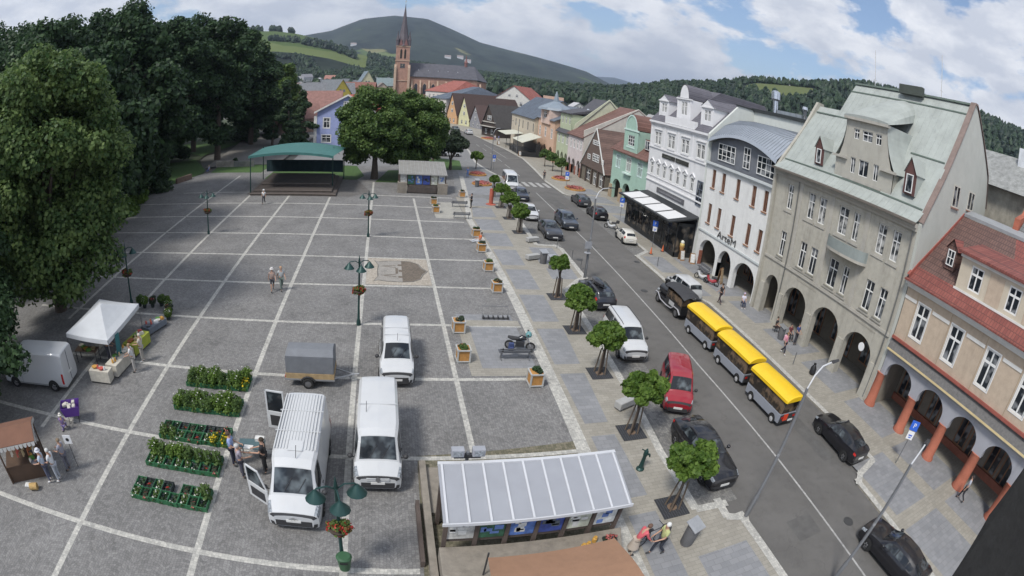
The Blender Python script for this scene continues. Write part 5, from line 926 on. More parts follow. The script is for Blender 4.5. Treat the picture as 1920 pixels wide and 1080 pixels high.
place(20.4, 300, 10, 9, 5.5, 9, 20, (.55, .55, .52), (.42, .42, .43), 'white roofed house above the slate roofs', gable=True, rows=1, n=2)
place(24.2, 260, 12, 10, 7.5, 10.5, 0, (.55, .30, .2), (.30, .14, .10), 'orange walled building behind the peach house', rows=1)
place(25.6, 270, 14, 12, 8, 12, 30, (.42, .36, .36), (.28, .28, .29), 'grey hipped roof with pale ridge behind the street', hip=.25, rows=1)
place(29.4, 280, 12, 10, 6.5, 11, 40, (.62, .62, .58), (.30, .3, .3), 'white gabled house left of the hotel roofs', gable=True, rows=1, n=2)
place(31.0, 180, 16, 12, 8.5, 11.5, 10, (.5, .5, .5), (.22, .24, .26), 'low grey roofed building behind the hotel dormers', rows=1)
place(32.5, 420, 12, 10, 5, 9.5, 15, (.56, .46, .44), (.33, .17, .15), 'house with pink roof on the slope above the hotel', rows=1)
place(34.8, 430, 12, 9, 5, 8.5, -10, (.45, .3, .27), (.30, .14, .12), 'red brick house on the slope behind the round dormer', rows=1)
place(29.6, 500, 9, 9, 5, 9, 15, (.58, .56, .55), (.36, .26, .24), 'small pale house far up the valley', gable=True, rows=1, n=1)
place(44.5, 690, 9, 8, 5, 8.5, 15, (.66, .66, .66), (.30, .30, .32), 'white cottage at the edge of the hilltop wood', gable=True, rows=1, n=1)
for k, (az, r, w, g, wc, rc, lab) in enumerate(((-13.8, 330, 9, 1, (.6, .58, .54), (.3, .16, .12), 'white gabled cottage with rust roof far left behind the park'), (-10.2, 330, 12, 0, (.5, .46, .38), (.20, .21, .23), 'ochre house with grey roof on the lower left slope'), (-5.9, 270, 10, 1, (.56, .52, .46), (.28, .13, .10), 'cream gabled house with red roof above the long grey roof'),
        (-3.2, 290, 12, 0, (.5, .42, .34), (.25, .12, .1), 'tan house with red roof between the yellow gable and the villa'), (-7.4, 380, 10, 0, (.55, .55, .52), (.17, .17, .18), 'pale house with dark roof in the middle of the left slope'), (-2.6, 420, 11, 1, (.6, .58, .5), (.3, .17, .12), 'pale gabled house below the long white hall'), (-9.0, 440, 10, 1, (.62, .6, .58), (.22, .2, .2), 'white gabled house half way up the left slope'), (-5.9, 560, 12, 0, (.56, .5, .42), (.3, .15, .12), 'house with rust roof near the meadow edge'), (-8.2, 600, 12, 0, (.5, .5, .5), (.2, .2, .22), 'grey house near the meadow edge'), (-12.2, 470, 10, 0, (.6, .58, .55), (.26, .14, .11), 'pale house with rust roof high behind the park trees'), (.6, 420, 10, 1, (.6, .58, .52), (.24, .2, .18), 'pale gabled house just left of the belfry'), (2.2, 520, 12, 0, (.55, .5, .45), (.3, .16, .13), 'tan house with rust roof beside the belfry'))):
    place(az, r, w, 9, 5, 8.8, (k * 37) % 50 - 25, wc, rc, lab, gable=bool(g), rows=1, n=2)
for az, r, c in ((-8.9, 2300, .6), (-6.8, 2400, .62), (-5.5, 2500, .6), (-3.6, 2450, .66), (-4.8, 2380, .6), (6.3, 2300, .62), (7.6, 2350, .6), (8.4, 2320, .58), (10.9, 2100, .55)):
    place(az, r, 26, 14, 9, 16, 5, (c, c, c), (.3, .25, .24), 'white farmhouse far away on the mountain side', rows=0, n=1)['group'] = 'white farmhouses on the mountain side'
# ======================= TREES =======================
LIN = leafm('leaf_linden', (.05, .10, .03), (.19, .265, .085), .4); DRK = leafm('leaf_dark', (.021, .046, .02), (.066, .12, .044), .3); MID = leafm('leaf_mid', (.05, .098, .026), (.155, .235, .06), .38)
OLV = leafm('leaf_olive', (.02, .035, .02), (.06, .085, .045), .2); FRS = leafm('leaf_fresh', (.06, .12, .018), (.175, .27, .05), .4); PIN = leafm('leaf_pine', (.02, .045, .02), (.06, .10, .04), .15)
BARK = mat('bark', (.09, .07, .055), .95, var=.3, scale=6, bump=.5, bscale=12)
def leaves(name, lobes, n, size, ma, parent=None, shell=.75, up=.35, seed=1, flat=.0, gap=.0):
    """leaf clusters: each is a small folded quad; lobes (x,y,z,rx,ry,rz) local"""
    rs = np.random.RandomState(seed); L_ = np.array(lobes, float); vol = (L_[:, 3] * L_[:, 4] + L_[:, 3] * L_[:, 5] + L_[:, 4] * L_[:, 5]); pr = vol / vol.sum()
    idx = rs.choice(len(L_), n, p=pr); d = rs.normal(size=(n, 3)); d /= np.linalg.norm(d, axis=1)[:, None]
    r = 1 - (1 - shell) * rs.rand(n) ** 1.0 * 1.6; r = np.clip(r + rs.normal(size=n) * .05, .15, 1.15)
    P = L_[idx, :3] + d * L_[idx, 3:6] * r[:, None]
    if gap: k = np.sin(P[:, 0] * 2.3 + seed) + np.sin(P[:, 1] * 2.1 - seed) + np.sin(P[:, 2] * 2.7); keep = k > -3 + gap * 3; P = P[keep]; d = d[keep]; n = len(P)
    nrm = d * .8 + rs.normal(size=(n, 3)) * .55 + np.array([0, 0, up]); nrm /= np.linalg.norm(nrm, axis=1)[:, None]
    t = np.cross(nrm, rs.normal(size=(n, 3))); t /= np.linalg.norm(t, axis=1)[:, None]; bt = np.cross(nrm, t)
    s = size * (.6 + .8 * rs.rand(n))[:, None]; a = P - t * s * .5; c = P + t * s * .5; w = bt * s * .42; dr = nrm * s * .12
    V = np.stack([a, P - w - dr, c, P + w - dr], 1).reshape(-1, 3)
    me = bpy.data.meshes.new(name); me.vertices.add(4 * n); me.vertices.foreach_set('co', V.ravel().astype('f')); me.loops.add(4 * n); me.loops.foreach_set('vertex_index', np.arange(4 * n, dtype='i'))
    me.polygons.add(n); me.polygons.foreach_set('loop_start', np.arange(0, 4 * n, 4, dtype='i')); me.polygons.foreach_set('loop_total', np.full(n, 4, 'i')); me.update(); me.validate()
    me.materials.append(ma); o = bpy.data.objects.new(name, me); COL.objects.link(o)
    if parent: o.parent = parent
    return o
def blobs(c, R, n, r0, r1, rs, zmin=-1.0, core=True):
    """sub-lobes spread over an ellipsoid"""
    out = [(c[0], c[1], c[2], R[0] * .62, R[1] * .62, R[2] * .62)] if core else []
    while len(out) < n:
        d = rs.normal(size=3); d /= np.linalg.norm(d)
        if d[2] < zmin: continue
        q = rs.uniform(r0, r1); k = rs.uniform(.62, .92); out.append((c[0] + d[0] * R[0] * k, c[1] + d[1] * R[1] * k, c[2] + d[2] * R[2] * k, q, q, q * .8))
    return out
def trunk(mb, h, r, lobes, rs, n=7, base=(0, 0), z0=0):
    mb.tube([(base[0], base[1], z0), (base[0] + .05 * h * .3, base[1], h * .5), (base[0], base[1] + .02 * h, h)], [r * 1.35, r, r * .7], 10)
    for l in [lobes[i] for i in rs.choice(len(lobes), min(n, len(lobes)), replace=False)]:
        mb.tube([(base[0], base[1], h * rs.uniform(.6, .98)), (lerp(base[0], l[0], .5), lerp(base[1], l[1], .5), lerp(h, l[2], .6)), (l[0], l[1], l[2])], [r * .5, r * .3, r * .08], 6)
def tree(name, loc, lobes, n, size, ma, th, tr, label, seed, group=None, **k):
    t = thing(name, loc, label, 'tree', group); rs = np.random.RandomState(seed); b = MB(); trunk(b, th, tr, lobes, rs); b.build('trunk', BARK, t, smooth=True); leaves('crown', lobes, n, size, ma, t, seed=seed, **k); return t
rs = np.random.RandomState(3)
# near linden on the left
lb = blobs((0, 0, 10.6), (6.6, 6.0, 8.9), 150, 1.0, 2.1, rs, -.97) + [(2.6, -2.2, 3.2, 2.6, 2.2, 1.6), (-1, -3, 3.6, 3, 2.5, 1.8), (4.4, .5, 4.0, 2.2, 2.2, 1.6)]
tree('linden_tree', (-23.4, 29.2, 0), lb, 105000, .30, LIN, 5.0, .42, 'big pale green linden with yellowish clusters beside the white market tent', 11, shell=.7)
lb = blobs((0, 0, 10.5), (8, 7.5, 9.8), 120, 1.2, 2.4, rs, -.97)
tree('linden_tree', (-34.5, 34.0, 0), lb, 65000, .36, LIN, 5, .45, 'linden at the left picture edge behind the big pale green one', 12, shell=.7)
lb = blobs((0, 0, 6.4), (4.4, 6.0, 6.6), 90, .8, 1.6, rs, -.97) + [(6.0, -2.2, 3.6, 2.0, 1.7, 1.3), (5.2, -3.8, 3.0, 2.2, 1.6, 1.5), (7.4, -2.0, 3.3, 1.3, 1.1, .8), (5.0, -1, 5.2, 2.4, 2, 1.6), (4.0, -5.4, 3.2, 2.2, 2, 1.8), (3.5, -3, 2.2, 2, 2, 1.4), (6.6, -4.2, 3.0, 1.2, 1.2, .8)]
tree('dark_tree', (-25.2, 18.6, 0), lb, 62000, .26, DRK, 3.0, .35, 'dark leaning tree overhanging the parked white van on the left', 13, shell=.6)
PT = 'tall dark trees of the park'
for k, (x, y, R1, H, zc_, ma, lab) in enumerate(((-31, 47, 7, 9.5, 13, DRK, 'dark broad tree right behind the linden'), (-44, 55, 9, 12, 17, DRK, 'dark tree rising above the linden at the top left'), (-33.5, 63, 7.5, 11.5, 15.5, DRK, 'bushy dark tree above the left edge of the square'), (-47, 80, 10, 14, 20, DRK, 'tallest dark tree in the left of the park'), (-38.5, 86, 8, 13, 18, DRK, 'dark tree behind the lawn, left of centre of the park'), (-31.5, 98, 7, 12.5, 18.5, DRK, 'dark tree with ragged top against the clouds'),
        (-42, 112, 9, 14, 20, DRK, 'dark tree deep in the park behind the ragged one'), (-30.5, 121, 7.5, 12, 17, DRK, 'dark tree by the far end of the park path'), (-52, 130, 11, 14, 20, DRK, 'far dark tree filling the park background'), (-36, 146, 9, 11, 15, DRK, 'dark tree at the far edge of the park lawn'), (-62, 95, 12, 15, 21, DRK, 'dark tree behind the tallest park tree'), (-62, 62, 11, 14, 19, DRK, 'dark tree at the far left of the park'), (-27.5, 141, 5.5, 9, 12.5, MID, 'lighter green tree between the pines and the park'))):
    lb = blobs((0, 0, zc_ - 2.2), (R1 * 1.12, R1 * 1.12, H + .8), 74, R1 * .17, R1 * .36, rs, -.98); lb += [(q[0], q[1], q[2] + H * .62, 1.4, 1.4, 1.8) for q in [(rs.uniform(-R1 * .5, R1 * .5), rs.uniform(-R1 * .5, R1 * .5), zc_) for _ in range(6)]]
    tree('park_tree', (x, y, 0), lb, 30000, .62, ma, zc_ - H * .45, .5, lab, 20 + k, PT, shell=.65, gap=.12)
# conifer shrubs at the left edge of the square
for k, (x, y, r, h, ma, lab) in enumerate(((-31.5, 69.5, 1.9, 4.4, PIN, 'dark conical spruce at the left edge of the square'), (-32.5, 62.5, 2.2, 2.2, FRS, 'light green rounded shrub at the left edge of the square'), (-30.6, 56.5, 2.0, 1.9, FRS, 'low light green shrub nearest the left lamp'), (-34.5, 74, 2.4, 4.6, DRK, 'dark shrub behind the conical spruce'), (-25.6, 90.5, .6, 1.2, PIN, 'small dark cone shrub on the grass beside the low wall'))):
    lb = [(rs.uniform(-.3, .3) * r, rs.uniform(-.3, .3) * r, h * (i + .5) / 6, r * (1.05 - .8 * i / 6 if ma is PIN else .75), r * (1.05 - .8 * i / 6 if ma is PIN else .75), h / 5) for i in range(6)] + blobs((0, 0, h * .5), (r * .8, r * .8, h * .45), 14, .3 * r, .45 * r, rs)
    t = thing('shrub', (x, y, 0), lab, 'shrub', 'shrubs at the edge of the park'); leaves('foliage', lb, 6000, .28, ma, t, seed=50 + k); MB().tube([(0, 0, 0), (0, 0, h * .8)], [.1, .03], 6).build('stem', BARK, t)
# pair of dense round trees in the middle
lb = blobs((0, 0, 7.5), (5.9, 5.2, 6.3), 110, .9, 1.7, rs, -.9)
tree('maple_tree', (-1.1, 78.6, 0), lb, 75000, .33, MID, 3.6, .45, 'dense round green tree right of the stage', 71, shell=.55, up=.5)
lb = blobs((0, 0, 7.3), (6.2, 4.8, 6.3), 100, .9, 1.6, rs, -.9)
tree('maple_tree', (4.0, 82.3, 0), lb, 66000, .33, MID, 3.6, .3, 'dense dark green tree behind the noticeboard shelter', 72, shell=.55, up=.5)
lb = blobs((0, 0, 4.3), (3.0, 2.6, 2.4), 34, .5, 1.0, rs, -.6)
tree('willow_tree', (11.4, 89.9, 0), lb, 9000, .34, OLV, 2.0, .22, 'small olive grey tree with twisted trunk near the street', 73, gap=.15)
lb = blobs((0, 0, 4.0), (2.2, 2.2, 2.2), 26, .5, .9, rs, -.6)
tree('willow_tree', (9.3, 99.5, 0), lb, 6000, .36, OLV, 2.0, .18, 'olive tree half hidden behind the dense dark tree', 74, gap=.15)
# pines with tiers between park and blue house
for k, (x, y, h, lab) in enumerate(((-20.4, 112.5, 14.5, 'slender pine with layered crown left of the blue house'), (-17.9, 118.5, 12.0, 'pine with cloud like tufts against the blue house'), (-24.6, 118, 13, 'dark pine leaning over the far path'))):
    t = thing('pine_tree', (x, y, 0), lab, 'tree', 'pines near the blue house'); b = MB(); b.tube([(0, 0, 0), (.4, 0, h * .5), (.1, .2, h)], [.28, .2, .06], 8); lb = []
    for i in range(9):
        z = h * (.16 + .8 * i / 8); a = rs.uniform(0, 6.28); q = rs.uniform(.9, 2.3) * (1.15 - .06 * i); px_, py_ = q * math.cos(a) * (1.25 if i < 5 else .5), q * math.sin(a) * .9; s_ = 2.0 - .13 * i
        lb += [(px_, py_, z, s_, s_, .75), (px_ * .4, py_ * .4, z + .4, s_ * .8, s_ * .8, .7)]; b.tube([(.2, 0, z - .4), (px_, py_, z)], [.1, .03], 5)
    b.build('trunk', BARK, t, smooth=True); leaves('crown', lb, 11000, .42, PIN, t, seed=80 + k, up=.6)
lb = blobs((0, 0, 1.9), (3.4, 2.6, 1.6), 26, .5, .9, rs, -.3); t = thing('shrub', (-17.5, 106.5, 0), 'spreading dark shrub behind the stage canopy', 'shrub', 'shrubs at the edge of the park'); leaves('foliage', lb, 8000, .36, PIN, t, seed=90)
# young maples along the kerb: globe crown, stakes, iron grate
GR = brickm('iron_grate', (.055, .06, .07), (.07, .075, .085), (.02, .02, .022), bw=.12, rh=.08, ms=.02, off=0)
def young(loc, r, h, label, seed, leafn=9000, ma=FRS, grate=True, stake=True, group='young street trees in grates', lsz=.2):
    rs = np.random.RandomState(seed); t = thing('street_tree', loc, label, 'tree', group); lb = blobs((rs.uniform(-.15, .15), rs.uniform(-.15, .15), h - r * .78), (r * 1.03, r * .98, r * .74), 40, r * .16, r * .36, rs, -.6)
    b = MB(); trunk(b, h - r * 1.4, .07, lb, rs, n=6); b.build('trunk', BARK, t, smooth=True); leaves('crown', lb, leafn, lsz, ma, t, seed=seed, up=.5, shell=.7)
    if stake:
        for a in (.8, 2.4, 4.0, 5.5): MB().tube([(.34 * math.cos(a), .34 * math.sin(a), .02), (.2 * math.cos(a), .2 * math.sin(a), 1.5)], .04, 6).build('stake', mat('stake_wood', (.13, .10, .075), .9, var=.2), t)
    if grate:
        b = MB(); n_ = 16; 
        for k in range(n_):
            a0, a1 = 2 * math.pi * k / n_, 2 * math.pi * (k + 1) / n_; sq = lambda a: (.66 * max(-1, min(1, 1.42 * math.cos(a))), .66 * max(-1, min(1, 1.42 * math.sin(a))))
            p, q = sq(a0), sq(a1); b.add([(.24 * math.cos(a0), .24 * math.sin(a0), .016), (.24 * math.cos(a1), .24 * math.sin(a1), .016), (q[0], q[1], .016), (p[0], p[1], .016)], [(0, 1, 2, 3)])
        b.build('grate', GR, t); MB().lathe([(.24, .005), (.24, .012)], (0, 0, 0), 14).build('soil', mat('soil', (.16, .11, .075), .95, var=.3, scale=10), t)
    return t
for k, (x, y, r, h, lab) in enumerate(((11.65, 12.5, .86, 3.35, 'young maple nearest the noticeboard kiosk, in front of the black limousine'), (11.8, 18.1, .88, 3.3, 'young maple beside the red car'), (12.1, 23.8, 1.0, 3.1, 'young maple beside the white people carrier'), (12.4, 29.3, .92, 3.05, 'young maple beside the car with roof box'), (12.85, 34.8, .60, 3.2, 'small crowned young maple at the widened pavement'),
        (14.1, 51.9, .92, 3.0, 'young maple beside the dark saloon'), (14.3, 57.6, .85, 3.0, 'young maple beside the white hatchback'), (14.5, 63.0, .85, 3.0, 'young maple between the white hatchback and the blue car'), (14.7, 68.9, .62, 2.9, 'young maple beside the white camper van'), (16.2, 92.4, .95, 3.1, 'young maple at the widening beyond the crossing'))):
    young((x, y, 0), r * (1.12, 1.18, 1.05, 1.15, 1.2, 1.1, 1.15, 1.1, 1.1, 1.1)[k], h, lab, 100 + k, stake=k < 9, grate=k < 8, leafn=(9000 if k < 5 else 5000), lsz=.2 if k < 5 else .26)
lb = 0
for k, (x, y, r, h, lab) in enumerate(((-37, 52, 3.5, 3.5, 'low dark understorey between the linden and the park trees'), (-40, 66, 5, 3.5, 'broad dark thicket under the park trees'), (-44, 96, 5, 4, 'dark thicket behind the park lawn'), (-36, 127, 5, 3.2, 'dark thicket at the far end of the park'))):
    lb = blobs((0, 0, h * .5), (r * 1.4, r, h * .6), 26, r * .2, r * .35, rs, -.5); t = thing('shrub', (x, y, 0), lab, 'shrub', 'thickets of the park'); leaves('foliage', lb, 9000, .5, DRK, t, seed=190 + k); MB().tube([(0, 0, 0), (0, 0, h * .7)], [.12, .04], 6).build('stem', BARK, t)
for k, (x, y, lab) in enumerate(((31.2, 100.9, 'globe tree before the pale green house'), (31.2, 95.6, 'globe tree before the rose and white house'), (30.9, 89.4, 'globe tree beside the shingled gable house'))): young((x, y, 0), 1.15, 3.4, lab, 120 + k, ma=MID, grate=False, stake=False, leafn=5000, group='globe trees before the arcades', lsz=.3)
# forest masses on the hillsides (could not be counted)
def forest(name, pts, ma, size, seed, label, hs=(9, 16)):
    """each far tree is a ragged clump: stretched cone / dome of a few faces"""
    rs = np.random.RandomState(seed); V = []; Fc = []; n = 0
    for x, y in pts:
        z = terr(x, y) - 1.0; h = rs.uniform(*hs) * size * .8; r = h * rs.uniform(.26, .40); k = 6
        con = rs.rand() < .45; prof = ((.25, .05), (1, .25), (.72, .55), (.35, .82), (.02, 1.0)) if con else ((.5, .05), (.95, .35), (1.0, .6), (.65, .88), (.05, 1.0))
        ph = rs.uniform(0, 6.28)
        for i, (pr, pz) in enumerate(prof):
            for j in range(k): a = ph + 6.283 * j / k + .5 * (i % 2); q = r * pr * rs.uniform(.72, 1.25); V.append((x + q * math.cos(a), y + q * math.sin(a), z + h * (pz + rs.uniform(-.05, .05))))
        for i in range(4):
            for j in range(k): Fc.append((n + i * k + j, n + i * k + (j + 1) % k, n + (i + 1) * k + (j + 1) % k, n + (i + 1) * k + j))
        n += 5 * k
    me = bpy.data.meshes.new(name); me.from_pydata(V, [], Fc); me.materials.append(ma); o = bpy.data.objects.new(name, me); COL.objects.link(o); tag(o, label, 'forest', kind='stuff'); return o
WOOD = leafm('leaf_wood', (.009, .022, .012), (.034, .062, .026), 0); 
def leafm_pos(ma):
    t = ma.node_tree
    for n in t.nodes:
        if n.type == 'TEX_NOISE': n.inputs['Scale'].default_value = .05
leafm_pos(WOOD)
rs = np.random.RandomState(5)
def scat(n, azr, rr, f=lambda az, r: True):
    out = []
    while len(out) < n:
        az = rs.uniform(*azr); r = math.sqrt(rs.uniform(rr[0] ** 2, rr[1] ** 2))
        if f(az, r): out.append((r * math.sin(R_(az)), r * math.cos(R_(az))))
    return out
fgap = lambda az, r: math.sin(az * 1.1 + r * .013) + math.sin(az * .43 - r * .02) > -.55
forest('woodland', scat(4600, (22, 88), (330, 760), lambda az, r: (az > 27 or r < 600) and not (((r * math.sin(R_(az)) - 418) / 50) ** 2 + ((r * math.cos(R_(az)) - 442) / 56) ** 2 < 1)), WOOD, 1.0, 1, 'dense dark wood covering the hill behind the street')
forest('woodland', scat(5200, (-2, 30), (480, 1500), lambda az, r: not (3 < az < 9 and r > 1200)), WOOD, 1.15, 2, 'dark wooded slope behind the church and slate roofs')
forest('woodland', scat(1500, (-32, 0), (440, 900), fgap), WOOD, .95, 3, 'trees between the houses of the left slope')
forest('woodland', scat(230, (-18, 8), (236, 460), lambda az, r: not (0 < az < 14 and r > 300)), leafm('leaf_town', (.02, .045, .014), (.06, .11, .03), 0), .6, 4, 'garden trees between the town houses', hs=(7, 12))
forest('woodland', scat(260, (14, 45), (170, 330)), leafm('leaf_town', ()), .62, 5, 'garden trees behind the roofs of the street', hs=(7, 12)) if False else forest('woodland', scat(330, (15, 48), (190, 335), lambda az, r: r * math.sin(R_(az)) > 62), MATS['leaf_town'], .62, 5, 'garden trees behind the roofs of the street', hs=(7, 12))
forest('hedgerow', scat(150, (-18, -10), (1180, 1290), lambda az, r: math.sin(az * 3) > -.2) + scat(120, (-16, -3), (1010, 1060), lambda az, r: abs(r - 1030 - 6 * az) < 60), WOOD, 1.3, 6, 'line of trees along the crest of the meadow hill')
# ======================= VEHICLES =======================
PRF = {  # x (1 front .. -1 rear), half width, bottom, belt, roof, roof half width  (fractions of L/2, W/2, H)
 'sedan': [(1, .66, .2, .43, .45, .52), (.965, .88, .15, .50, .52, .72), (.82, .95, .13, .57, .595, .80), (.42, .985, .13, .645, .68, .84), (.10, 1, .13, .665, .955, .66), (-.10, 1, .13, .67, .99, .68), (-.38, 1, .13, .68, .985, .67), (-.62, .99, .13, .695, .90, .64), (-.86, .95, .15, .70, .735, .72), (-.975, .88, .18, .66, .69, .66), (-1, .74, .25, .55, .57, .6)],
 'suv': [(1, .68, .2, .42, .44, .55), (.965, .9, .16, .52, .54, .74), (.82, .96, .14, .575, .60, .8), (.50, .99, .13, .60, .64, .84), (.20, 1, .13, .62, .94, .70), (0, 1, .13, .625, .985, .74), (-.55, 1, .13, .64, .985, .73), (-.80, .98, .14, .65, .945, .70), (-.955, .93, .17, .63, .70, .72), (-1, .80, .24, .5, .53, .68)],
 'hatch': [(1, .62, .2, .42, .44, .5), (.95, .88, .15, .50, .52, .70), (.78, .96, .13, .56, .59, .78), (.52, .985, .13, .60, .64, .80), (.18, 1, .13, .62, .94, .66), (-.05, 1, .13, .63, 1.0, .70), (-.50, 1, .13, .64, .975, .68), (-.78, .97, .14, .64, .88, .64), (-.95, .91, .17, .60, .64, .66), (-1, .78, .24, .5, .52, .6)],
 'mpv': [(1, .7, .18, .38, .40, .58), (.97, .90, .15, .46, .48, .74), (.86, .96, .12, .51, .54, .8), (.66, .985, .12, .55, .60, .84), (.38, 1, .12, .57, .93, .74), (.2, 1, .12, .57, .985, .78), (-.7, 1, .12, .58, .985, .78), (-.9, .985, .13, .58, .96, .76), (-.975, .95, .15, .56, .62, .80), (-1, .86, .2, .45, .47, .78)],
 'van': [(1, .72, .14, .34, .36, .6), (.975, .92, .11, .39, .41, .76), (.88, .97, .10, .44, .465, .82), (.76, .99, .10, .485, .53, .86), (.56, 1, .10, .50, .90, .76), (.46, 1, .10, .5, .975, .80), (.3, 1, .10, .5, .99, .84), (-.9, 1, .10, .5, .99, .84), (-.975, .99, .11, .5, .975, .82), (-1, .97, .13, .48, .95, .80)],
}
def paint(name, col, met=0.0, rough=.32): return mat('paint_' + name, col, rough, var=.03, metal=met, coat=.9, scale=1, spec=.25)
TYRE = mat('tyre', (.02, .02, .02), .9, var=.1); RIM = mat('rim', (.30, .30, .31), .4, metal=.7, var=.1); ARCH = mat('arch_dark', (.012, .012, .012), .9, var=0); PLS = mat('plastic_dark', (.035, .035, .037), .6, var=.05)
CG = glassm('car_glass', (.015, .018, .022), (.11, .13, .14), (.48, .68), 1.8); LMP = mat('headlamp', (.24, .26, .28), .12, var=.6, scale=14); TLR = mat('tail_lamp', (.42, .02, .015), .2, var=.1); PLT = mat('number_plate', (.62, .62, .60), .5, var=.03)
class Body:
    def __init__(s, kind, L_, W_, H_): s.st = [(x * L_ / 2, hw * W_ / 2, zb * H_, be * H_, rf * H_, hr * W_ / 2) for x, hw, zb, be, rf, hr in PRF[kind]]; s.L = L_; s.W = W_; s.H = H_; s.kind = kind
    def sec(s, t):
        i = max(0, min(len(s.st) - 2, int(math.floor(t)))); f = t - i; a, b_ = s.st[i], s.st[i + 1]; x, hw, zb, be, rf, hr = [lerp(p, q, f) for p, q in zip(a, b_)]
        return [(x, 0, zb), (x, hw * .86, zb), (x, hw * .97, zb + .12 * (be - zb)), (x, hw, zb + .45 * (be - zb)), (x, hw * .985, zb + .8 * (be - zb)), (x, hw * .94, be), (x, hr, rf - .05 * s.H * min(1, (rf - be) / (s.H * .2) + .25)), (x, hr * .86, rf - .008 * s.H), (x, hr * .45, rf + .006 * s.H), (x, 0, rf + .010 * s.H)]
    def P(s, t, v, sd=1):
        c = s.sec(t); i = max(0, min(len(c) - 2, int(math.floor(v)))); f = v - i; a, b_ = c[i], c[i + 1]; return Vector((lerp(a[0], b_[0], f), sd * lerp(a[1], b_[1], f), lerp(a[2], b_[2], f)))
    def shell(s, mb):
        n = len(s.st); ts = [k / 3 for k in range((n - 1) * 3 + 1)]; m_ = 10
        for sd in (1, -1):
            g = [[tuple(Vector(p) * 1.0 if sd > 0 else Vector((p[0], -p[1], p[2]))) for p in s.sec(t)] for t in ts]
            V = [p for r in g for p in r]; F_ = [(i * m_ + j, i * m_ + j + 1, (i + 1) * m_ + j + 1, (i + 1) * m_ + j) for i in range(len(ts) - 1) for j in range(m_ - 1)]; mb.add(V, F_)
            for r in (0, len(ts) - 1): mb.add(g[r], [tuple(range(m_))])
        return mb
    def patch(s, mb, t0, t1, v0, v1, sd=1, off=.012, n=5, k=4, both=False, skew=0.0):
        """surface patch lifted off the body; both: across the centre line"""
        vs = []; 
        for i in range(n + 1):
            t = lerp(t0, t1, i / n)
            row = []
            cols = [(lerp(v0, v1, j / k), sd) for j in range(k + 1)] if not both else [(lerp(v0, 9, j / k), 1) for j in range(k + 1)] + [(lerp(9, v0, j / k), -1) for j in range(1, k + 1)]
            for v, sg in cols:
                tt = t + skew * (v - v0) * (1 - i / n); e = .02; p = s.P(tt, v, sg); a = s.P(tt + e, v, sg) - s.P(tt - e, v, sg); b_ = s.P(tt, v + e if v < 8.9 else v, sg) - s.P(tt, v - e, sg); nn = a.cross(b_)
                if nn.length > 1e-9: nn.normalize()
                c = Vector((p.x * .3, 0, s.H * .45)); 
                if nn.dot(p - c) < 0: nn = -nn
                row.append(p + nn * off)
            vs.append(row)
        w = len(vs[0]); mb.add([tuple(p) for r in vs for p in r], [(i * w + j, i * w + j + 1, (i + 1) * w + j + 1, (i + 1) * w + j) for i in range(n) for j in range(w - 1)])
        return mb
def wheel(x, y, r, t, rim=RIM, w=.2):
    b = MB(); n = 18; prof = [(r * .6, -w / 2), (r * .93, -w / 2), (r, -w / 2 + .04), (r, w / 2 - .04), (r * .93, w / 2), (r * .6, w / 2)]; s = 1 if y > 0 else -1
    vs = [(x + rr * math.cos(2 * math.pi * k / n), y + z, r + rr * math.sin(2 * math.pi * k / n)) for rr, z in prof for k in range(n)]
    b.add(vs, [(i * n + k, i * n + (k + 1) % n, (i + 1) * n + (k + 1) % n, (i + 1) * n + k) for i in range(5) for k in range(n)]); o = b.build('wheel', TYRE, t, smooth=True)
    b = MB(); yo = y + s * w * .36
    vs = [(x, yo + s * .02, r)] + [(x + r * .64 * math.cos(2 * math.pi * k / n), yo, r + r * .64 * math.sin(2 * math.pi * k / n)) for k in range(n)]; b.add(vs, [(0, k + 1, (k + 1) % n + 1) for k in range(n)])
    for k in range(5):
        a = 2 * math.pi * k / 5; c, sn = math.cos(a), math.sin(a); b.add([(x + c * .05 - sn * .04, yo + s * .03, r + sn * .05 + c * .04), (x + c * .05 + sn * .04, yo + s * .03, r + sn * .05 - c * .04), (x + c * r * .6 + sn * .03, yo + s * .012, r + sn * r * .6 - c * .03), (x + c * r * .6 - sn * .03, yo + s * .012, r + sn * r * .6 + c * .03)], [(0, 1, 2, 3)])
    b.build('rim', rim, o)
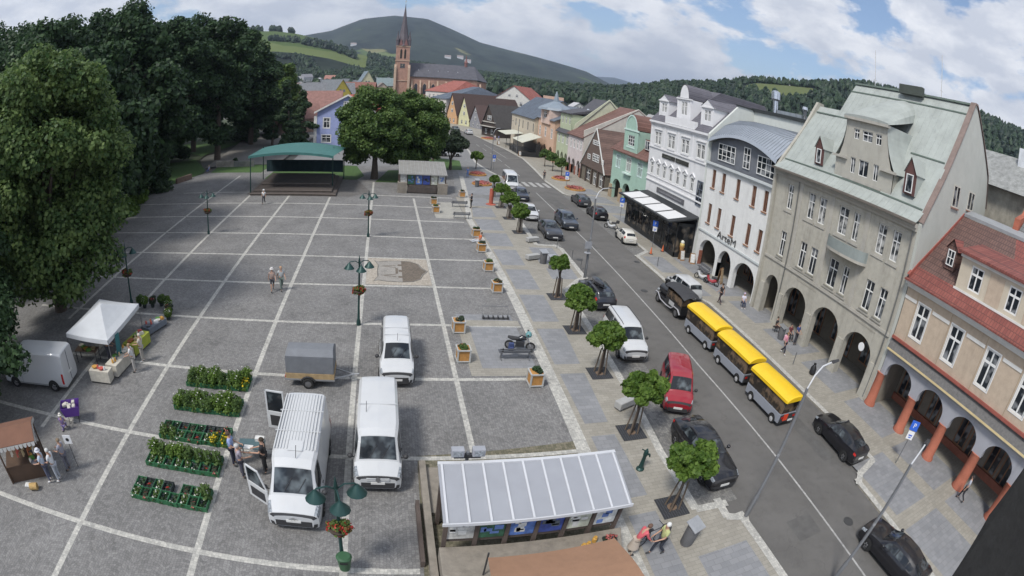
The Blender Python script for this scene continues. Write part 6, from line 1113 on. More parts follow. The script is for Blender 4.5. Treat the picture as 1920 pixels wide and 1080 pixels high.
def car(kind, L_, W_, H_, col, loc, rz, label, cat='car', name='parked_car', group='cars parked along the street', glass=True, sides=((0, 1), (1, 2)), rim=RIM, tail=True, wr=None, lower=None, roofrack=False, lights=True, plate=True, windowless=False, band=None, z=-.1):
    t = thing(name, (loc[0], loc[1], z), label, cat, group, rz); B = Body(kind, L_, W_, H_); n = len(B.st); r = wr or .32
    b = MB(); B.shell(b); b.build('body', col, t, smooth=True, angle=20 if kind in ('van', 'mpv') else 27)
    ws = {'sedan': (3, 4, 7, 8), 'suv': (3, 4, 7, 8), 'hatch': (3, 4, 7, 8), 'mpv': (3, 4, 7, 8), 'van': (3, 4, 8, 9)}[kind]
    b = MB(); B.patch(b, ws[0] + (.10 if kind != 'van' else .08), ws[1] - .03, 7.0, 9, both=True); b.build('windscreen', CG, t, smooth=True)
    if not windowless:
        b = MB(); a, c = (ws[2] + .08, ws[3] - (.12 if kind == 'sedan' else .25)) if kind != 'sedan' else (7.02, 7.9); B.patch(b, a, c, 6.6 if kind != 'sedan' else 7.0, 9, both=True); b.build('rear_window', CG, t, smooth=True)
    rng = {'sedan': [(3.5, 5.0), (5.1, 6.3), (6.4, 7.1)], 'suv': [(3.45, 5.05), (5.12, 5.85), (5.95, 7.3)], 'hatch': [(3.45, 5.3), (5.4, 6.6)], 'mpv': [(3.4, 4.9), (5.05, 5.5), (5.55, 7.2)], 'van': [(3.45, 5.6)]}[kind]
    if kind == 'van' and not windowless: rng += [(6.15, 6.5), (6.55, 7.0)]
    for sd in (1, -1):
        for a, c in rng: b = MB(); B.patch(b, a, c, 5.12, 5.9, sd, skew=.0 if a > 4 else .32); b.build('side_window', CG, t, smooth=True)
        b = MB(); p = B.P(ws[0] + .55, 5, sd); b.ball((p.x, p.y + sd * .16, p.z + .10), .11, 8, 6, .9); b.tube([(p.x, p.y - sd * .02, p.z + .03), (p.x, p.y + sd * .14, p.z + .07)], .025, 5); b.build('mirror', col if kind not in ('van', 'mpv') else PLS, t, smooth=True)
        b = MB(); B.patch(b, .95 if kind != 'van' else 1.0, 1.9 if kind != 'van' else 2.45, 4.1, 5.6 if kind != 'van' else 6.1, sd, .014); b.build('headlight', LMP, t, smooth=True)
        b = MB(); B.patch(b, n - 2.75, n - 1.95, 4.0 if kind != 'van' else 2.6, 5.3 if kind in ('suv', 'hatch', 'mpv') else 4.9, sd, .012); b.build('tail_light', TLR, t, smooth=True)
        b = MB(); [(lambda p: b.box(p.x - .08, p.x + .08, p.y - .012, p.y + .028, p.z - .012, p.z + .012) if sd > 0 else b.box(p.x - .08, p.x + .08, p.y - .028, p.y + .012, p.z - .012, p.z + .012))(B.P(tt, 4.5, sd)) for tt in [rng[0][1] - .15]]; b.build('door_handle', PLS, t)
        # door seams
        b = MB()
        for tt in [q[1] + .04 for q in rng[:2]]: B.patch(b, tt, tt + .035, 2.2, 5.05, sd, .004, n=1)
        b.build('door_seam', ARCH, t)
        for xw in (B.st[0][0] - L_ * .185, B.st[-1][0] + L_ * .19):
            b = MB(); hw = W_ / 2; R2 = r * 1.2; v = [(xw + R2 * math.cos(a), sd * (hw * 1.0 + .006), max(.13 * H_, r + R2 * math.sin(a))) for a in np.linspace(-.5, math.pi + .5, 15)]; b.add(v, [tuple(range(15))]); b.build('wheel_arch', ARCH, t)
            wheel(xw, sd * (hw - .085), r, t, rim)
    for yw in (-.32, .18): b = MB(); p, q = B.P(ws[0] + .12, 8.6, 1), B.P(ws[0] + .62, 8.6, 1); b.tube([(p.x + .01, yw * W_ * .5, p.z + .03), (q.x + .02, (yw + .28) * W_ * .5, q.z + .03)], .012, 4); b.build('wiper', PLS, t)
    b = MB(); B.patch(b, .12, .85, 4.4, 9, both=True, off=.012, n=2); b.build('grille', PLS, t)
    b = MB(); B.patch(b, .02, .7, 1.6, 2.9, 1, .012, n=2); B.patch(b, .02, .7, 1.6, 2.9, -1, .012, n=2); b.box(L_ / 2 - .05, L_ / 2 + .012, -W_ * .33, W_ * .33, H_ * .15, H_ * .27); b.build('bumper', lower or PLS, t)
    if kind in ('van', 'mpv'):
        for sd in (1, -1): b = MB(); B.patch(b, 0.02, n - 1.3, 1.0, 2.25, sd, .012, 14, 2); b.build('sill_cladding', PLS, t)
    MB().box(L_ / 2, L_ / 2 + .03, -.26, .26, H_ * .24, H_ * .24 + .11).build('number_plate', PLT, t); MB().box(-L_ / 2 - .03, -L_ / 2 + .03, -.26, .26, H_ * .36, H_ * .36 + .11).build('number_plate', PLT, t)
    if roofrack:
        for sd in (1, -1): MB().tube([tuple(B.P(u, 7.0, sd) + Vector((0, 0, .05))) for u in (4.4, 5, 6, 7)], .02, 6).build('roof_rail', PLS, t)
    return t, B
WH = paint('white', (.52, .53, .535), rough=.45); BLK = paint('black', (.012, .012, .015)); NAVY = paint('navy', (.018, .024, .045)); GRP = paint('graphite', (.05, .052, .058), .3)
RED = paint('red', (.27, .015, .025)); ANT = paint('anthracite', (.032, .034, .042), .3); DN = -math.pi / 2; UPD = math.pi / 2
VG = 'white vans on the square'
# vans standing on the square (noses to the camera)
def roof_ribs(t, B, n, x0, x1, ma, w=.8):
    b = MB(); z = B.H * .999
    for k in range(n): y = lerp(-w, w, k / (n - 1)); b.box(x0, x1, y - .018, y + .018, z - .02, z + .022)
    b.build('roof_rib', ma, t); b = MB()
    for x in (lerp(x0, x1, .33), lerp(x0, x1, .7)): b.box(x - .012, x + .012, -w - .1, w + .1, z - .02, z + .03)
    b.build('roof_seam', ma, t)
t, B = car('van', 5.9, 1.95, 2.38, WH, (-2.83, 15.45), DN, 'white panel van with open doors, ribbed roof and a dark double chevron grille', 'van', 'panel_van', VG, wr=.34, windowless=True, z=0)
roof_ribs(t, B, 14, -2.7, .9, WH, .74)
b = MB(); b.box(.4, 1.0, -.25, .3, B.H, B.H + .035); b.build('roof_hatch', WH, t, bevel=.02)
MB().tube([(1.4, .1, B.H), (1.1, .1, B.H + .35)], .012, 5).build('aerial', PLS, t)
for k in range(2):
    b = MB(); z = .62 + k * .075; x = B.L / 2 + .02
    b.add([(x, -.16, z), (x, 0, z + .09), (x, .16, z), (x, .16, z + .03), (x, 0, z + .12), (x, -.16, z + .03)], [(0, 1, 4, 5), (1, 2, 3, 4)]); b.build('emblem', RIM, t)
b = MB(); B.patch(b, 1.0, 1.6, 7.2, 8.5, 1, .014, 2); B.patch(b, 1.0, 1.6, 7.2, 8.5, -1, .014, 2); 
def door(t, hx, hy, ang, L_, z0, z1, zw, name, lab=None, slope=.35):
    """opened door panel hinged at (hx, hy), swung by ang, lower panel + window opening + frame"""
    c, s = math.cos(ang), math.sin(ang); P = lambda u, o_, z: (hx + c * u - s * o_, hy + s * u + c * o_, z); b = MB()
    def bx(u0, u1, za, zb, o0=-.03, o1=.03): b.add([P(u0, o0, za), P(u1, o0, za), P(u1, o1, za), P(u0, o1, za), P(u0, o0, zb), P(u1, o0, zb), P(u1, o1, zb), P(u0, o1, zb)], [(0, 3, 2, 1), (4, 5, 6, 7), (0, 1, 5, 4), (1, 2, 6, 5), (2, 3, 7, 6), (3, 0, 4, 7)])
    bx(0, L_, z0, zw); bx(L_ - .08, L_, zw, z1); bx(slope, L_, z1 - .08, z1)
    a = [P(0, -.03, zw), P(.07, -.03, zw), P(slope + .07, -.03, z1), P(slope, -.03, z1)]; a2 = [P(0, .03, zw), P(.07, .03, zw), P(slope + .07, .03, z1), P(slope, .03, z1)]; b.add(a + a2, [(0, 1, 2, 3), (7, 6, 5, 4), (0, 3, 7, 4), (1, 2, 6, 5)])
    o = b.build(name, WH, t, bevel=.015, label=lab); b = MB(); b.add([P(.07, 0, zw), P(L_ - .08, 0, zw), P(L_ - .08, 0, z1 - .08), P(slope + .07, 0, z1 - .08)], [(0, 1, 2, 3)]); b.build('door_glass', CG, o)
    b = MB(); bxs = [P(.15, .035, z0 + .15), P(L_ - .15, .035, z0 + .15), P(L_ - .15, .035, zw - .2), P(.15, .035, zw - .2)]; b.add(bxs, [(0, 1, 2, 3)]); b.add([P(.15, -.035, z0 + .15), P(L_ - .15, -.035, z0 + .15), P(L_ - .15, -.035, zw - .2), P(.15, -.035, zw - .2)], [(0, 1, 2, 3)]) if 0 else None; b.build('door_lining', PLS, o)
door(t, 2.05, -.98, math.pi + .95, 1.05, .35, 1.95, 1.15, 'front_door', 'front door swung open')
door(t, -2.9, -.95, -math.pi / 2 - .15, .85, .35, 2.3, 1.25, 'rear_door', 'rear door swung open', slope=.02)
t, B = car('van', 5.15, 1.88, 2.28, WH, (.08, 17.45), DN, 'plain white panel van standing between the one with open doors and the minibus', 'van', 'panel_van', VG, wr=.34, windowless=True, z=0)
b = MB(); z = B.H; b.box(-.35, -.33, -.75, .75, z - .01, z + .025); b.build('roof_seam', WH, t); MB().tube([(.2, -.45, z), (-.1, -.45, z + .3)], .012, 5).build('aerial', PLS, t)
b = MB(); [b.box(B.L / 2 - .03, B.L / 2 + .035, -.42, .42, z0, z0 + .035) for z0 in (.74, .82)]; b.build('grille_bar', WH, t); e = MB().lathe([(.09, 0), (.09, .02)], (0, 0, 0), 12, sx=1.3).build('emblem', RIM, t); e.rotation_euler = (0, R_(90), 0); e.location = (B.L / 2 + .03, 0, .8)
t, B = car('mpv', 4.75, 1.78, 1.92, WH, (1.0, 24.9), DN, 'white minibus behind the two panel vans', 'van', 'minibus', VG, wr=.33, z=0)
b = MB(); [b.box(x, x + .02, -.68, .68, B.H - .015, B.H + .018) for x in (.3, -.5)]; b.build('roof_seam', WH, t); MB().tube([(.95, .0, B.H), (.75, .0, B.H + .3)], .012, 5).build('aerial', PLS, t)
b = MB(); b.box(B.L / 2 - .1, B.L / 2 + .02, -.55, .55, .52, .64); b.build('grille', PLS, t)
t, B = car('van', 4.9, 1.9, 2.25, WH, (-19.1, 19.95), math.pi + .12, 'white high roofed van with dark tail lamps half under the leaning dark tree', 'van', 'panel_van', VG, wr=.33, windowless=True, z=0)
b = MB(); b.box(-B.L / 2 - .02, -B.L / 2 + .01, -.01, .01, .35, 2.1); b.build('door_seam', ARCH, t)
# box trailer with tarpaulin
t = thing('trailer', (-3.2, 23.15, 0), 'small trailer with grey tarpaulin hood and wooden side boards behind the open van', 'trailer')
b = MB(); b.box(-1.2, 1.15, -.72, .72, .78, 1.72); b.add([(-1.2, -.72, 1.72), (1.15, -.72, 1.72), (1.1, -.3, 1.92), (-1.15, -.3, 1.92), (1.1, .35, 1.92), (-1.15, .35, 1.92), (1.15, .72, 1.72), (-1.2, .72, 1.72)], [(0, 1, 2, 3), (3, 2, 4, 5), (5, 4, 6, 7), (0, 3, 5, 7), (1, 6, 4, 2)]); b.build('tarpaulin', mat('tarp_grey', (.16, .17, .185), .75, var=.12, scale=2, bump=.6, bscale=4), t, bevel=.02)
b = MB(); b.box(-1.22, 1.17, -.75, .75, .45, .78); b.build('side_board', mat('ply_tan', (.36, .26, .14), .8, var=.25, scale=4), t)
b = MB(); b.box(-1.25, 1.2, -.78, -.74, .42, .5); b.box(-1.25, 1.2, .74, .78, .42, .5); b.box(-1.1, 1.1, -.6, .6, .34, .46); b.tube([(1.15, -.5, .42), (2.1, 0, .42)], .04, 6); b.tube([(1.15, .5, .42), (2.1, 0, .42), (2.35, 0, .46)], .04, 6); b.tube([(1.9, .12, .05), (1.9, .12, .75)], .025, 6); b.build('chassis', mat('galvanised', (.33, .34, .35), .5, metal=.6, var=.15), t)
for y in (-.82, .82): wheel(-.1, y, .28, t, w=.16); b = MB(); b.tube([(-.1 + .36 * math.cos(a), y, .28 + .36 * math.sin(a)) for a in np.linspace(.3, 2.84, 8)], .05, 5); b.build('mudguard', PLS, t)
for y in (-.6, .6): MB().box(-1.27, -1.22, y - .1, y + .1, .5, .6).build('tail_light', TLR, t)
# cars on the left side of the street
car('sedan', 4.95, 1.86, 1.42, BLK, (14.65, 15.25), DN + .0, 'long black limousine with kidney grille parked behind the nearest young maple')
car('mpv', 4.2, 1.78, 1.78, RED, (15.85, 21.0), DN - .42, 'red family van with headlights lit, pulling out between two parked cars', 'car')
t, B = car('mpv', 4.75, 1.86, 1.88, WH, (15.05, 27.15), DN - .09, 'white people carrier with black roof bars behind the red car', roofrack=True)
t, B = car('suv', 4.5, 1.82, 1.46, ANT, (15.85, 34.5), UPD - .03, 'dark estate car carrying a black roof box', roofrack=True)
t = thing('roof_box', (15.6, 34.0, 1.42), 'black streamlined box strapped on the roof of the dark estate car', 'roof box', rz=UPD); b = MB(); b.lathe([(.02, 0), (.30, .02), (.36, .1), (.34, .26), (.2, .33), (.02, .35)], (0, 0, 0), 20, sx=2.7); b.build('shell', BLK, t, smooth=True); b = MB(); b.box(-.7, -.66, -.45, .45, -.04, .02); b.box(.5, .54, -.45, .45, -.04, .02); b.build('cross_bar', PLS, t)
car('hatch', 4.1, 1.74, 1.5, WH, (16.95, 58.9), DN - .08, 'white hatchback parked behind the dark saloon')
car('sedan', 4.85, 1.84, 1.45, ANT, (17.35, 51.8), DN - .06, 'dark saloon with bright headlights at the end of the parking bay')
car('suv', 4.6, 1.84, 1.62, paint('steelblue', (.045, .055, .075), .3), (20.5, 55.9), DN - .05, 'dark blue sport utility car driving towards the camera', group='cars moving in the street', name='moving_car')
car('suv', 4.1, 1.74, 1.5, NAVY, (18.5, 69.2), DN - .08, 'dark blue car parked behind the white hatchback')
car('van', 5.4, 1.95, 2.6, WH, (18.35, 75.3), DN - .08, 'white camper van parked just before the crossing', 'van', 'camper_van')
# right side
car('suv', 4.6, 1.84, 1.5, GRP, (26.7, 67.9), UPD - .05, 'dark grey car furthest up the right hand bay')
car('suv', 4.2, 1.8, 1.48, BLK, (26.4, 61.0), UPD - .05, 'black car just behind the white moped')
car('hatch', 3.55, 1.64, 1.45, paint('ivory', (.62, .60, .54)), (25.9, 50.9), UPD - .1, 'small ivory city car parked by the restaurant terrace')
car('mpv', 4.1, 1.76, 1.5, WH, (25.1, 36.2), UPD + .02, 'white estate car parked beside the black engine')
car('sedan', 4.5, 1.84, 1.4, BLK, (24.75, 13.45), UPD - .03, 'glossy black saloon parked in front of the orange pillars')
car('sedan', 4.6, 1.84, 1.4, BLK, (21.2, 4.7), UPD + .06, 'black saloon driving out of the bottom of the picture', group='cars moving in the street', name='moving_car')
car('suv', 4.5, 1.85, 1.65, WH, (25.0, 159.2), UPD + .05, 'white car far up the street by the flower bed', group='cars far up the street')
car('suv', 4.2, 1.8, 1.5, paint('greengrey', (.06, .08, .075)), (22.4, 169), DN + .12, 'grey green car at the bend of the street', group='cars far up the street')
for x, y, c, l in ((7.6, 107, WH, 'white car parked behind the dense tree, leftmost'), (10.6, 106.4, GRP, 'grey car parked behind the dense trees'), (13.4, 106.8, WH, 'white car parked behind the olive tree')): car('hatch', 4.1, 1.75, 1.5, c, (x, y), .1, l, group='cars parked behind the trees', z=.02)
# ---- tourist road train ----
TRN = 'wagons of the sightseeing road train'; YEL = mat('train_yellow', (.78, .50, .01), .45, var=.05, coat=.3); SIL = mat('train_silver', (.30, .32, .36), .5, var=.06, metal=.2)
def wagon(loc, rz, label):
    t = thing('train_wagon', (loc[0], loc[1], -.1), label, 'wagon', TRN, rz); Lw, Ww = 3.75, 1.5
    b = MB(); h = .85; zb = .3
    for sd in (1, -1): b.box(-Lw / 2, Lw / 2, sd * Ww / 2 - .03, sd * Ww / 2 + .03, zb, h)
    b.box(Lw / 2 - .06, Lw / 2, -Ww / 2, Ww / 2, zb, h); b.box(-Lw / 2, -Lw / 2 + .06, -Ww / 2, Ww / 2, zb, h); b.box(-Lw / 2, Lw / 2, -Ww / 2, Ww / 2, zb, zb + .08); b.build('body', SIL, t, bevel=.02)
    for sd in (1, -1):
        for k in range(5): x = lerp(-Lw / 2 + .04, Lw / 2 - .04, k / 4); MB().box(x - .03, x + .03, sd * (Ww / 2 - .02) - .025, sd * (Ww / 2 - .02) + .025, h, 1.86).build('post', SIL, t)
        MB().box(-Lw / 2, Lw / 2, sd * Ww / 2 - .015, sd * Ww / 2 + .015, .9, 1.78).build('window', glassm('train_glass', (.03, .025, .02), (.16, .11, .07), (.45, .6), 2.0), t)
    MB().box(-Lw / 2 + .01, -Lw / 2 + .03, -Ww / 2 + .08, Ww / 2 - .08, .9, 1.7).build('window', MATS['train_glass'], t)
    for x in (-1.2, -.4, .4, 1.2): b = MB(); b.box(x - .18, x + .18, -.6, .6, .55, .65); b.box(x - .2, x - .14, -.6, .6, .65, 1.15); b.build('bench', mat('seat_wood', (.22, .11, .05), .6), t)
    b = MB(); n = 10; rows = []
    for i, (x, kx, kz) in enumerate(((-Lw / 2 - .22, .9, -.06), (-Lw / 2 - .12, 1, 0), (0, 1.0, .02), (Lw / 2 + .05, 1, 0), (Lw / 2 + .12, .9, -.06))):
        rows.append([(x, (Ww / 2 + .12) * kx * q, 1.84 + kz + .2 * (1 - abs(q) ** 2.6)) for q in np.linspace(-1, 1, n + 1)])
    for i in range(4):
        for k in range(n): b.add([rows[i][k], rows[i][k + 1], rows[i + 1][k + 1], rows[i + 1][k]], [(0, 1, 2, 3)])
    for r in (rows[0], rows[-1]): b.add(r + [(p[0], p[1], 1.70) for p in reversed(r)], [tuple(range(2 * n + 2))])
    for sd in (0, n):
        for i in range(4): p, q = rows[i][sd], rows[i + 1][sd]; b.add([p, q, (q[0], q[1], 1.68), (p[0], p[1], 1.68)], [(0, 1, 2, 3)])
    b.build('roof', YEL, t, smooth=True, angle=50)
    for x in (-1.25, 1.2):
        for sd in (1, -1): wheel(x, sd * (Ww / 2 - .02), .26, t, mat('rim_white', (.5, .5, .5), .4), w=.16); b = MB(); R2 = .33; b.add([(x + R2 * math.cos(a), sd * (Ww / 2 + .034), .28 + R2 * math.sin(a)) for a in np.linspace(0, math.pi, 10)], [tuple(range(10))]); b.build('wheel_arch', ARCH, t)
    MB().box(-Lw / 2 - .06, -Lw / 2 - .01, -Ww / 2 + .05, Ww / 2 - .05, .32, .8).build('end_panel', PLS, t)
    for y in (-.55, .55): MB().box(-Lw / 2 - .09, -Lw / 2 - .05, y - .1, y + .1, .6, .72).build('tail_light', TLR, t)
    MB().tube([(Lw / 2, 0, .35), (Lw / 2 + .72, 0, .35)], .035, 6).build('drawbar', PLS, t)
    return t
wagon((21.95, 27.4), UPD + .03, 'yellow roofed silver wagon coupled right behind the black engine'); wagon((21.9, 22.85), UPD + .03, 'middle yellow roofed silver wagon of the three'); t = wagon((21.75, 18.25), UPD + .03, 'last yellow roofed silver wagon, with its red sign at the back')
MB().box(-1.97, -1.93, .05, .45, .45, .85).build('rear_sign', mat('sign_red', (.65, .06, .02), .5), t); MB().box(-1.97, -1.93, -.55, -.1, .35, .46).build('number_plate', PLT, t)
t = thing('train_engine', (22.1, 32.6, -.1), 'black steam engine styled tractor with chimney and curved canopy pulling the yellow wagons', 'engine', None, UPD + .03)
BKL = paint('engine', (.016, .016, .018), rough=.4); b = MB()
P_ = lambda x0, x1, r0, r1: None
b.tube([(2.3, 0, .95), (2.25, 0, .95), (.5, 0, .98)], [.34, .40, .42], 16); b.lathe([(.1, 1.3), (.1, 1.62), (.17, 1.74), (.15, 1.82)], (1.95, 0, 0), 12); b.lathe([(.14, 1.3), (.15, 1.45), (.05, 1.56)], (1.2, 0, 0), 12); b.build('boiler', BKL, t, smooth=True)
b = MB(); b.box(-2.0, 2.2, -.62, .62, .38, .62); b.box(-2.0, .5, -.74, .74, .5, 1.02); b.box(.44, .5, -.7, .7, 1.0, 1.8); b.build('chassis', BKL, t, bevel=.03)
b = MB(); rows = [[(x, .9 * q * kx, 1.86 + kz + .22 * (1 - q * q)) for q in np.linspace(-1, 1, 11)] for x, kx, kz in ((-2.3, .92, -.16), (-1.7, 1, .02), (-.4, 1, .08), (.6, .98, -.02), (.95, .9, -.12))]
for i in range(4):
    for k in range(10): b.add([rows[i][k], rows[i][k + 1], rows[i + 1][k + 1], rows[i + 1][k]], [(0, 1, 2, 3)])
b.build('canopy', mat('canopy_black', (.035, .035, .038), .6, var=.1), t, smooth=True, angle=180)
for x, y in ((-1.9, .68), (-1.9, -.68), (.46, .68), (.46, -.68)): MB().tube([(x, y, 1.0), (x, y, 1.9)], .03, 6).build('post', PLS, t)
MB().box(-1.9, .4, -.72, .72, 1.05, 1.6).build('window', MATS['train_glass'], t)
for sd in (1, -1):
    b = MB(); b.tube([(2.3, sd * .72, .45), (2.1, sd * .75, .78), (1.7, sd * .78, .8), (1.2, sd * .78, .45), (.2, sd * .78, .38), (-.6, sd * .78, .45), (-1.0, sd * .78, .74), (-1.6, sd * .78, .74), (-1.95, sd * .76, .45)], .05, 6); b.build('fender_trim', mat('trim_silver', (.45, .45, .47), .4, metal=.3), t, smooth=True)
    wheel(1.7, sd * .66, .32, t); wheel(-1.3, sd * .68, .36, t); b = MB(); b.ball((2.2, sd * .45, .85), .13, 10, 6); b.build('headlight', LMP, t, smooth=True)
b = MB(); b.box(-.9, -.1, .745, .755, .62, .95); b.build('side_sign', mat('side_plate', (.4, .4, .4), .6), t)
MB().add([(2.3, -.5, .35), (2.3, .5, .35), (2.55, 0, .2), (2.3, -.5, .5), (2.3, .5, .5), (2.5, 0, .35)], [(0, 1, 2), (3, 4, 5), (0, 2, 5, 3), (1, 2, 5, 4)]).build('cow_catcher', PLS, t)
# ======================= STREET FURNITURE =======================
GRN = mat('lamp_green', (.018, .055, .05), .45, var=.1, metal=.3); STL = mat('pole_steel', (.20, .205, .215), .55, metal=.5, var=.12, scale=1)
FLR = leafm('petal_red', (.25, .02, .02), (.5, .06, .04), .2); FLP = leafm('petal_pink', (.40, .09, .09), (.62, .24, .2), .2); FLW = leafm('petal_white', (.5, .5, .45), (.8, .8, .75), .2); FLY = leafm('petal_yellow', (.5, .35, .01), (.75, .55, .03), .2)
# green square lamps with hanging flower ball
def plaza_lamp(loc, label, bin_=False):
    t = thing('street_lamp', loc, label, 'street lamp', 'green lamps of the square'); rs = np.random.RandomState(int(abs(loc[0] * 10)) + 1)
    b = MB(); b.lathe([(.13, 0), (.13, .25), (.08, .4), (.06, 1.2), (.05, 4.0), (.07, 4.05), (.03, 4.3), (.01, 4.45)], (0, 0, 0), 10); b.build('pole', GRN, t, smooth=True)
    for a in (.3, math.pi + .3, -1.35):
        c, s = math.cos(a), math.sin(a); b = MB(); b.tube([(0, 0, 3.95), (c * .25, s * .25, 4.12), (c * .55, s * .55, 4.08), (c * .6, s * .6, 4.0)], .028, 6); o = b.build('arm', GRN, t, smooth=True)
        MB().lathe([(.05, 4.02), (.1, 3.95), (.28, 3.72), (.3, 3.68), (.02, 3.74)], (c * .6, s * .6, 0), 12).build('lamp_shade', GRN, o, smooth=True)
    MB().lathe([(.03, 2.0), (.3, 2.1), (.36, 2.25), (.3, 2.28)], (0, 0, 0), 12).build('flower_basket', mat('basket_dark', (.05, .035, .025), .9), t)
    lb = blobs((0, 0, 2.3), (.4, .4, .28), 12, .12, .2, rs, -.9); leaves('foliage', lb, 700, .09, MID, t, seed=5); leaves('blossom', [(q[0], q[1], q[2], q[3] * 1.1, q[4] * 1.1, q[5]) for q in lb[1:9]], 330, .085, FLR, t, seed=6)
    return t
plaza_lamp((-16.66, 48.3, 0), 'green lamp with red flower basket, left of the stage'); plaza_lamp((-1.1, 48.5, 0), 'green lamp with red flower basket, right of the stage axis'); plaza_lamp((-1.15, 29.6, 0), 'green lamp beside the coat of arms mosaic'); plaza_lamp((-17.5, 31.2, 0), 'green lamp with flower basket beside the market tent'); plaza_lamp((-1.1, 10.9, 0), 'nearest green lamp with red geraniums above the litter bin')
t = thing('litter_bin', (-1.02, 10.62, 0), 'green litter bin fixed to the nearest green lamp', 'litter bin'); b = MB(); b.lathe([(.17, .35), (.24, .95), (.25, 1.0)], (0, 0, 0), 14); b.build('body', mat('bin_green', (.035, .10, .045), .5), t, smooth=True); MB().lathe([(.25, 1.0), (.26, 1.03), (.2, 1.1)], (0, 0, 0), 14).build('lid', mat('bin_green'), t, smooth=True); MB().box(-.12, .12, -.27, -.24, .9, .97).build('slot', ARCH, t)
# tall steel street lights
def street_light(loc, h, reach, az, label, curved=True, band=True):
    t = thing('street_light', loc, label, 'street light', 'tall steel street lights'); c, s = math.cos(az), math.sin(az); b = MB(); b.tube([(0, 0, 0), (0, 0, 1.2), (0, 0, 1.25), (0, 0, h)], [.11, .11, .085, .065], 10); b.build('pole', STL, t, smooth=True)
    b = MB(); pts = [(0, 0, h)] + ([(c * reach * .18, s * reach * .18, h + .5), (c * reach * .5, s * reach * .5, h + .8)] if curved else []) + [(c * reach, s * reach, h + (.85 if curved else .35))]; b.tube(pts, .035, 8); a = b.build('arm', mat('arm_pale', (.5, .51, .52), .5, var=.05), t, smooth=True)
    z = pts[-1][2]; b = MB(); b.add([(c * reach + s * .12, s * reach - c * .12, z), (c * reach - s * .12, s * reach + c * .12, z), (c * (reach + .62) - s * .09, s * (reach + .62) + c * .09, z), (c * (reach + .62) + s * .09, s * (reach + .62) - c * .09, z), (c * reach, s * reach, z + .1), (c * (reach + .6), s * (reach + .6), z + .06)], [(0, 1, 2, 3), (0, 3, 5, 4), (1, 2, 5, 4), (0, 1, 4), (3, 2, 5)]); b.build('lamp_head', PLS, a)
    if band: MB().lathe([(.075, 3.3), (.075, 3.42)], (0, 0, 0), 10).build('clamp', mat('arm_pale'), t)
    return t
street_light((14.95, 10.75, 0), 6.35, 1.35, .12, 'steel street light beside the nearest young maple, arm over the road train')
street_light((17.1, 5.4, -.1), 6.1, 1.25, .2, 'steel street light with straight arm in the bottom right', curved=False)
street_light((16.6, 39.0, 0), 6.6, 1.4, .35, 'steel street light at the widened pavement, with traffic signal in front')
street_light((18.9, 92.5, 0), 6.5, 1.2, .2, 'distant street light at the crossing'); street_light((29.8, 118.5, 0), 6.5, 1.2, math.pi, 'distant street light before the cream house')
t = thing('sign_post', (16.45, 38.9, 0), 'grey backs of two traffic signs on a post beside the steel street light', 'traffic sign'); MB().tube([(0, 0, 0), (0, 0, 3.3)], .03, 6).build('post', STL, t); MB().box(-.3, .3, -.03, 0, 2.5, 3.1).build('sign_plate', mat('sign_grey', (.28, .29, .31), .6), t); MB().lathe([(.28, 0), (.28, .03)], (0, -.03, 2.15), 16).build('sign_plate', mat('sign_grey'), t)
BLU = mat('sign_blue', (.03, .12, .55), .5, var=.03); WSN = mat('sign_white', (.75, .75, .75), .5, var=0)
def psign(loc, rz, label, word='P', h=2.4, tilt=0):
    t = thing('traffic_sign', loc, label, 'traffic sign', 'blue parking signs', rz); MB().tube([(0, 0, 0), (0, 0, h + .45)], .03, 6).build('post', STL, t)
    p = MB().box(-.3, .3, -.045, -.02, h - .15, h + .45).build('sign_plate', BLU, t); q = MB().box(-.25, .25, -.045, -.02, h - .72, h - .2).build('sub_plate', WSN, t)
    class TF(Fr):
        def __init__(s): s.z = 0
        def P(s, u, d, z): return (u, -.05 + d, z)
    text(word, TF(), 0, 0, h + .15, .42, WSN, p, name='letter', flip=False, ext=.004); b = MB(); b.box(-.14, .14, -.052, -.044, h - .5, h - .42); b.box(-.1, .1, -.052, -.044, h - .62, h - .56); b.build('symbol', BLU, q)
psign((28.5, 49.1, 0), -.45, 'blue parking sign between terrace and ivory city car'); psign((29.3, 60.0, 0), -.45, 'blue parking sign at the far end of the restaurant terrace'); psign((28.1, 10.0, 0), -.85, 'blue parking sign in front of the orange pillars'); psign((27.6, 77.0, 0), -.35, 'blue pedestrian sign by the flower bed beyond the crossing')
psign((18.9, 90.5, 0), .3, 'small blue sign at the left end of the crossing')
# bollards
for k, (x, y) in enumerate(((16.6, 46.9), (17.0, 43.6), (17.0, 41.2), (25.7, 42.6), (28.1, 22.6))):
    t = thing('bollard', (x, y, 0), ('slim steel post at the tip of the widened pavement', 'slim steel post half way along the widened pavement', 'slim steel post near the foot of the street light', 'slim steel post on the right pavement opposite the kerb extension', 'slim dark post beside the last arch of the grey house')[k], 'bollard', 'slim steel posts'); MB().lathe([(.05, 0), (.05, .02), (.035, .03), (.035, .9), (.045, .92), (.02, .96)], (0, 0, 0), 10).build('post', STL, t, smooth=True)
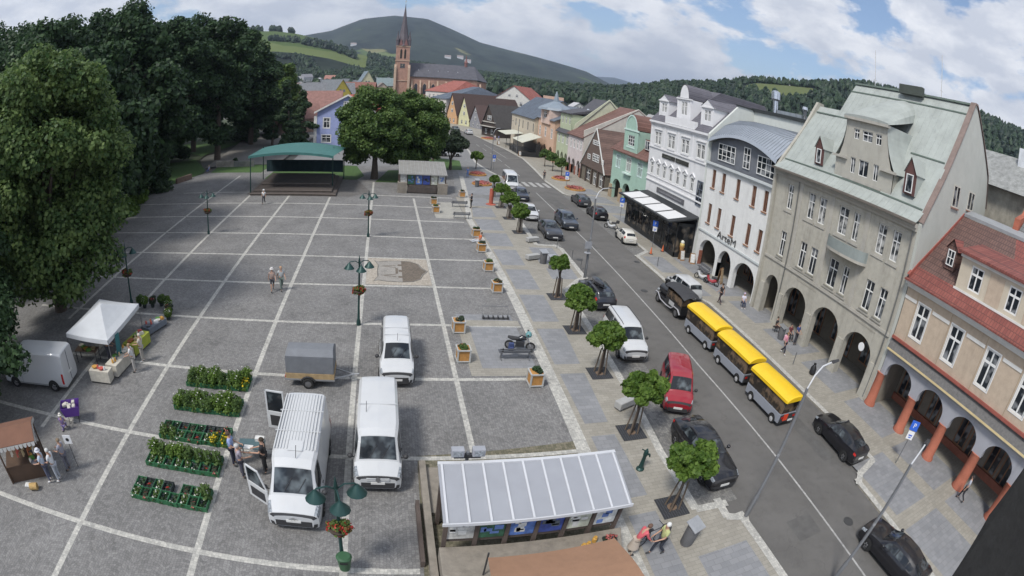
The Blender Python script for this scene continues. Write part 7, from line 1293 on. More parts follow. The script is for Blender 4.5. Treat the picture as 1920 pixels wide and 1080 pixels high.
# hydrant and stone bin
t = thing('hydrant', (11.15, 15.3, 0), 'dark green cast iron water hydrant on the pavement behind the kiosk', 'hydrant'); b = MB(); b.lathe([(.2, 0), (.2, .05), (.13, .12), (.1, .4), (.085, .75), (.11, .8), (.11, 1.0), (.06, 1.08), (.03, 1.15)], (0, 0, 0), 12); b.build('body', GRN, t, smooth=True); MB().tube([(0, 0, .88), (.2, -.05, .84), (.24, -.06, .72)], [.05, .05, .04], 8).build('spout', GRN, t, smooth=True); MB().tube([(0, 0, 1.0), (-.22, .1, 1.1)], .025, 6).build('handle', GRN, t)
def stone_bin(loc, rz, label):
    t = thing('litter_bin', loc, label, 'litter bin', 'concrete litter bins', rz); b = MB(); b.lathe([(.27, 0), (.29, .05), (.31, .85), (.31, .95)], (0, 0, 0), 16); b.build('body', mat('concrete_dark', (.13, .13, .135), .9, var=.15, bump=.3), t, smooth=True, angle=50); b = MB(); b.prism([(-.33, -.33, .96), (.33, -.33, .96), (.33, .33, 1.12), (-.33, .33, 1.12)], (0, 0, .04)); b.build('lid', mat('lid_steel', (.42, .43, .44), .4, metal=.5), t)
stone_bin((11.4, 10.3, 0), .3, 'concrete bin with tilted steel lid by the couple with the bicycle'); stone_bin((14.3, 41.0, 0), .2, 'concrete bin beside the small crowned maple'); stone_bin((13.9, 42.3, 0), .2, 'second concrete bin by the info pillar'); stone_bin((29.9, 26.5, 0), .2, 'dark concrete bin in front of the first grey arch'); stone_bin((13.6, 75.5, 0), .2, 'concrete bin near the round flower bed')
t = thing('advert_pillar', (13.5, 64.3, 0), 'red round pillar under the globe maple beside the camper', 'pillar'); b = MB(); b.lathe([(.62, 0), (.62, .06), (.26, .1), (.26, 1.9), (.3, 1.95)], (0, 0, 0), 14); b.build('drum', mat('pillar_red', (.42, .11, .07), .7, var=.2), t, smooth=True)
# planters
PLW = mat('planter_wood', (.42, .21, .06), .75, var=.2, scale=5); PLF = mat('planter_frame', (.42, .43, .42), .6, var=.1)
def planter(loc, s, h, label, seed, rz=0):
    t = thing('planter', loc, label, 'planter', 'wooden planter boxes', rz); b = MB(); b.box(-s / 2 + .04, s / 2 - .04, -s / 2 + .04, s / 2 - .04, .08, h - .02); b.build('panel', PLW, t)
    b = MB()
    for x in (-1, 1):
        for y in (-1, 1): b.cbox(x * (s / 2 - .03), y * (s / 2 - .03), 0, .08, .08, h)
    for q in (-1, 1): b.box(-s / 2, s / 2, q * s / 2 - .03, q * s / 2 + .03, h - .07, h); b.box(q * s / 2 - .03, q * s / 2 + .03, -s / 2, s / 2, h - .071, h + .001); b.box(-s / 2, s / 2, q * s / 2 - .025, q * s / 2 + .025, .06, .12); b.box(q * s / 2 - .025, q * s / 2 + .025, -s / 2, s / 2, .059, .121)
    b.build('frame', PLF, t); MB().box(-s / 2 + .05, s / 2 - .05, -s / 2 + .05, s / 2 - .05, h - .1, h - .05).build('soil', mat('soil'), t)
    rs = np.random.RandomState(seed); k = s / .75; lb = [(rs.uniform(-.2, .2) * k, rs.uniform(-.2, .2) * k, h + .05, .16 * k, .16 * k, .14) for _ in range(6)]; leaves('plants', lb, 500, .09, (MID, OLV, DRK)[seed % 3], t, seed=seed, up=.7)
    if seed % 2: leaves('blossom', lb[:2], 40, .07, FLP, t, seed=seed)
    return t
for k, (x, y, s, lab) in enumerate(((8.05, 22.95, .72, 'wooden planter nearest the kiosk, alone beside the bench'), (4.64, 25.5, .72, 'left wooden planter level with the bench'), (4.85, 29.0, .72, 'left wooden planter level with the empty rack'), (8.5, 35.6, .72, 'wooden planter beyond the empty rack'), (8.7, 40.1, .74, 'wooden planter level with the coat of arms'), (9.0, 45.1, .78, 'wooden planter in front of the person lying down'), (9.3, 49.9, .8, 'wooden planter behind the person lying down'), (6.2, 59.1, .8, 'wooden planter at the front left of the pale paving'), (6.3, 63.2, .8, 'wooden planter at the back left of the pale paving'), (10.4, 68.0, .8, 'wooden planter furthest up, near the standing man'))): planter((x, y, 0), s, .78, lab, 200 + k, .03)
# round benches / concrete tables by the kerb
for k, (x, y, lab) in enumerate(((13.2, 43.2, 'pale stone bench by the widened pavement'), (14.6, 48.6, 'round stone bench beside the dark saloon'), (12.3, 20.3, 'grey stone block by the kerb behind the fourth maple'))):
    t = thing('stone_bench', (x, y, 0), lab, 'bench', 'stone benches', .4); b = MB(); b.cbox(0, 0, .1, 1.3, .5, .38); b.build('seat', mat('granite_pale', (.36, .36, .35), .85, var=.12), t, bevel=.04); b = MB(); b.cbox(-.45, 0, 0, .2, .4, .1); b.cbox(.45, 0, 0, .2, .4, .1); b.build('foot', mat('granite_dark', (.2, .2, .2), .9), t)
# steel benches and racks
def bench(loc, rz, label, back=True):
    t = thing('bench', loc, label, 'bench', 'slatted steel benches', rz); DKS = mat('bench_slate', (.10, .105, .115), .6, var=.1); b = MB(); [b.box(-.95, .95, y, y + .09, .42, .45) for y in (-.22, -.11, 0, .11)]; b.build('seat', DKS, t)
    if back: b = MB(); [b.box(-.95, .95, -.34 + k * .0, -.31, .55 + k * .12, .63 + k * .12) for k in range(2)]; b.build('backrest', DKS, t)
    for x in (-.8, .8): b = MB(); b.box(x - .03, x + .03, -.33, .2, 0, .03); b.box(x - .03, x + .03, -.06, .0, .03, .42); b.box(x - .03, x + .03, -.34, -.3, .4, .8); b.build('leg', STL, t)
bench((7.6, 25.75, 0), .0, 'steel bench in front of the black motorcycle', True); bench((9.3, 62.4, 0), 0, 'steel bench before the row of planters, back one'); bench((8.8, 56.8, 0), 0, 'steel bench on the front edge of the pale paving')
t = thing('bicycle_rack', (7.5, 31.0, 0), 'empty low steel bicycle rack between the left planters and the paving strip', 'bicycle rack'); b = MB(); b.tube([(-.85, -.1, 0), (-.85, .25, .72), (.85, .25, .72), (.85, -.1, 0)], .02, 6); b.build('frame', STL, t); b = MB(); b.box(-.85, .85, -.25, .0, .02, .05); [b.box(-.8 + k * .32, -.76 + k * .32, -.3, .05, .05, .2) for k in range(6)]; b.build('rail', PLS, t)
# round flower beds
for k, (x, y, r, lab) in enumerate(((15.4, 86.0, 1.5, 'pink flower bed left of the crossing, far one'), (14.7, 77.6, 1.5, 'round flower bed left of the crossing, near one'), (30.0, 87.0, 1.6, 'pink flower bed right of the crossing, far one'), (29.7, 78.6, 1.7, 'orange pink flower bed right of the crossing, near one'), (28.9, 148, 2.2, 'flower bed far up the street by the timber house'))):
    t = thing('flower_bed', (x, y, 0), lab, 'flower bed', 'round flower beds'); MB().lathe([(r, 0), (r, .18), (r - .1, .2)], (0, 0, 0), 20).build('border', PLW, t); leaves('foliage', [(0, 0, .2, r * .9, r * .9, .25)], 1500, .16, DRK, t, seed=k, shell=.1, up=1); leaves('blossom', [(0, 0, .3, r * .88, r * .88, .28)], 2200, .15, FLP, t, seed=k + 9, shell=.1, up=1)
# sandwich boards, ice cream cone, vending stand, chairs under the arcade
def aboard(loc, rz, col, label, h=1.05):
    t = thing('sandwich_board', loc, label, 'sign board', 'sandwich boards on the pavement', rz); fr = mat('board_frame', (.30, .17, .08), .7)
    for s in (1, -1): b = MB(); b.prism([(-.3, s * .25, 0), (.3, s * .25, 0), (.3, s * .03, h), (-.3, s * .03, h)], (0, s * .03, 0)); o = b.build('panel', fr, t); b = MB(); b.prism([(-.25, s * .235 + s * .02, .15), (.25, s * .235 + s * .02, .15), (.25, s * .055 + s * .02, h - .06), (-.25, s * .055 + s * .02, h - .06)], (0, s * .012, 0)); b.build('poster', col, o)
PW_ = mat('poster_white', (.62, .62, .6), .7, var=.25, scale=6); aboard((30.0, 44.9, 0), .1, PW_, 'white sandwich board beside the ice cream cone'); aboard((30.9, 44.0, 0), -.3, PW_, 'white sandwich board right of the ice cream cone'); aboard((31.0, 38.4, 0), .5, mat('poster_wood', (.45, .33, .2), .7, var=.3, scale=8), 'wooden framed menu board between the white arches', 1.5)
aboard((29.5, 114.5, 0), .2, PW_, 'white menu board in front of the cafe awning'); aboard((28.8, 134, 0), .2, PW_, 'white board by the cream house')
t = thing('ice_cream_cone', (30.3, 45.6, 0), 'giant ice cream cone figure at the corner of the restaurant terrace', 'shop figure'); MB().lathe([(.18, 0), (.06, .2), (.1, .5), (.3, 1.25)], (0, 0, 0), 14).build('cone', mat('cone_waffle', (.45, .24, .08), .8, var=.2, scale=12), t, smooth=True)
for z, c in ((1.4, (.6, .45, .15)), (1.68, (.66, .66, .6))): MB().ball((0, 0, z), .28 if z < 1.5 else .22, 12, 8).build('scoop', mat('scoop%d' % int(z * 10), c, .5, var=.05), t, smooth=True)
for k, (x, y, lab) in enumerate(((29.0, 47.5, 'orange white cone at the ivory car'), (26.9, 46.4, 'orange cone on the pavement edge'))): t = thing('traffic_cone', (x, y, 0), lab, 'traffic cone'); MB().lathe([(.02, .72), (.14, .06)], (0, 0, 0), 10).build('cone', mat('cone_orange', (.6, .14, .05), .6), t, smooth=True); MB().cbox(0, 0, 0, .38, .38, .05).build('foot', PLS, t)
for x, y, l in ((30.6, 41.2, 'grey wooden bench in the first white arch'),): bench((x, y, 0), UPD, l)
# white moped and motorcycle
def moped(loc, rz, col, label, box=False):
    t = thing('moped', loc, label, 'moped', None, rz)
    for x in (-.6, .62): b = MB(); wheel_pts = [(x + .24 * math.cos(a), 0, .24 + .24 * math.sin(a)) for a in np.linspace(0, 2 * math.pi, 15)]; b.tube(wheel_pts, .05, 6, cap=False); b.build('wheel', TYRE, t, smooth=True)
    b = MB(); b.tube([(.62, 0, .26), (.5, 0, .62), (.38, 0, .98)], .05, 6); b.tube([(.38, -.3, 1.0), (.38, .3, 1.0)], .02, 6); b.build('handlebar', PLS, t); b = MB(); b.tube([(.5, 0, .8), (.3, 0, .38), (-.1, 0, .32), (-.55, 0, .55)], [.16, .13, .15, .17], 8); b.build('body', col, t, smooth=True); b = MB(); b.tube([(.0, 0, .72), (-.6, 0, .76)], [.12, .14], 8); b.build('seat', PLS, t, smooth=True)
    if box: MB().cbox(-.75, 0, .8, .35, .4, .32).build('top_box', PLS, t, bevel=.03)
moped((26.2, 55.8, -.1), UPD + .9, WH, 'white moped with top box between the black car and the ivory car', True)
moped((29.6, 38.0, 0), UPD + .6, paint('bikered', (.35, .04, .05)), 'red and white motorcycle parked before the white arches'); moped((29.2, 39.2, 0), UPD + .6, WH, 'white scooter parked before the white arches')
# ---- stage ----
t = thing('stage', (-11.4, 71.5, 0), 'open air stage with green arched canopy, dark back curtain and timber steps', 'stage'); DKW = mat('stage_timber', (.075, .062, .055), .85, var=.25, scale=2); DKE = mat('stage_edge', (.19, .16, .14), .85, var=.15)
b = MB(); b.box(-5.2, 5.8, -5.9, 6.6, 0, .28); b.box(-4.9, 5.2, -5.0, 6.3, .28, .52); b.box(-4.6, 4.7, -1.8, 6.0, .52, .8) ; b.build('platform', DKW, t)
b = MB(); b.box(-5.22, 5.82, -5.93, -5.84, .22, .30); b.box(-4.92, 5.22, -5.03, -4.94, .46, .54); b.box(-4.62, 4.72, -1.83, -1.74, .74, .82); b.build('step_edge', DKE, t)
for x, y in ((-5.3, -5.1), (-5.9, 5.2), (5.0, -1.6), (5.9, 6.4)): MB().tube([(x, y, 0), (x, y, 4.9)], .07, 8).build('post', GRN, t, smooth=True)
b = MB(); G = mat('canopy_green', (.045, .15, .14), .75, var=.15, scale=1.5); n = 14; rows = []
for i in range(6):
    v = i / 5; y = lerp(-5.2, 6.6, v); x0, x1 = lerp(-5.6, -6.2, v), lerp(5.4, 6.2, v); rows.append([(lerp(x0, x1, k / n), y, lerp(4.95, 4.55, v) + .62 * math.sin(math.pi * k / n) ** .9 * lerp(.7, 1.15, v)) for k in range(n + 1)])
for i in range(5):
    for k in range(n): b.add([rows[i][k], rows[i][k + 1], rows[i + 1][k + 1], rows[i + 1][k]], [(0, 1, 2, 3)])
for k in range(n): p, q = rows[0][k], rows[0][k + 1]; b.add([p, q, (q[0], q[1], q[2] - .3), (p[0], p[1], p[2] - .3)], [(0, 1, 2, 3)])
b.build('canopy', G, t, smooth=True, angle=60)
b = MB(); 
for k in range(24): x0 = -5.6 + k * .475; b.add([(x0, 6.2 + .07 * (k % 2), 1.0), (x0 + .475, 6.2 + .07 * ((k + 1) % 2), 1.0), (x0 + .475, 6.2 + .07 * ((k + 1) % 2), 2.75), (x0, 6.2 + .07 * (k % 2), 2.75)], [(0, 1, 2, 3)])
b.build('curtain', mat('curtain_dark', (.02, .045, .055), .9, var=.15), t)
b = MB(); [b.tube([(x, 6.5, 3.5), (x + .6, 3.0, 5.1), (x + 1.2, 6.4, 3.6)], .04, 5) for x in (-4, -1, 2, 4)]; b.build('truss', GRN, t)
# low wall, far info boards, distant kit
t = thing('low_wall', (-27.1, 88.9, 0), 'low stone wall with faded murals on the grass behind the square', 'wall'); MB().box(-1.7, 1.7, -.15, .15, 0, 1.1).build('wall', mat('wall_mural', (.30, .27, .24), .9, var=.35, scale=1.2), t); MB().box(1.7, 5.4, -.12, .12, 0, 1.0).build('wall_panel', mat('wall_grey', (.2, .2, .19), .9), t)
t = thing('low_wall', (-30.4, 76.6, 0), 'brown brick terrace wall at the left corner of the square', 'wall'); MB().cbox(0, 0, 0, .35, 4.0, .8, -.3).build('wall', mat('wall_brown', (.15, .105, .08), .9, var=.3), t)
# ---- noticeboard shelters ----
def shelter(x0, x1, yb, label, posters, roofcol, nrib, zr=2.75, ze=2.25, yr=13.4, ye=11.05, big=True, rc=None):
    t = thing('noticeboard_shelter', ((x0 + x1) / 2, (yr + ye) / 2, 0), label, 'kiosk', 'noticeboard shelters'); off = tuple(t.location); w = x1 - x0
    b = MB(); b.prism([(x0, ye, ze), (x1, ye, ze), (x1, yr, zr), (x0, yr, zr)], (0, 0, .07)); r = b.build('roof', roofcol, t, off)
    b = MB(); rr = mat('rib_white', (.52, .53, .55), .5, var=.05) if rc is None else mat('rib_dull', rc, .6)
    for k in range(nrib + 1): x = lerp(x0 + .12, x1 - .12, k / nrib); b.prism([(x - .035, ye - .01, ze + .07), (x + .035, ye - .01, ze + .07), (x + .035, yr, zr + .07), (x - .035, yr, zr + .07)], (0, 0, .045))
    b.prism([(x0 - .03, ye - .05, ze - .03), (x1 + .03, ye - .05, ze - .03), (x1 + .03, ye, ze - .03), (x0 - .03, ye, ze - .03)], (0, 0, .12)); b.prism([(x0, yr, zr), (x1, yr, zr), (x1, yr + .14, zr), (x0, yr + .14, zr)], (0, 0, .12)); b.build('rib', rr, r, off)
    TM = mat('shelter_timber', (.085, .065, .055), .85, var=.2)
    for k in range(7 if big else 4): x = lerp(x0 + .15, x1 - .15, k / (6 if big else 3)); MB().box(x - .07, x + .07, ye + .3, ye + .42, 0, ze).build('post', TM, t, off); MB().box(x - .07, x + .07, yr - .25, yr - .1, 0, zr).build('post', TM, t, off)
    b = MB(); b.box(x0 + .1, x1 - .1, ye + .40, ye + .5, .95, ze - .02); bd = b.build('board', TM, t, off)
    n = len(posters); 
    for k, c in enumerate(posters):
        a, c2 = lerp(x0 + .22, x1 - .1, k / n), lerp(x0 + .22, x1 - .1, (k + 1) / n) - .14; p = MB().box(a, c2, ye + .36, ye + .39, 1.12, ze - .1).build('poster_case', mat('poster%d' % k, c, .3, var=.5, scale=2.5), bd, off)
        rs = np.random.RandomState(k + 3); b = MB()
        for q in range(5): u = rs.uniform(a + .05, c2 - .35); z = rs.uniform(1.18, ze - .45); b.box(u, u + rs.uniform(.18, .3), ye + .345, ye + .358 + q * .0004, z, z + rs.uniform(.12, .26))
        b.build('notice', (PW_, mat('notice_blue', (.12, .2, .45), .6, var=.3), PW_, mat('notice_dark', (.1, .12, .14), .6, var=.3))[k % 4], p, off)
    MB().box(x0 + .1, x1 - .1, yr - .08, yr, 0, 1.2).build('back_wall', mat('stucco_grey'), t, off)
    return t
POL = mat('roof_poly', (.29, .30, .325), .35, var=.06, scale=1.2, bump=.08, bscale=90)
sh1 = shelter(2.0, 8.35, 0, 'noticeboard shelter with ribbed translucent grey roof in the foreground', [(.5, .5, .48), (.03, .10, .06), (.08, .16, .42), (.04, .07, .28), (.48, .50, .42), (.55, .57, .56)], POL, 9)
off = tuple(sh1.location); CON = mat('concrete_weathered', (.235, .21, .175), .95, var=.2, scale=2.5, grime=.3, bump=.4)
b = MB(); b.prism([(2.0, 11.3, .0), (2.0, 10.0, 0), (3.1, 9.3, 0), (3.75, 9.3, 0), (3.75, 9.75, 0), (7.4, 10.2, 0), (8.2, 11.4, 0), (8.2, 11.0, 0), (8.5, 12, 0), (2.0, 12, 0)][:5] + [(8.1, 9.9, 0), (8.5, 11.3, 0)], (0, 0, .82)); b.build('counter', CON, sh1, off, bevel=.03)
b = MB(); b.box(1.7, 1.95, 10.2, 16.6, 0, .35); b.box(1.95, 8.6, 13.7, 16.4, -.01, .12); b.build('plinth', CON, sh1, off)
t = thing('floodlight', (3.0, 13.75, 0), 'pair of floodlights on a short post behind the kiosk roof', 'floodlight'); MB().tube([(0, 0, 0), (0, 0, 3.1)], .06, 8).build('post', STL, t); MB().box(-.45, .45, -.06, .06, 2.85, 3.0).build('crossbar', PLS, t)
for x in (-.35, .35): o = MB().cbox(x, -.06, 3.0, .42, .26, .3).build('lamp_housing', mat('flood_grey', (.3, .31, .34), .5), t, bevel=.02); MB().box(x - .15, x + .15, -.215, -.195, 3.05, 3.26).build('lens', LMP, o)
t = thing('timber_rail', (1.5, 12.6, 0), 'long dark timber rail lying on the setts left of the kiosk', 'rail'); MB().box(-.07, .07, -1.6, 1.6, 0, .35).build('beam', mat('shelter_timber'), t)
t = thing('awning', (5.2, 9.0, 0), 'large brown fabric market awning in front of the noticeboard kiosk', 'awning'); b = MB(); rows = []
for i in range(9):
    v = i / 8; y = lerp(9.72, 6.5, v) - 9.0; x0, x1 = lerp(3.2, 2.9, v) - 5.2, lerp(7.35, 7.75, v) - 5.2; rows.append([(lerp(x0, x1, k / 12), y + (.1 * (k / 12) if i == 0 else 0), 2.0 + .3 * math.sin(math.pi * v * .9) - .05 * math.sin(math.pi * k / 12) ** 2 + (.03 if k in (0, 12) else 0)) for k in range(13)])
for i in range(8):
    for k in range(12): b.add([rows[i][k], rows[i][k + 1], rows[i + 1][k + 1], rows[i + 1][k]], [(0, 1, 2, 3)])
b.build('canopy', mat('canvas_brown', (.27, .155, .095), .9, var=.07, scale=3, bump=.2, bscale=60), t, smooth=True); 
for x, y in ((-1.95, .9), (2.1, .9), (-2.2, -2.2), (2.4, -2.2)): MB().tube([(x, y, 0), (x, y, 2.05)], .03, 6).build('pole', PLS, t)
sh2 = shelter(2.2, 8.5, 0, 'far noticeboard shelter with long pale roof below the dense trees', [(.45, .45, .45), (.3, .28, .3), (.3, .22, .28), (.5, .5, .5), (.5, .52, .5), (.45, .5, .42)], mat('roof_greytin', (.24, .235, .22), .6, var=.12), 12, zr=3.5, ze=2.45, yr=73.5, ye=69.2, big=False, rc=(.30, .30, .29))
off = tuple(sh2.location); b = MB(); b.box(2.1, 3.3, 69.0, 70.2, 0, 1.35); b.box(7.3, 8.6, 69.0, 70.2, 0, 1.35); b.build('wall', CON, sh2, off); b = MB(); b.box(3.4, 7.2, 69.1, 69.3, .1, .85); b.box(3.4, 7.2, 69.3, 70.1, .85, .95); b.build('bench', DKW, sh2, off)
# dark slate eave of the tower the camera hangs on (bottom right corner)
# ======================= MARKET =======================
MK = 'goods of the flower seller'
CGR = mat('crate_green', (.03, .13, .055), .6, var=.15); CDK = mat('crate_dark', (.02, .03, .03), .7, var=.2)
def crate_mesh(ma, h=.26):
    b = MB(); w, d = .40, .56; th = .018
    b.box(-w / 2, w / 2, -d / 2, d / 2, .01, .03)
    for s in (-1, 1):
        for z0, z1 in ((.03, .09), (.115, .165), (.19, h)): b.box(s * w / 2 - th / 2, s * w / 2 + th / 2, -d / 2, d / 2, z0, z1); b.box(-w / 2, w / 2, s * d / 2 - th / 2, s * d / 2 + th / 2, z0 + .001, z1 + .001)
        for k in (-1, 0, 1): b.box(s * w / 2 - th, s * w / 2 + th, k * d / 2.05 - .02, k * d / 2.05 + .02, .02, h + .004); b.box(k * w / 2.05 - .02, k * w / 2.05 + .02, s * d / 2 - th, s * d / 2 + th, .021, h + .005)
    return b.build('plastic_crate', ma)
cm = [crate_mesh(CGR).data, crate_mesh(CDK).data]
for o in [o for o in COL.objects if o.name.startswith('plastic_crate')]: bpy.data.objects.remove(o)
rs = np.random.RandomState(9)
FD = [None, (FLW, 14), (FLP, 10), (FLY, 40), (FLW, 5), (FLR, 8)]
protos = []
for i, (h, r, n, ma, fl) in enumerate(((.20, .22, 420, MID, 1), (.15, .19, 300, DRK, 4), (.18, .21, 360, OLV, 2), (.46, .34, 900, MID, 0), (.56, .38, 1000, FRS, 4), (.30, .28, 620, FRS, 3), (.40, .34, 820, MID, 4), (.12, .18, 220, DRK, 5))):
    t = bpy.data.objects.new('potted_plants', None); COL.objects.link(t); lb = [(rs.uniform(-.08, .08), (k - 1.5) * .13, h * rs.uniform(.4, .7), r * .62, r * .62, h * .55) for k in range(4)]
    leaves('foliage', lb, n, .085, ma, t, seed=300 + i, shell=.5, up=.7)
    if fl: f = FD[fl]; leaves('blossom', [(q[0], q[1], q[2] + h * .4, q[3], q[4], h * .3) for q in lb], f[1], .085, f[0], t, seed=320 + i, up=.9, shell=.6)
    b = MB(); [b.lathe([(.05, 0), (.07, .1)], (x, y, 0), 8) for x in (-.09, .09) for y in (-.17, 0, .17)]; b.build('pot', CDK, t); protos.append(t)
ORD = ['first', 'second', 'third', 'fourth', 'fifth', 'sixth', 'seventh', 'eighth', 'ninth']
rowsd = [('furthest row', 21.6, [[3, 6, 3, 4, 3, 6, 4, 5], [6, 4, 6, 4, 2, 6, 6, 4]]), ('second furthest row', 19.4, [[4, 3, 6, 6, 3, 4, 4, 3], [6, 6, 4, 6, 6, 4, 4, 6]]), ('middle row', 17.0, [[6, 6, 0, 2, 7, 0, 5, 5], [2, 1, 7, 2, 1, 7, 7, 2]]), ('second nearest row', 15.0, [[0, 0, 1, 0, 0, 1, 7, 2], [4, 3, 4, 4, 3, 6, 6, 6]]), ('nearest row', 12.85, [[0, 2, 0, 1, 1, 0, 2, 1], [1, 7, 0, 7, -1, 2, 0, 6]])]
KIND = ['low plants and white flowers', 'dark seedlings', 'mixed pink flowers', 'tall leafy plants', 'tall bushy plants with white flowers', 'yellow flowers', 'bushy green plants', 'dark pots with red specks']
for rn, y0, grid in rowsd:
    x_shift = 0
    for j, line in enumerate(grid):
        for i, kd in enumerate(line):
            if kd < 0: continue
            x = -9.45 + i * .425 + rs.uniform(-.012, .012); y = y0 + .32 + j * .6 + rs.uniform(-.02, .02); x += .12 * (y0 - 12) * 0
            c = bpy.data.objects.new('plastic_crate', cm[1 if (kd in (7,) and j) else 0]); COL.objects.link(c); c.location = (x, y, 0); c.rotation_euler = (0, 0, rs.uniform(-.03, .03))
            ln = 'front' if j == 0 else 'back'; tag(c, ('green' if c.data is cm[0] else 'black') + f' crate, {ORD[i]} from the left in the {ln} line of the {rn}', 'crate', 'plastic crates of the flower seller')
            p = copy_tree(protos[kd]); p.location = (x, y, .035); p.rotation_euler = (0, 0, rs.choice([0, math.pi])); tag(p, f'{KIND[kd]}, {ORD[i]} from left in the {ln} line, {rn}', 'plants', 'potted plants in the crates')
            k2 = list(p.children)
            s = rs.uniform(1.0, 1.4); p.scale = (1.1, 1.1, s)
for t in protos:
    for c in list(t.children): bpy.data.objects.remove(c)
    bpy.data.objects.remove(t)
for o in [o for o in COL.objects if o.name.startswith('potted_plants')]:
    pass
# white market tent
t = thing('market_tent', (-16.1, 24.4, 0), 'white peaked market tent with scalloped edge on thin poles', 'tent'); TW = mat('tent_white', (.50, .52, .54), .85, var=.06, bump=.2, bscale=3)
cs = [(-1.6, -2.35), (1.75, -2.6), (1.65, 2.3), (-1.7, 2.6)]; b = MB(); n = 8; A = (0, 0, 3.0); rows = []
ring = []
for i in range(4):
    p, q = cs[i], cs[(i + 1) % 4]
    for k in range(n): ring.append((lerp(p[0], q[0], k / n), lerp(p[1], q[1], k / n), 2.1 - .05 * math.sin(math.pi * k / n)))
N4 = len(ring)
for v in (0, .25, .5, .75, .95): rows.append([(lerp(x, 0, v), lerp(y, 0, v), lerp(z, 3.0, v ** 1.25)) for x, y, z in ring])
for i in range(4):
    for k in range(N4): b.add([rows[i][k], rows[i][(k + 1) % N4], rows[i + 1][(k + 1) % N4], rows[i + 1][k]], [(0, 1, 2, 3)])
b.add(rows[4], [tuple(range(N4))])
for k in range(N4): p, q = ring[k], ring[(k + 1) % N4]; b.add([p, q, (q[0] * 1.01, q[1] * 1.01, q[2] - .24), (p[0] * 1.01, p[1] * 1.01, p[2] - .24)], [(0, 1, 2, 3)])
b.build('canopy', TW, t, smooth=True, angle=28)
for x, y in cs: MB().tube([(x, y, 0), (x, y, 2.1)], .025, 6).build('pole', STL, t)
b = MB(); b.add([(1.78, -1.9, .9), (1.82, -1.35, .9), (1.85, -1.3, 2.0), (1.8, -1.75, 2.0), (2.0, -2.1, .02), (2.2, -1.5, .02)], [(0, 1, 2, 3), (0, 1, 5, 4)]); b.build('drape', mat('cloth_teal', (.03, .14, .15), .9, var=.15), t)
def table(loc, w, d, rz, ma, label, h=.78, name='market_table', drop=True):
    t = thing(name, loc, label, 'table', 'tables of the market tent', rz); b = MB(); b.box(-w / 2, w / 2, -d / 2, d / 2, h - .03, h)
    if drop: b.box(-w / 2, w / 2, -d / 2 - .01, -d / 2, .12, h); b.box(-w / 2 - .01, -w / 2, -d / 2, d / 2, .12, h); b.box(w / 2, w / 2 + .01, -d / 2, d / 2, .12, h)
    b.build('table_top', ma, t)
    for x in (-1, 1):
        for y in (-1, 1): MB().cbox(x * (w / 2 - .06), y * (d / 2 - .06), 0, .04, .04, h - .03).build('leg', PLS, t)
    return t
CL_W = mat('cloth_white', (.50, .47, .40), .9, var=.15, scale=4); CL_Y = mat('cloth_lime', (.32, .36, .05), .9, var=.2); GD = [mat('goods%d' % i, c, .7, var=.2) for i, c in enumerate([(.55, .30, .07), (.55, .52, .45), (.10, .25, .05), (.30, .10, .04), (.6, .6, .6), (.45, .35, .2), (.12, .12, .14), (.5, .1, .08)])]
def goods(cx, cy, w, d, z, n, seed, where, rz=0, kinds=('jar', 'basket', 'box')):
    rs = np.random.RandomState(seed); c, s = math.cos(rz), math.sin(rz)
    for i in range(n):
        u, v = lerp(-w / 2 + .1, w / 2 - .1, (i + .5) / n), rs.uniform(-d / 2 + .1, d / 2 - .1); x, y = cx + u * c - v * s, cy + u * s + v * c; k = kinds[rs.randint(len(kinds))]; q = rs.randint(len(GD)); ma = GD[q]; col = ['orange', 'cream', 'green', 'brown', 'white', 'straw', 'black', 'red'][q]
        if k == 'jar': b = MB().lathe([(.05, 0), (.07, .02), (.07, .16), (.045, .19), (.05, .22)], (0, 0, 0), 10)
        elif k == 'basket': b = MB().lathe([(.1, 0), (.17, .1), (.18, .12), (.12, .1), (.02, .13)], (0, 0, 0), 12)
        else: b = MB(); b.cbox(0, 0, 0, .3, .22, .1); b.cbox(0, 0, .1, .26, .18, .05)
        o = b.build({'jar': 'jar', 'basket': 'basket', 'box': 'goods_box'}[k], ma, smooth=k != 'box', angle=40); o.location = (x, y, z); o.rotation_euler = (0, 0, rs.uniform(0, 3)); tag(o, f'{col} {dict(jar="jar", basket="basket", box="box of goods")[k]}, {ORD[min(i, 8)]} along {where}', dict(jar='jar', basket='basket', box='box')[k], 'goods on ' + where)
table((-14.25, 22.6, 0), 2.2, .8, UPD - .1, CL_W, 'long white clothed table along the open side of the tent'); goods(-14.25, 22.6, 2.1, .7, .78, 9, 1, 'the long white clothed table', UPD - .1)
table((-14.85, 21.0, 0), 1.35, .6, .05, CL_W, 'short boarded table at the front corner of the tent'); goods(-14.85, 21.0, 1.2, .5, .78, 4, 2, 'the short boarded table')
table((-14.1, 24.9, 0), 1.9, .9, UPD - .15, CL_Y, 'lime clothed table behind the teal drape'); goods(-14.1, 24.9, 1.8, .8, .78, 8, 3, 'the lime clothed table', UPD - .15)
table((-16.9, 22.9, 0), 1.6, .7, .1, mat('table_brown', (.15, .10, .07), .8), 'brown table in the shade under the tent', drop=False); goods(-16.9, 22.9, 1.5, .6, .78, 5, 4, 'the brown table under the tent')
table((-14.0, 27.6, 0), 1.8, .8, UPD - .35, mat('cloth_grey', (.14, .16, .19), .9), 'low grey table with baskets beyond the tent', h=.5); goods(-14.0, 27.6, 1.7, .7, .5, 8, 5, 'the low grey table', UPD - .35)
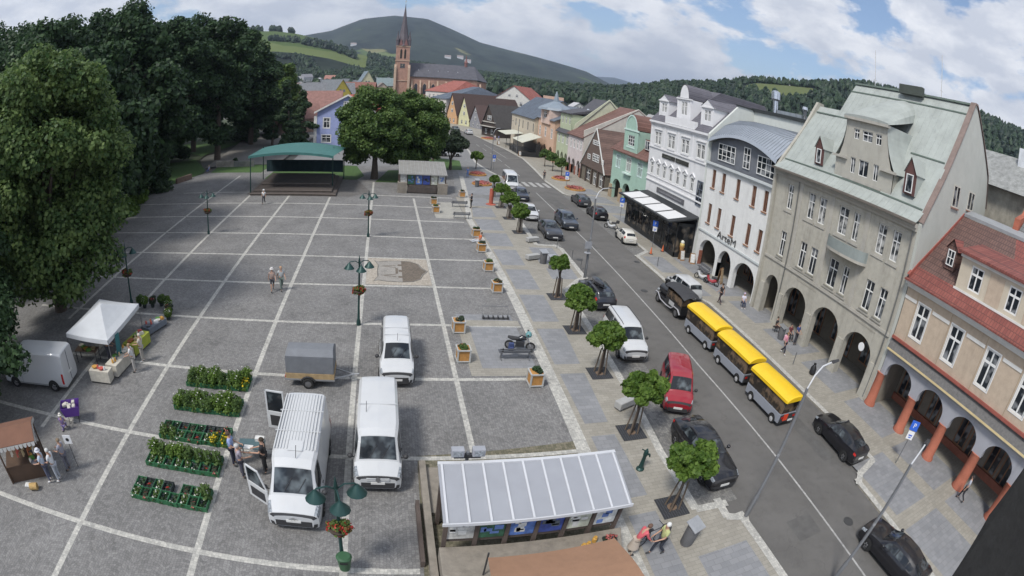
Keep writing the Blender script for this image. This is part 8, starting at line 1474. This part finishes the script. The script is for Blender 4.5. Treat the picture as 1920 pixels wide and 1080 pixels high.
for i, (x, y, kd) in enumerate(((-16.6, 30.9, 0), (-16.1, 30.7, 1), (-15.5, 30.9, 2), (-14.9, 31.2, 0), (-14.4, 31.0, 3), (-14.0, 30.4, 1), (-13.7, 29.8, 2), (-13.5, 29.1, 1))):
    t = thing('potted_shrub', (x, y, 0), ['leafy', 'bushy', 'small flowering', 'tall'][kd % 4] + f' potted shrub, {ORD[i]} along the display beyond the tent', 'plant', 'potted shrubs beyond the tent'); MB().lathe([(.12, 0), (.17, .28), (.18, .3)], (0, 0, 0), 10).build('pot', CDK, t, smooth=True); leaves('foliage', [(0, 0, .5, .3, .3, .3), (.1, .1, .65, .2, .2, .2)], 700, .1, (MID, FRS, OLV, MID)[kd], t, seed=400 + i)
    if kd in (1, 2): leaves('blossom', [(0, 0, .6, .28, .28, .2)], 50, .09, (FLW, FLW, FLP)[kd], t, seed=420 + i)
# purple flared cart
t = thing('market_cart', (-14.85, 17.1, 0), 'purple tub shaped cart filled with pale bags', 'cart', None, .5); b = MB(); b.prism([(-.42, -.32, .45), (.42, -.32, .45), (.55, -.42, 1.0), (-.55, -.42, 1.0)], (0, .02, 0)); b.prism([(-.42, .32, .45), (.42, .32, .45), (.55, .42, 1.0), (-.55, .42, 1.0)], (0, -.02, 0)); b.add([(-.42, -.32, .45), (-.42, .32, .45), (-.55, .42, 1.0), (-.55, -.42, 1.0), (.42, -.32, .45), (.42, .32, .45), (.55, .42, 1.0), (.55, -.42, 1.0)], [(0, 1, 2, 3), (4, 5, 6, 7), (0, 1, 5, 4)]); b.build('tub', mat('tub_purple', (.13, .05, .30), .6, var=.1), t)
rs = np.random.RandomState(2); b = MB(); [b.cbox(rs.uniform(-.35, .35), rs.uniform(-.25, .25), .85 + .01 * k, .25, .18, .12, rs.uniform(0, 3)) for k in range(9)]; b.build('contents', mat('bag_pale', (.5, .47, .42), .8, var=.3, scale=9), t, bevel=.02)
for x in (-.3, .3): MB().tube([(x, -.25, .0), (x, .25, .45)], .02, 5).build('leg', PLS, t)
# brown roofed souvenir stall in the lower left corner
t = thing('market_stall', (-15.55, 12.85, 0), 'dark wooden stall with brown pitched roof, white scalloped valance and goods', 'stall', None, .62); b = MB(); b.prism([(-1.1, -.95, 2.0), (1.1, -.95, 2.0), (1.1, .0, 2.35), (-1.1, .0, 2.35)], (0, 0, .04)); b.prism([(-1.1, .95, 2.0), (1.1, .95, 2.0), (1.1, .0, 2.35), (-1.1, .0, 2.35)], (0, 0, .04)); b.build('roof', mat('stall_roof', (.17, .085, .055), .9, var=.12), t)
b = MB()
for k in range(9): y = -.95 + k * .21; b.add([(1.12, y, 2.0 + .35 * (1 - abs(y) / .95) + .03), (1.12, y + .2, 2.0 + .35 * (1 - abs(y + .2) / .95) + .03), (1.13, y + .17, 1.84 + .35 * (1 - abs(y) / .95)), (1.13, y + .1, 1.78 + .35 * (1 - abs(y) / .95)), (1.13, y + .03, 1.84 + .35 * (1 - abs(y) / .95))], [(0, 1, 2, 3, 4)])
for k in range(10): x = -1.1 + k * .22; b.add([(x, -.97, 2.03), (x + .21, -.97, 2.03), (x + .18, -.98, 1.86), (x + .105, -.98, 1.8), (x + .03, -.98, 1.86)], [(0, 1, 2, 3, 4)])
b.build('valance', mat('valance_white', (.6, .58, .54), .8), t)
b = MB(); b.box(-1.0, 1.0, -.75, .75, 0, .85); b.build('counter', mat('stall_wood', (.09, .055, .035), .85, var=.25), t)
for x in (-1, 1):
    for y in (-.8, .8): MB().cbox(x, y, 0, .07, .07, 2.0).build('post', mat('stall_wood'), t)
for k in range(5): rsk = np.random.RandomState(k); b = MB(); [b.tube([(.75 - .3 * k, y, 1.5), (.75 - .3 * k, y + .04, 1.05 + rsk.uniform(0, .2))], [.02, .05], 5) for y in np.linspace(-.6, .6, 6)]; b.build('hanging_goods', GD[(k * 2 + 1) % 8], t)
goods(-15.55 + .55, 12.85 + .1, 1.7, .5, .86, 8, 7, 'the counter of the brown stall', .62 + UPD)
t = thing('straw_basket', (-14.55, 11.75, 0), 'straw drum lying on its side with white paper by the stall', 'basket', None, .4); b = MB(); b.tube([(-.2, 0, .17), (.2, 0, .17)], [.16, .17], 14); b.build('drum', mat('straw', (.42, .28, .11), .9, var=.25, scale=12), t, smooth=True, angle=50)
t = thing('paper_bag', (-15.0, 11.85, 0), 'crumpled white paper bag beside the straw drum', 'bag'); b = MB(); b.cbox(0, 0, 0, .45, .28, .12, .3, .7); b.build('bag', PW_, t, bevel=.04)
t = thing('info_board', (-13.0, 13.9, 0), 'white card with a dark round emblem held up beside the shoppers', 'board', None, .3); MB().box(-.2, .2, -.01, .01, 1.3, 1.75).build('card', WSN, t); e = MB().lathe([(.09, 0), (.09, .006)], (0, 0, 0), 14).build('emblem', BLK, t); e.rotation_euler = (R_(90), 0, 0); e.location = (0, -.012, 1.52); MB().tube([(0, .015, 0), (0, .015, 1.6)], .015, 5).build('stick', PLS, t)
# folding table by the open van
t = table((-5.0, 16.6, 0), 1.1, .7, .1, mat('table_slate', (.07, .12, .13), .6), 'dark green folding table beside the open white van', drop=False)
for k, (x, y, c, l) in enumerate(((-5.1, 16.35, PW_, 'white papers on the folding table'), (-4.7, 16.9, PW_, 'white box at the back of the folding table'))): o = MB().cbox(0, 0, 0, .38, .25, .03 + .12 * k).build('papers' if not k else 'box', c); o.location = (x, y, .78); tag(o, l, 'papers' if not k else 'box')
# things on the kiosk counter
for k, (x, y, nm, ma, l) in enumerate(((6.75, 10.55, 'jar', 'a', 'amber jar on the kiosk counter, left of three'), (6.95, 10.6, 'jar', 'a', 'amber jar on the kiosk counter, middle of three'), (7.25, 10.8, 'jar', 'a', 'amber jar on the kiosk counter, right of three'))):
    o = MB().lathe([(.07, 0), (.09, .02), (.09, .2), (.06, .24), (.065, .28)], (0, 0, 0), 12).build(nm, mat('amber', (.5, .28, .06), .4, var=.3, scale=9), smooth=True); o.location = (x, y, .82); tag(o, l, 'jar', 'jars on the kiosk counter')
t = thing('potted_flowers', (7.85, 10.75, .82), 'dark red and white flowers in pots at the right end of the kiosk counter', 'flowers'); leaves('foliage', [(0, 0, .12, .25, .15, .1)], 300, .07, DRK, t, seed=3); leaves('blossom', [(0, 0, .2, .25, .15, .08)], 90, .08, FLP, t, seed=4); MB().cbox(0, 0, 0, .5, .3, .1).build('tray', CDK, t)
t = thing('red_cloth', (5.3, 10.35, .82), 'small bright red and white cloth lying on the kiosk counter', 'cloth'); MB().cbox(0, 0, 0, .28, .16, .05, .2, .8).build('cloth', mat('cloth_red', (.6, .07, .07), .8, var=.3, scale=14), t, bevel=.02)
# ======================= PEOPLE =======================
def skinned(name, J, edges, ma, parent, root=0, sub=1):
    """J: list of (x,y,z,r)"""
    me = bpy.data.meshes.new(name); me.from_pydata([j[:3] for j in J], edges, []); me.materials.append(ma); o = bpy.data.objects.new(name, me); COL.objects.link(o); o.parent = parent
    sm = o.modifiers.new('skin', 'SKIN'); sm.use_smooth_shade = True
    if not me.skin_vertices: me.skin_vertices.new() if hasattr(me.skin_vertices, 'new') else None
    for i, j in enumerate(J):
        r = j[3]; r = r if isinstance(r, tuple) else (r, r); me.skin_vertices[0].data[i].radius = r; me.skin_vertices[0].data[i].use_root = (i == root)
    s = o.modifiers.new('sub', 'SUBSURF'); s.levels = sub; s.render_levels = sub; return o
SKN = mat('skin', (.45, .27, .19), .6, var=.05)
def cloth(c): return mat('cloth_%02d%02d%02d' % tuple(int(x * 99) for x in c), c, .9, var=.10, scale=6)
def person(loc, rz, label, top=(.3, .3, .35), bot=(.08, .08, .1), hair=(.08, .05, .03), pose='stand', sleeve='short', shorts=False, shoe=(.05, .05, .05), h=1.72, group='people in the square', hat=None, arms='down', lean=0.0, skirt=None, pack=None, far=False, backpack=None):
    t = thing('person', loc, label, 'person', group, rz); k = h / 1.72; S = lambda p: (p[0] * k, p[1] * k, p[2] * k)
    hip = .93; 
    if pose == 'sit': hip = .47
    if pose == 'ground': hip = .12
    # legs: y forward
    if pose == 'stand': kn = {s: (s * .10, .02, .50) for s in (1, -1)}; an = {s: (s * .11, -.01, .09) for s in (1, -1)}
    elif pose == 'walk': kn = {1: (.09, .16, .52), -1: (-.09, -.02, .50)}; an = {1: (.09, .22, .11), -1: (-.09, -.32, .16)}
    elif pose == 'sit': kn = {s: (s * .13, .42, .50) for s in (1, -1)}; an = {s: (s * .14, .46, .09) for s in (1, -1)}
    elif pose == 'ground': kn = {1: (.12, .40, .22), -1: (-.14, .42, .14)}; an = {1: (.13, .85, .07), -1: (-.16, .86, .07)}
    elif pose == 'kneel': hip = .42; kn = {1: (.13, .36, .34), -1: (-.12, .18, .10)}; an = {1: (.13, .26, .08), -1: (-.12, -.22, .08)}
    L0 = math.sin(lean); L1 = math.cos(lean); U = lambda x, y, z: (x, y * L1 + (z - .93) * L0, hip + (z - .93) * L1 - y * L0)
    pel, sp, ch, nk, hb, hd = U(0, 0, .95), U(0, .01, 1.12), U(0, 0, 1.33), U(0, -.005, 1.49), U(0, .02, 1.575), U(0, .015, 1.655)
    shd = {s: U(s * .175, -.005, 1.415) for s in (1, -1)}; hp = {s: (s * .09, 0, hip - .03) for s in (1, -1)}
    if arms == 'down': el = {s: U(s * .235, -.02, 1.15) for s in (1, -1)}; wr = {s: U(s * .25, .06, .91) for s in (1, -1)}
    elif arms == 'forward': el = {s: U(s * .22, .10, 1.16) for s in (1, -1)}; wr = {s: U(s * .16, .36, 1.10) for s in (1, -1)}
    elif arms == 'reach': el = {s: U(s * .2, .22, 1.26) for s in (1, -1)}; wr = {s: U(s * .22, .48, 1.16) for s in (1, -1)}
    elif arms == 'phone': el = {1: U(.24, -.02, 1.15), -1: U(-.24, .08, 1.18)}; wr = {1: U(.25, .05, .91), -1: U(-.10, .22, 1.32)}
    elif arms == 'swing': el = {1: U(.23, -.12, 1.16), -1: U(-.23, .06, 1.15)}; wr = {1: U(.24, -.14, .93), -1: U(-.23, .24, .98)}
    J = [(*S(pel), .115 * k), (*S(sp), (.125 * k, .095 * k)), (*S(ch), (.150 * k, .105 * k)), (*S(nk), .052 * k), (*S(hb), .068 * k), (*S(hd), (.078 * k, .092 * k)), (*S(U(0, .012, 1.715)), (.05 * k, .058 * k))]; E = [(0, 1), (1, 2), (2, 3), (3, 4), (4, 5), (5, 6)]
    nose = S(U(0, .115, 1.615)); J.append((*nose, .012 * k)); E.append((5, 7))
    tj = [(*S(pel), .135 * k), (*S(sp), (.150 * k, .126 * k)), (*S(ch), (.176 * k, .138 * k)), (*S(lerp(Vector(ch), Vector(nk), .8)), .066 * k)]; te = [(0, 1), (1, 2), (2, 3)]
    bj = [(*S(pel), .128 * k)]; be = []; 
    for s in (1, -1):
        i = len(J); J += [(*S(shd[s]), .056 * k), (*S(el[s]), .039 * k), (*S(wr[s]), .026 * k)]; E += [(2, i), (i, i + 1), (i + 1, i + 2)]
        d = (Vector(wr[s]) - Vector(el[s])).normalized(); pm_ = Vector(wr[s]) + d * .085; J.append((*S(pm_), (.036 * k, .016 * k))); E.append((i + 2, i + 3)); side = d.cross(Vector((s, 0, 0))); side = side.normalized() if side.length > .1 else Vector((0, 1, 0)); inn = d.cross(side)
        if not far:
            for f, (off_, ln) in enumerate(((-.030, .062), (-.010, .074), (.010, .070), (.030, .054))):
                a = pm_ + side * off_ + d * .02; m_ = a + d * ln * .55 + inn * .006; e_ = a + d * ln + inn * .022; j = len(J); J += [(*S(a), .0095 * k), (*S(m_), .0085 * k), (*S(e_), .007 * k)]; E += [(i + 3, j), (j, j + 1), (j + 1, j + 2)]
            a = Vector(wr[s]) + d * .035 - side * .03; e_ = a - side * .03 + d * .04; j = len(J); J += [(*S(a), .011 * k), (*S(e_), .009 * k)]; E += [(i + 2, j), (j, j + 1)]
        q = len(tj); tj += [(*S(shd[s]), .078 * k)]; te.append((2, q))
        if sleeve == 'long': tj += [(*S(el[s]), .050 * k), (*S(lerp(Vector(el[s]), Vector(wr[s]), .93)), .037 * k)]; te += [(q, q + 1), (q + 1, q + 2)]
        else: tj += [(*S(lerp(Vector(shd[s]), Vector(el[s]), .72)), .056 * k)]; te.append((q, q + 1))
        i = len(J); J += [(*S(hp[s]), .082 * k), (*S(kn[s]), .055 * k), (*S(an[s]), .036 * k)]; E += [(0, i), (i, i + 1), (i + 1, i + 2)]
        fd = Vector((s * .02, .14, -.045)); 
        if pose == 'ground': fd = Vector((s * .04, .06, .12))
        J.append((*S(Vector(an[s]) + fd), .026 * k)); E.append((i + 2, i + 3))
        q = len(bj); bj += [(*S(hp[s]), .096 * k)]; be.append((0, q)); e1 = kn[s] if not shorts else lerp(Vector(hp[s]), Vector(kn[s]), .85)
        bj += [(*S(e1), .068 * k)]; be.append((q, q + 1))
        if not shorts: bj += [(*S(lerp(Vector(kn[s]), Vector(an[s]), .92)), .052 * k)]; be.append((q + 1, q + 2))
        a = Vector(an[s]); skinned('shoe', [(*S(a + Vector((0, -.02, -.01))), .046 * k), (*S(a + fd * .55), .046 * k), (*S(a + fd * 1.15), .036 * k)], [(0, 1), (1, 2)], cloth(shoe), t)
    skinned('body', J, E, SKN, t); skinned('top', tj, te, cloth(top), t); skinned('trousers' if not shorts else 'shorts', bj, be, cloth(bot), t)
    if skirt: b = MB(); b.lathe([(.25 * k, .48 * k), (.15 * k, .98 * k)], (0, 0, 0), 14); b.build('skirt', cloth(skirt), t, smooth=True, angle=60)
    c = Vector(S(U(0, -.012, 1.665))); b = MB(); pr = [(.001, .098)] + [(.098 * math.cos(a), .098 * math.sin(a)) for a in np.linspace(1.3, -.35, 6)]
    b.lathe([(r * k, z * k) for r, z in reversed(pr)], (c.x, c.y - .008, c.z), 12, sy=1.08); b.build('hair', cloth(hair), t, smooth=True)
    if not far:
        for s in (1, -1): p = S(U(s * .032, .092, 1.64)); b = MB(); b.ball(p, .010 * k, 6, 4); b.build('eye', PLS, t)
        p = S(U(0, .098, 1.575)); MB().cbox(p[0], p[1], p[2], .045 * k, .012, .010).build('mouth', cloth((.35, .12, .1)), t)
    if hat: b = MB(); b.lathe([(.15 * k, -.01), (.15 * k, .005), (.10 * k, .03), (.09 * k, .10), (.01, .12)], (c.x, c.y, c.z + .02), 14); b.build('hat', cloth(hat), t, smooth=True)
    if backpack: p = S(U(0, -.17, 1.25)); MB().cbox(p[0], p[1], p[2] - .2, .3, .2, .42).build('backpack', cloth(backpack), t, bevel=.04)
    return t
LF = R_(90); RT = R_(-90)   # facing -x / +x
person((8.85, 10.45, 0), RT, 'woman in coral pink jacket bending over the bicycle', (.55, .11, .13), (.42, .36, .30), (.12, .07, .05), lean=.5, arms='reach', sleeve='long', skirt=(.42, .36, .30), h=1.66)
person((9.85, 10.15, 0), LF, 'white haired man in lime yellow shirt pushing the bicycle', (.45, .48, .22), (.03, .035, .05), (.62, .62, .6), pose='walk', lean=.12, arms='forward', h=1.76)
person((-13.95, 12.55, 0), LF + .3, 'elderly person in pale blue shirt with white cap at the brown stall', (.45, .52, .62), (.10, .11, .16), (.6, .6, .6), arms='forward', shoe=(.6, .6, .6), lean=.1, hat=(.55, .56, .6))
person((-13.5, 12.75, 0), LF + .1, 'elderly person in white shirt and light grey trousers at the brown stall', (.62, .64, .66), (.36, .38, .42), (.55, .55, .53), arms='forward', shoe=(.62, .62, .62), lean=.1)
person((-13.35, 13.55, 0), LF, 'person in grey patterned top holding up a card by the stall', (.28, .28, .33), (.12, .12, .15), (.2, .15, .1), arms='forward')
person((-15.05, 16.2, 0), .4, 'child in purple clothes crouching below the purple cart', (.22, .16, .32), (.16, .13, .28), (.5, .35, .1), pose='kneel', h=1.3, arms='forward', hat=(.62, .6, .55))
person((-5.75, 16.0, 0), RT, 'man in light blue shirt and dark tie at the folding table', (.28, .36, .60), (.03, .03, .05), (.06, .04, .03), arms='forward')
person((-5.25, 15.3, 0), RT + .5, 'grey haired person in mauve grey top behind the open van door', (.30, .27, .32), (.06, .06, .08), (.45, .45, .44), arms='forward')
person((-4.35, 15.75, 0), LF, 'man in black shirt standing between folding table and van', (.022, .022, .025), (.02, .02, .022), (.04, .03, .02), arms='forward', h=1.8)
person((-7.35, 34.5, 0), math.pi + .3, 'older person with white cap and beige top walking across the square', (.34, .26, .23), (.05, .05, .06), (.6, .6, .58), pose='walk', shorts=True, arms='swing', h=1.7, hat=(.62, .6, .58))
person((-6.75, 34.75, 0), math.pi + .5, 'person in grey striped shirt and green trousers walking across the square', (.42, .44, .44), (.14, .18, .16), (.4, .25, .15), pose='walk', arms='swing', h=1.75)
person((-13.7, 60.9, 0), math.pi, 'person with white cap and top carrying a red bag before the stage', (.66, .66, .66), (.04, .04, .05), (.5, .5, .5), hat=(.7, .7, .7), pose='walk', far=True); 
person((10.65, 61.9, 0), LF, 'man in black standing with phone by the planters', (.02, .02, .022), (.02, .02, .02), (.03, .02, .02), sleeve='long', arms='phone', far=True, h=1.75)
person((9.35, 48.05, 0), LF + .2, 'person in orange top sitting on the ground against a planter, pale trousers stretched out', (.50, .13, .05), (.55, .58, .62), (.05, .03, .02), pose='ground', arms='forward', shoe=(.6, .6, .6), lean=-.2)
person((13.3, 82.8, 0), math.pi, 'person in bright blue by the far flower beds', (.08, .2, .5), (.10, .18, .4), (.3, .2, .1), far=True, h=1.6)
person((26.3, 84.6, 0), math.pi, 'person in dark clothes waiting right of the crossing', (.03, .03, .035), (.03, .03, .04), (.04, .03, .03), far=True)
person((27.6, 33.5, 0), UPD * 0 + .2, 'man in dark clothes striding away past the white arches', (.04, .035, .035), (.05, .035, .04), (.05, .03, .02), pose='walk', arms='swing', h=1.8)
person((30.0, 32.8, .0), math.pi - .4, 'person in white top with violet bag sitting before the corner arch', (.60, .58, .66), (.05, .06, .10), (.5, .4, .55), pose='sit', arms='forward', shoe=(.6, .6, .6))
person((28.2, 24.2, 0), math.pi + .3, 'woman in pink top and dark leggings walking before the grey arches', (.62, .25, .33), (.03, .03, .045), (.25, .15, .08), pose='walk', shoe=(.6, .6, .6), h=1.66, backpack=(.65, .35, .42))
person((30.3, 27.8, 0), math.pi + .5, 'person in black sitting by the second grey arch, left of a group', (.03, .03, .035), (.04, .03, .03), (.05, .04, .03), pose='sit', arms='forward')
person((30.9, 26.4, 0), math.pi - .2, 'person in dark red sitting by the pier of the grey house', (.12, .03, .035), (.03, .03, .03), (.04, .03, .03), pose='sit', arms='forward')
person((30.8, 25.4, 0), math.pi, 'person in navy shirt standing in the grey arcade', (.04, .06, .18), (.05, .05, .06), (.05, .04, .03), arms='forward')
person((30.6, 5.0, 0), .2, 'person in white patterned shirt beside an orange pillar', (.40, .42, .48), (.03, .03, .035), (.04, .03, .03), pose='walk')
person((-28.4, 83.6, 0), math.pi - .5, 'person in pale blue sitting at the edge of the grass beyond the square', (.25, .32, .5), (.08, .1, .22), (.3, .25, .2), pose='sit', far=True)
person((-13.15, 23.6, 0), LF, 'shopper in cream top at the lime clothed table', (.52, .48, .42), (.35, .33, .3), (.5, .45, .4), arms='forward', shoe=(.6, .6, .6))
person((-13.2, 22.4, 0), LF + .2, 'shopper in white at the long white clothed table', (.6, .6, .6), (.45, .43, .4), (.3, .2, .12), arms='forward', lean=.15)
person((-15.4, 23.2, 0), RT, 'seller with red brown hair standing under the white tent', (.25, .22, .22), (.08, .08, .1), (.25, .09, .05), arms='forward')
person((29.6, 142.5, 0), math.pi, 'person in white far up the street by the cream house', (.62, .62, .64), (.2, .25, .45), (.2, .15, .1), far=True); person((30.4, 141.5, 0), math.pi, 'person in blue far up the street by the cream house', (.15, .22, .5), (.5, .5, .52), (.1, .08, .05), far=True)
t = thing('motorcycle', (8.1, 26.75, 0), 'black motorcycle with teal windshield and silver handlebar behind the steel bench', 'motorcycle', None, -.25); t.scale = (.86, .86, .86)
for x in (-.7, .72): b = MB(); b.tube([(x + .27 * math.cos(a), 0, .30 + .27 * math.sin(a)) for a in np.linspace(0, 2 * math.pi, 17)], .06, 6, cap=False); b.build('wheel', TYRE, t, smooth=True); MB().lathe([(.2, -.02), (.2, .02)], (0, 0, 0), 12).build('rim', RIM, t).matrix_basis = Matrix.Translation((x, 0, .3)) @ Matrix.Rotation(R_(90), 4, 'X')
b = MB(); b.tube([(.72, 0, .32), (.5, 0, .85), (.46, 0, 1.02)], .045, 6); b.tube([(.36, -.38, 1.08), (.47, -.14, 1.04), (.47, .14, 1.04), (.36, .38, 1.08)], .022, 6); b.build('handlebar', mat('trim_silver', (.45, .45, .47), .4, metal=.3), t, smooth=True)
for s_ in (1, -1): b = MB(); b.tube([(.4, s_ * .3, 1.08), (.45, s_ * .36, 1.25)], .01, 5); b.ball((.45, s_ * .38, 1.28), .065, 8, 6); b.build('mirror', PLS, t, smooth=True)
b = MB(); b.tube([(.4, 0, .86), (.1, 0, .9), (-.2, 0, .78)], [.12, .19, .11], 10); b.build('tank', BLK, t, smooth=True); b = MB(); b.tube([(-.15, 0, .8), (-.55, 0, .8), (-.85, 0, .88)], [.13, .15, .09], 8); b.build('seat', PLS, t, smooth=True)
b = MB(); b.box(-.3, .3, -.16, .16, .25, .68); b.tube([(.1, .2, .3), (-.85, .22, .42)], .05, 8); b.build('engine', GRP, t, bevel=.03); b = MB(); b.lathe([(.05, 0), (.20, .06), (.22, .2), (.14, .34), (.02, .38)], (.5, 0, 1.0), 12, sy=1.2); b.build('windshield', mat('teal_gloss', (.12, .27, .28), .3, var=.05), t, smooth=True)
t = thing('backpack', (7.35, 25.85, .45), 'dark blue backpack standing on the steel bench', 'backpack'); MB().cbox(0, 0, 0, .34, .22, .45, 0, .85).build('bag', cloth((.04, .06, .15)), t, bevel=.05); MB().cbox(0, -.13, .06, .24, .06, .18).build('pocket', cloth((.06, .08, .2)), t, bevel=.02)
for k, (x, y, l, c) in enumerate(((30.3, 48.2, 'guest in dark clothes on the restaurant terrace, nearest the corner', (.08, .05, .05)), (30.4, 50.6, 'guest in blue shirt on the restaurant terrace', (.08, .12, .3)), (30.2, 54.0, 'guest in grey on the restaurant terrace, far end', (.2, .2, .2)))): person((x, y, 0), math.pi / 2, l, c, (.04, .04, .05), pose='sit', far=True, group='guests on the terrace')
for k, (x, y, l) in enumerate(((30.3, 48.2, 'nearest'), (30.4, 50.6, 'middle'), (30.2, 54.0, 'furthest'))):
    t = thing('chair', (x, y - .02, 0), f'dark terrace chair, {l} of the occupied ones', 'chair', 'terrace chairs', LF); MB().box(-.22, .22, -.22, .22, .36, .4).build('seat', PLS, t); MB().box(-.22, .22, -.25, -.21, .4, .85).build('backrest', PLS, t); [MB().cbox(a * .19, b_ * .19, 0, .035, .035, .36).build('leg', PLS, t) for a in (-1, 1) for b_ in (-1, 1)]
for k, (x, y, l) in enumerate(((30.0, 32.75, 'under the person with the violet bag'), (30.3, 27.85, 'by the second grey arch'), (30.9, 26.45, 'by the pier'))): t = thing('stool', (x, y, 0), f'dark stool {l}', 'stool', 'stools before the arches'); MB().cbox(0, 0, .36, .4, .4, .05).build('seat', PLS, t); [MB().cbox(a * .15, b_ * .15, 0, .03, .03, .36).build('leg', PLS, t) for a in (-1, 1) for b_ in (-1, 1)]
t = thing('bag', (28.9, 20.9, 0), 'black bin bag standing before the third grey pier', 'bag'); b = MB(); b.lathe([(.16, 0), (.28, .15), (.26, .5), (.1, .75), (.13, .85)], (0, 0, 0), 12); b.build('sack', mat('bag_black', (.015, .015, .017), .5), t, smooth=True)
def bicycle(loc, rz, label, col):
    t = thing('bicycle', loc, label, 'bicycle', None, rz); FR = paint('bike' + label[:4], col)
    for x in (-.52, .52): w = MB(); w.tube([(x + .33 * math.cos(a), 0, .35 + .33 * math.sin(a)) for a in np.linspace(0, 2 * math.pi, 25)], .02, 6, cap=False); w = w.build('wheel', TYRE, t, smooth=True); s_ = MB(); [s_.tube([(x, 0, .35), (x + .32 * math.cos(a), 0, .35 + .32 * math.sin(a))], .004, 4) for a in np.linspace(0, 6.28, 13)]; s_.build('spokes', RIM, w)
    b = MB(); [b.tube(p, .018, 6) for p in ([(-.52, 0, .35), (-.18, 0, .8)], [(-.52, 0, .35), (-.05, 0, .3)], [(-.05, 0, .3), (-.2, 0, .88)], [(-.05, 0, .3), (.38, 0, .75)], [(-.18, 0, .8), (.36, 0, .85)], [(.52, 0, .35), (.34, 0, .95)])]; b.build('frame', FR, t); b = MB(); b.tube([(.3, -.28, 1.0), (.36, 0, .98), (.3, .28, 1.0)], .015, 6); b.build('handlebar', PLS, t); MB().cbox(-.22, 0, .88, .26, .14, .06).build('saddle', PLS, t, bevel=.02); b = MB(); b.tube([(-.05, -.1, .3), (-.05, .1, .3)], .012, 5); b.cbox(-.05, .14, .2, .08, .08, .02); b.cbox(-.05, -.14, .38, .08, .08, .02); b.build('pedal', PLS, t)
    return t
bicycle((9.75, 10.75, 0), .15, 'dark bicycle between the woman in pink and the man in lime yellow', (.03, .03, .035))
t = thing('pannier', (10.4, 10.85, .5), 'dark bag hanging over the rear wheel of the bicycle', 'bag'); MB().cbox(0, 0, 0, .32, .36, .3, .15, .9).build('bag', cloth((.05, .045, .045)), t, bevel=.05)
# dark slate eave of the building that carries the camera
t = thing('eave', (2.6, .55, 12.9), 'dark slate eave at the bottom right picture corner', 'roof edge'); b = MB(); off = (2.6, .55, 12.9)
E_ = [(3.11, .19, 13.58), (3.04, .24, 13.30), (2.92, .255, 13.00), (2.75, .185, 12.63), (2.62, -.7, 12.28), (3.2, -.9, 13.6)]
b.prism([tuple(p) for p in E_], (.35, -.6, -.05)); b.build('slate', mat('slate_near', (.009, .009, .009), .9, var=.5, scale=7, bump=.6, bscale=14), t, off)
# ---- every loose piece of these parts becomes a part of its own ----
def explode(o):
    me = o.data; n = len(me.vertices); par = list(range(n))
    def f(i):
        while par[i] != i: par[i] = par[par[i]]; i = par[i]
        return i
    for p in me.polygons:
        v = p.vertices
        for k in v[1:]: par[f(v[0])] = f(k)
    gr = {}
    for p in me.polygons: gr.setdefault(f(p.vertices[0]), []).append(p)
    if not 1 < len(gr) <= 24: return
    base = o.name.split('.')[0]; sm = any(p.use_smooth for p in me.polygons)
    for ps in list(gr.values()):
        idx = sorted({i for p in ps for i in p.vertices}); mp = {i: k for k, i in enumerate(idx)}; q = bpy.data.meshes.new(base)
        q.from_pydata([me.vertices[i].co[:] for i in idx], [], [[mp[i] for i in p.vertices] for p in ps]); [q.materials.append(x) for x in me.materials]
        if sm: q.polygons.foreach_set('use_smooth', [True] * len(q.polygons)); q.set_sharp_from_angle(angle=R_(40))
        w = bpy.data.objects.new(base, q); COL.objects.link(w); w.parent = o.parent; w.matrix_basis = o.matrix_basis.copy()
        if 'label' in o: w['label'] = o['label']
    bpy.data.objects.remove(o)
for o in [o for o in COL.objects if o.type == 'MESH' and o.parent and not o.children and o.name.split('.')[0] in ('downpipe', 'dormer_cornice', 'pilaster_edge', 'panel', 'cornice', 'brick_pier', 'vent_cowl', 'pier', 'porch_post', 'skylight', 'roof_vent', 'string_course', 'roof_seam', 'door_seam', 'foot', 'cross_bar', 'roof_unit', 'clock_hands', 'leg', 'mullion', 'moulding', 'dormer_roof')]: explode(o)
# ---- air: pale even haze round the whole valley ----
b = MB(); b.box(-14800, 14800, -6500, 14800, -6, 900); HZ = b.build('haze', bpy.data.materials.new('haze')); tag(HZ, kind='stuff')
hm = HZ.data.materials[0]; hm.use_nodes = True; t = hm.node_tree; t.nodes.clear(); o = nd(t, 'ShaderNodeOutputMaterial'); v = nd(t, 'ShaderNodeVolumePrincipled'); v.inputs['Color'].default_value = (.66, .79, 1.0, 1); v.inputs['Density'].default_value = .00012; v.inputs['Anisotropy'].default_value = .3; t.links.new(v.outputs[0], o.inputs['Volume'])
SC.cycles.volume_bounces = 0
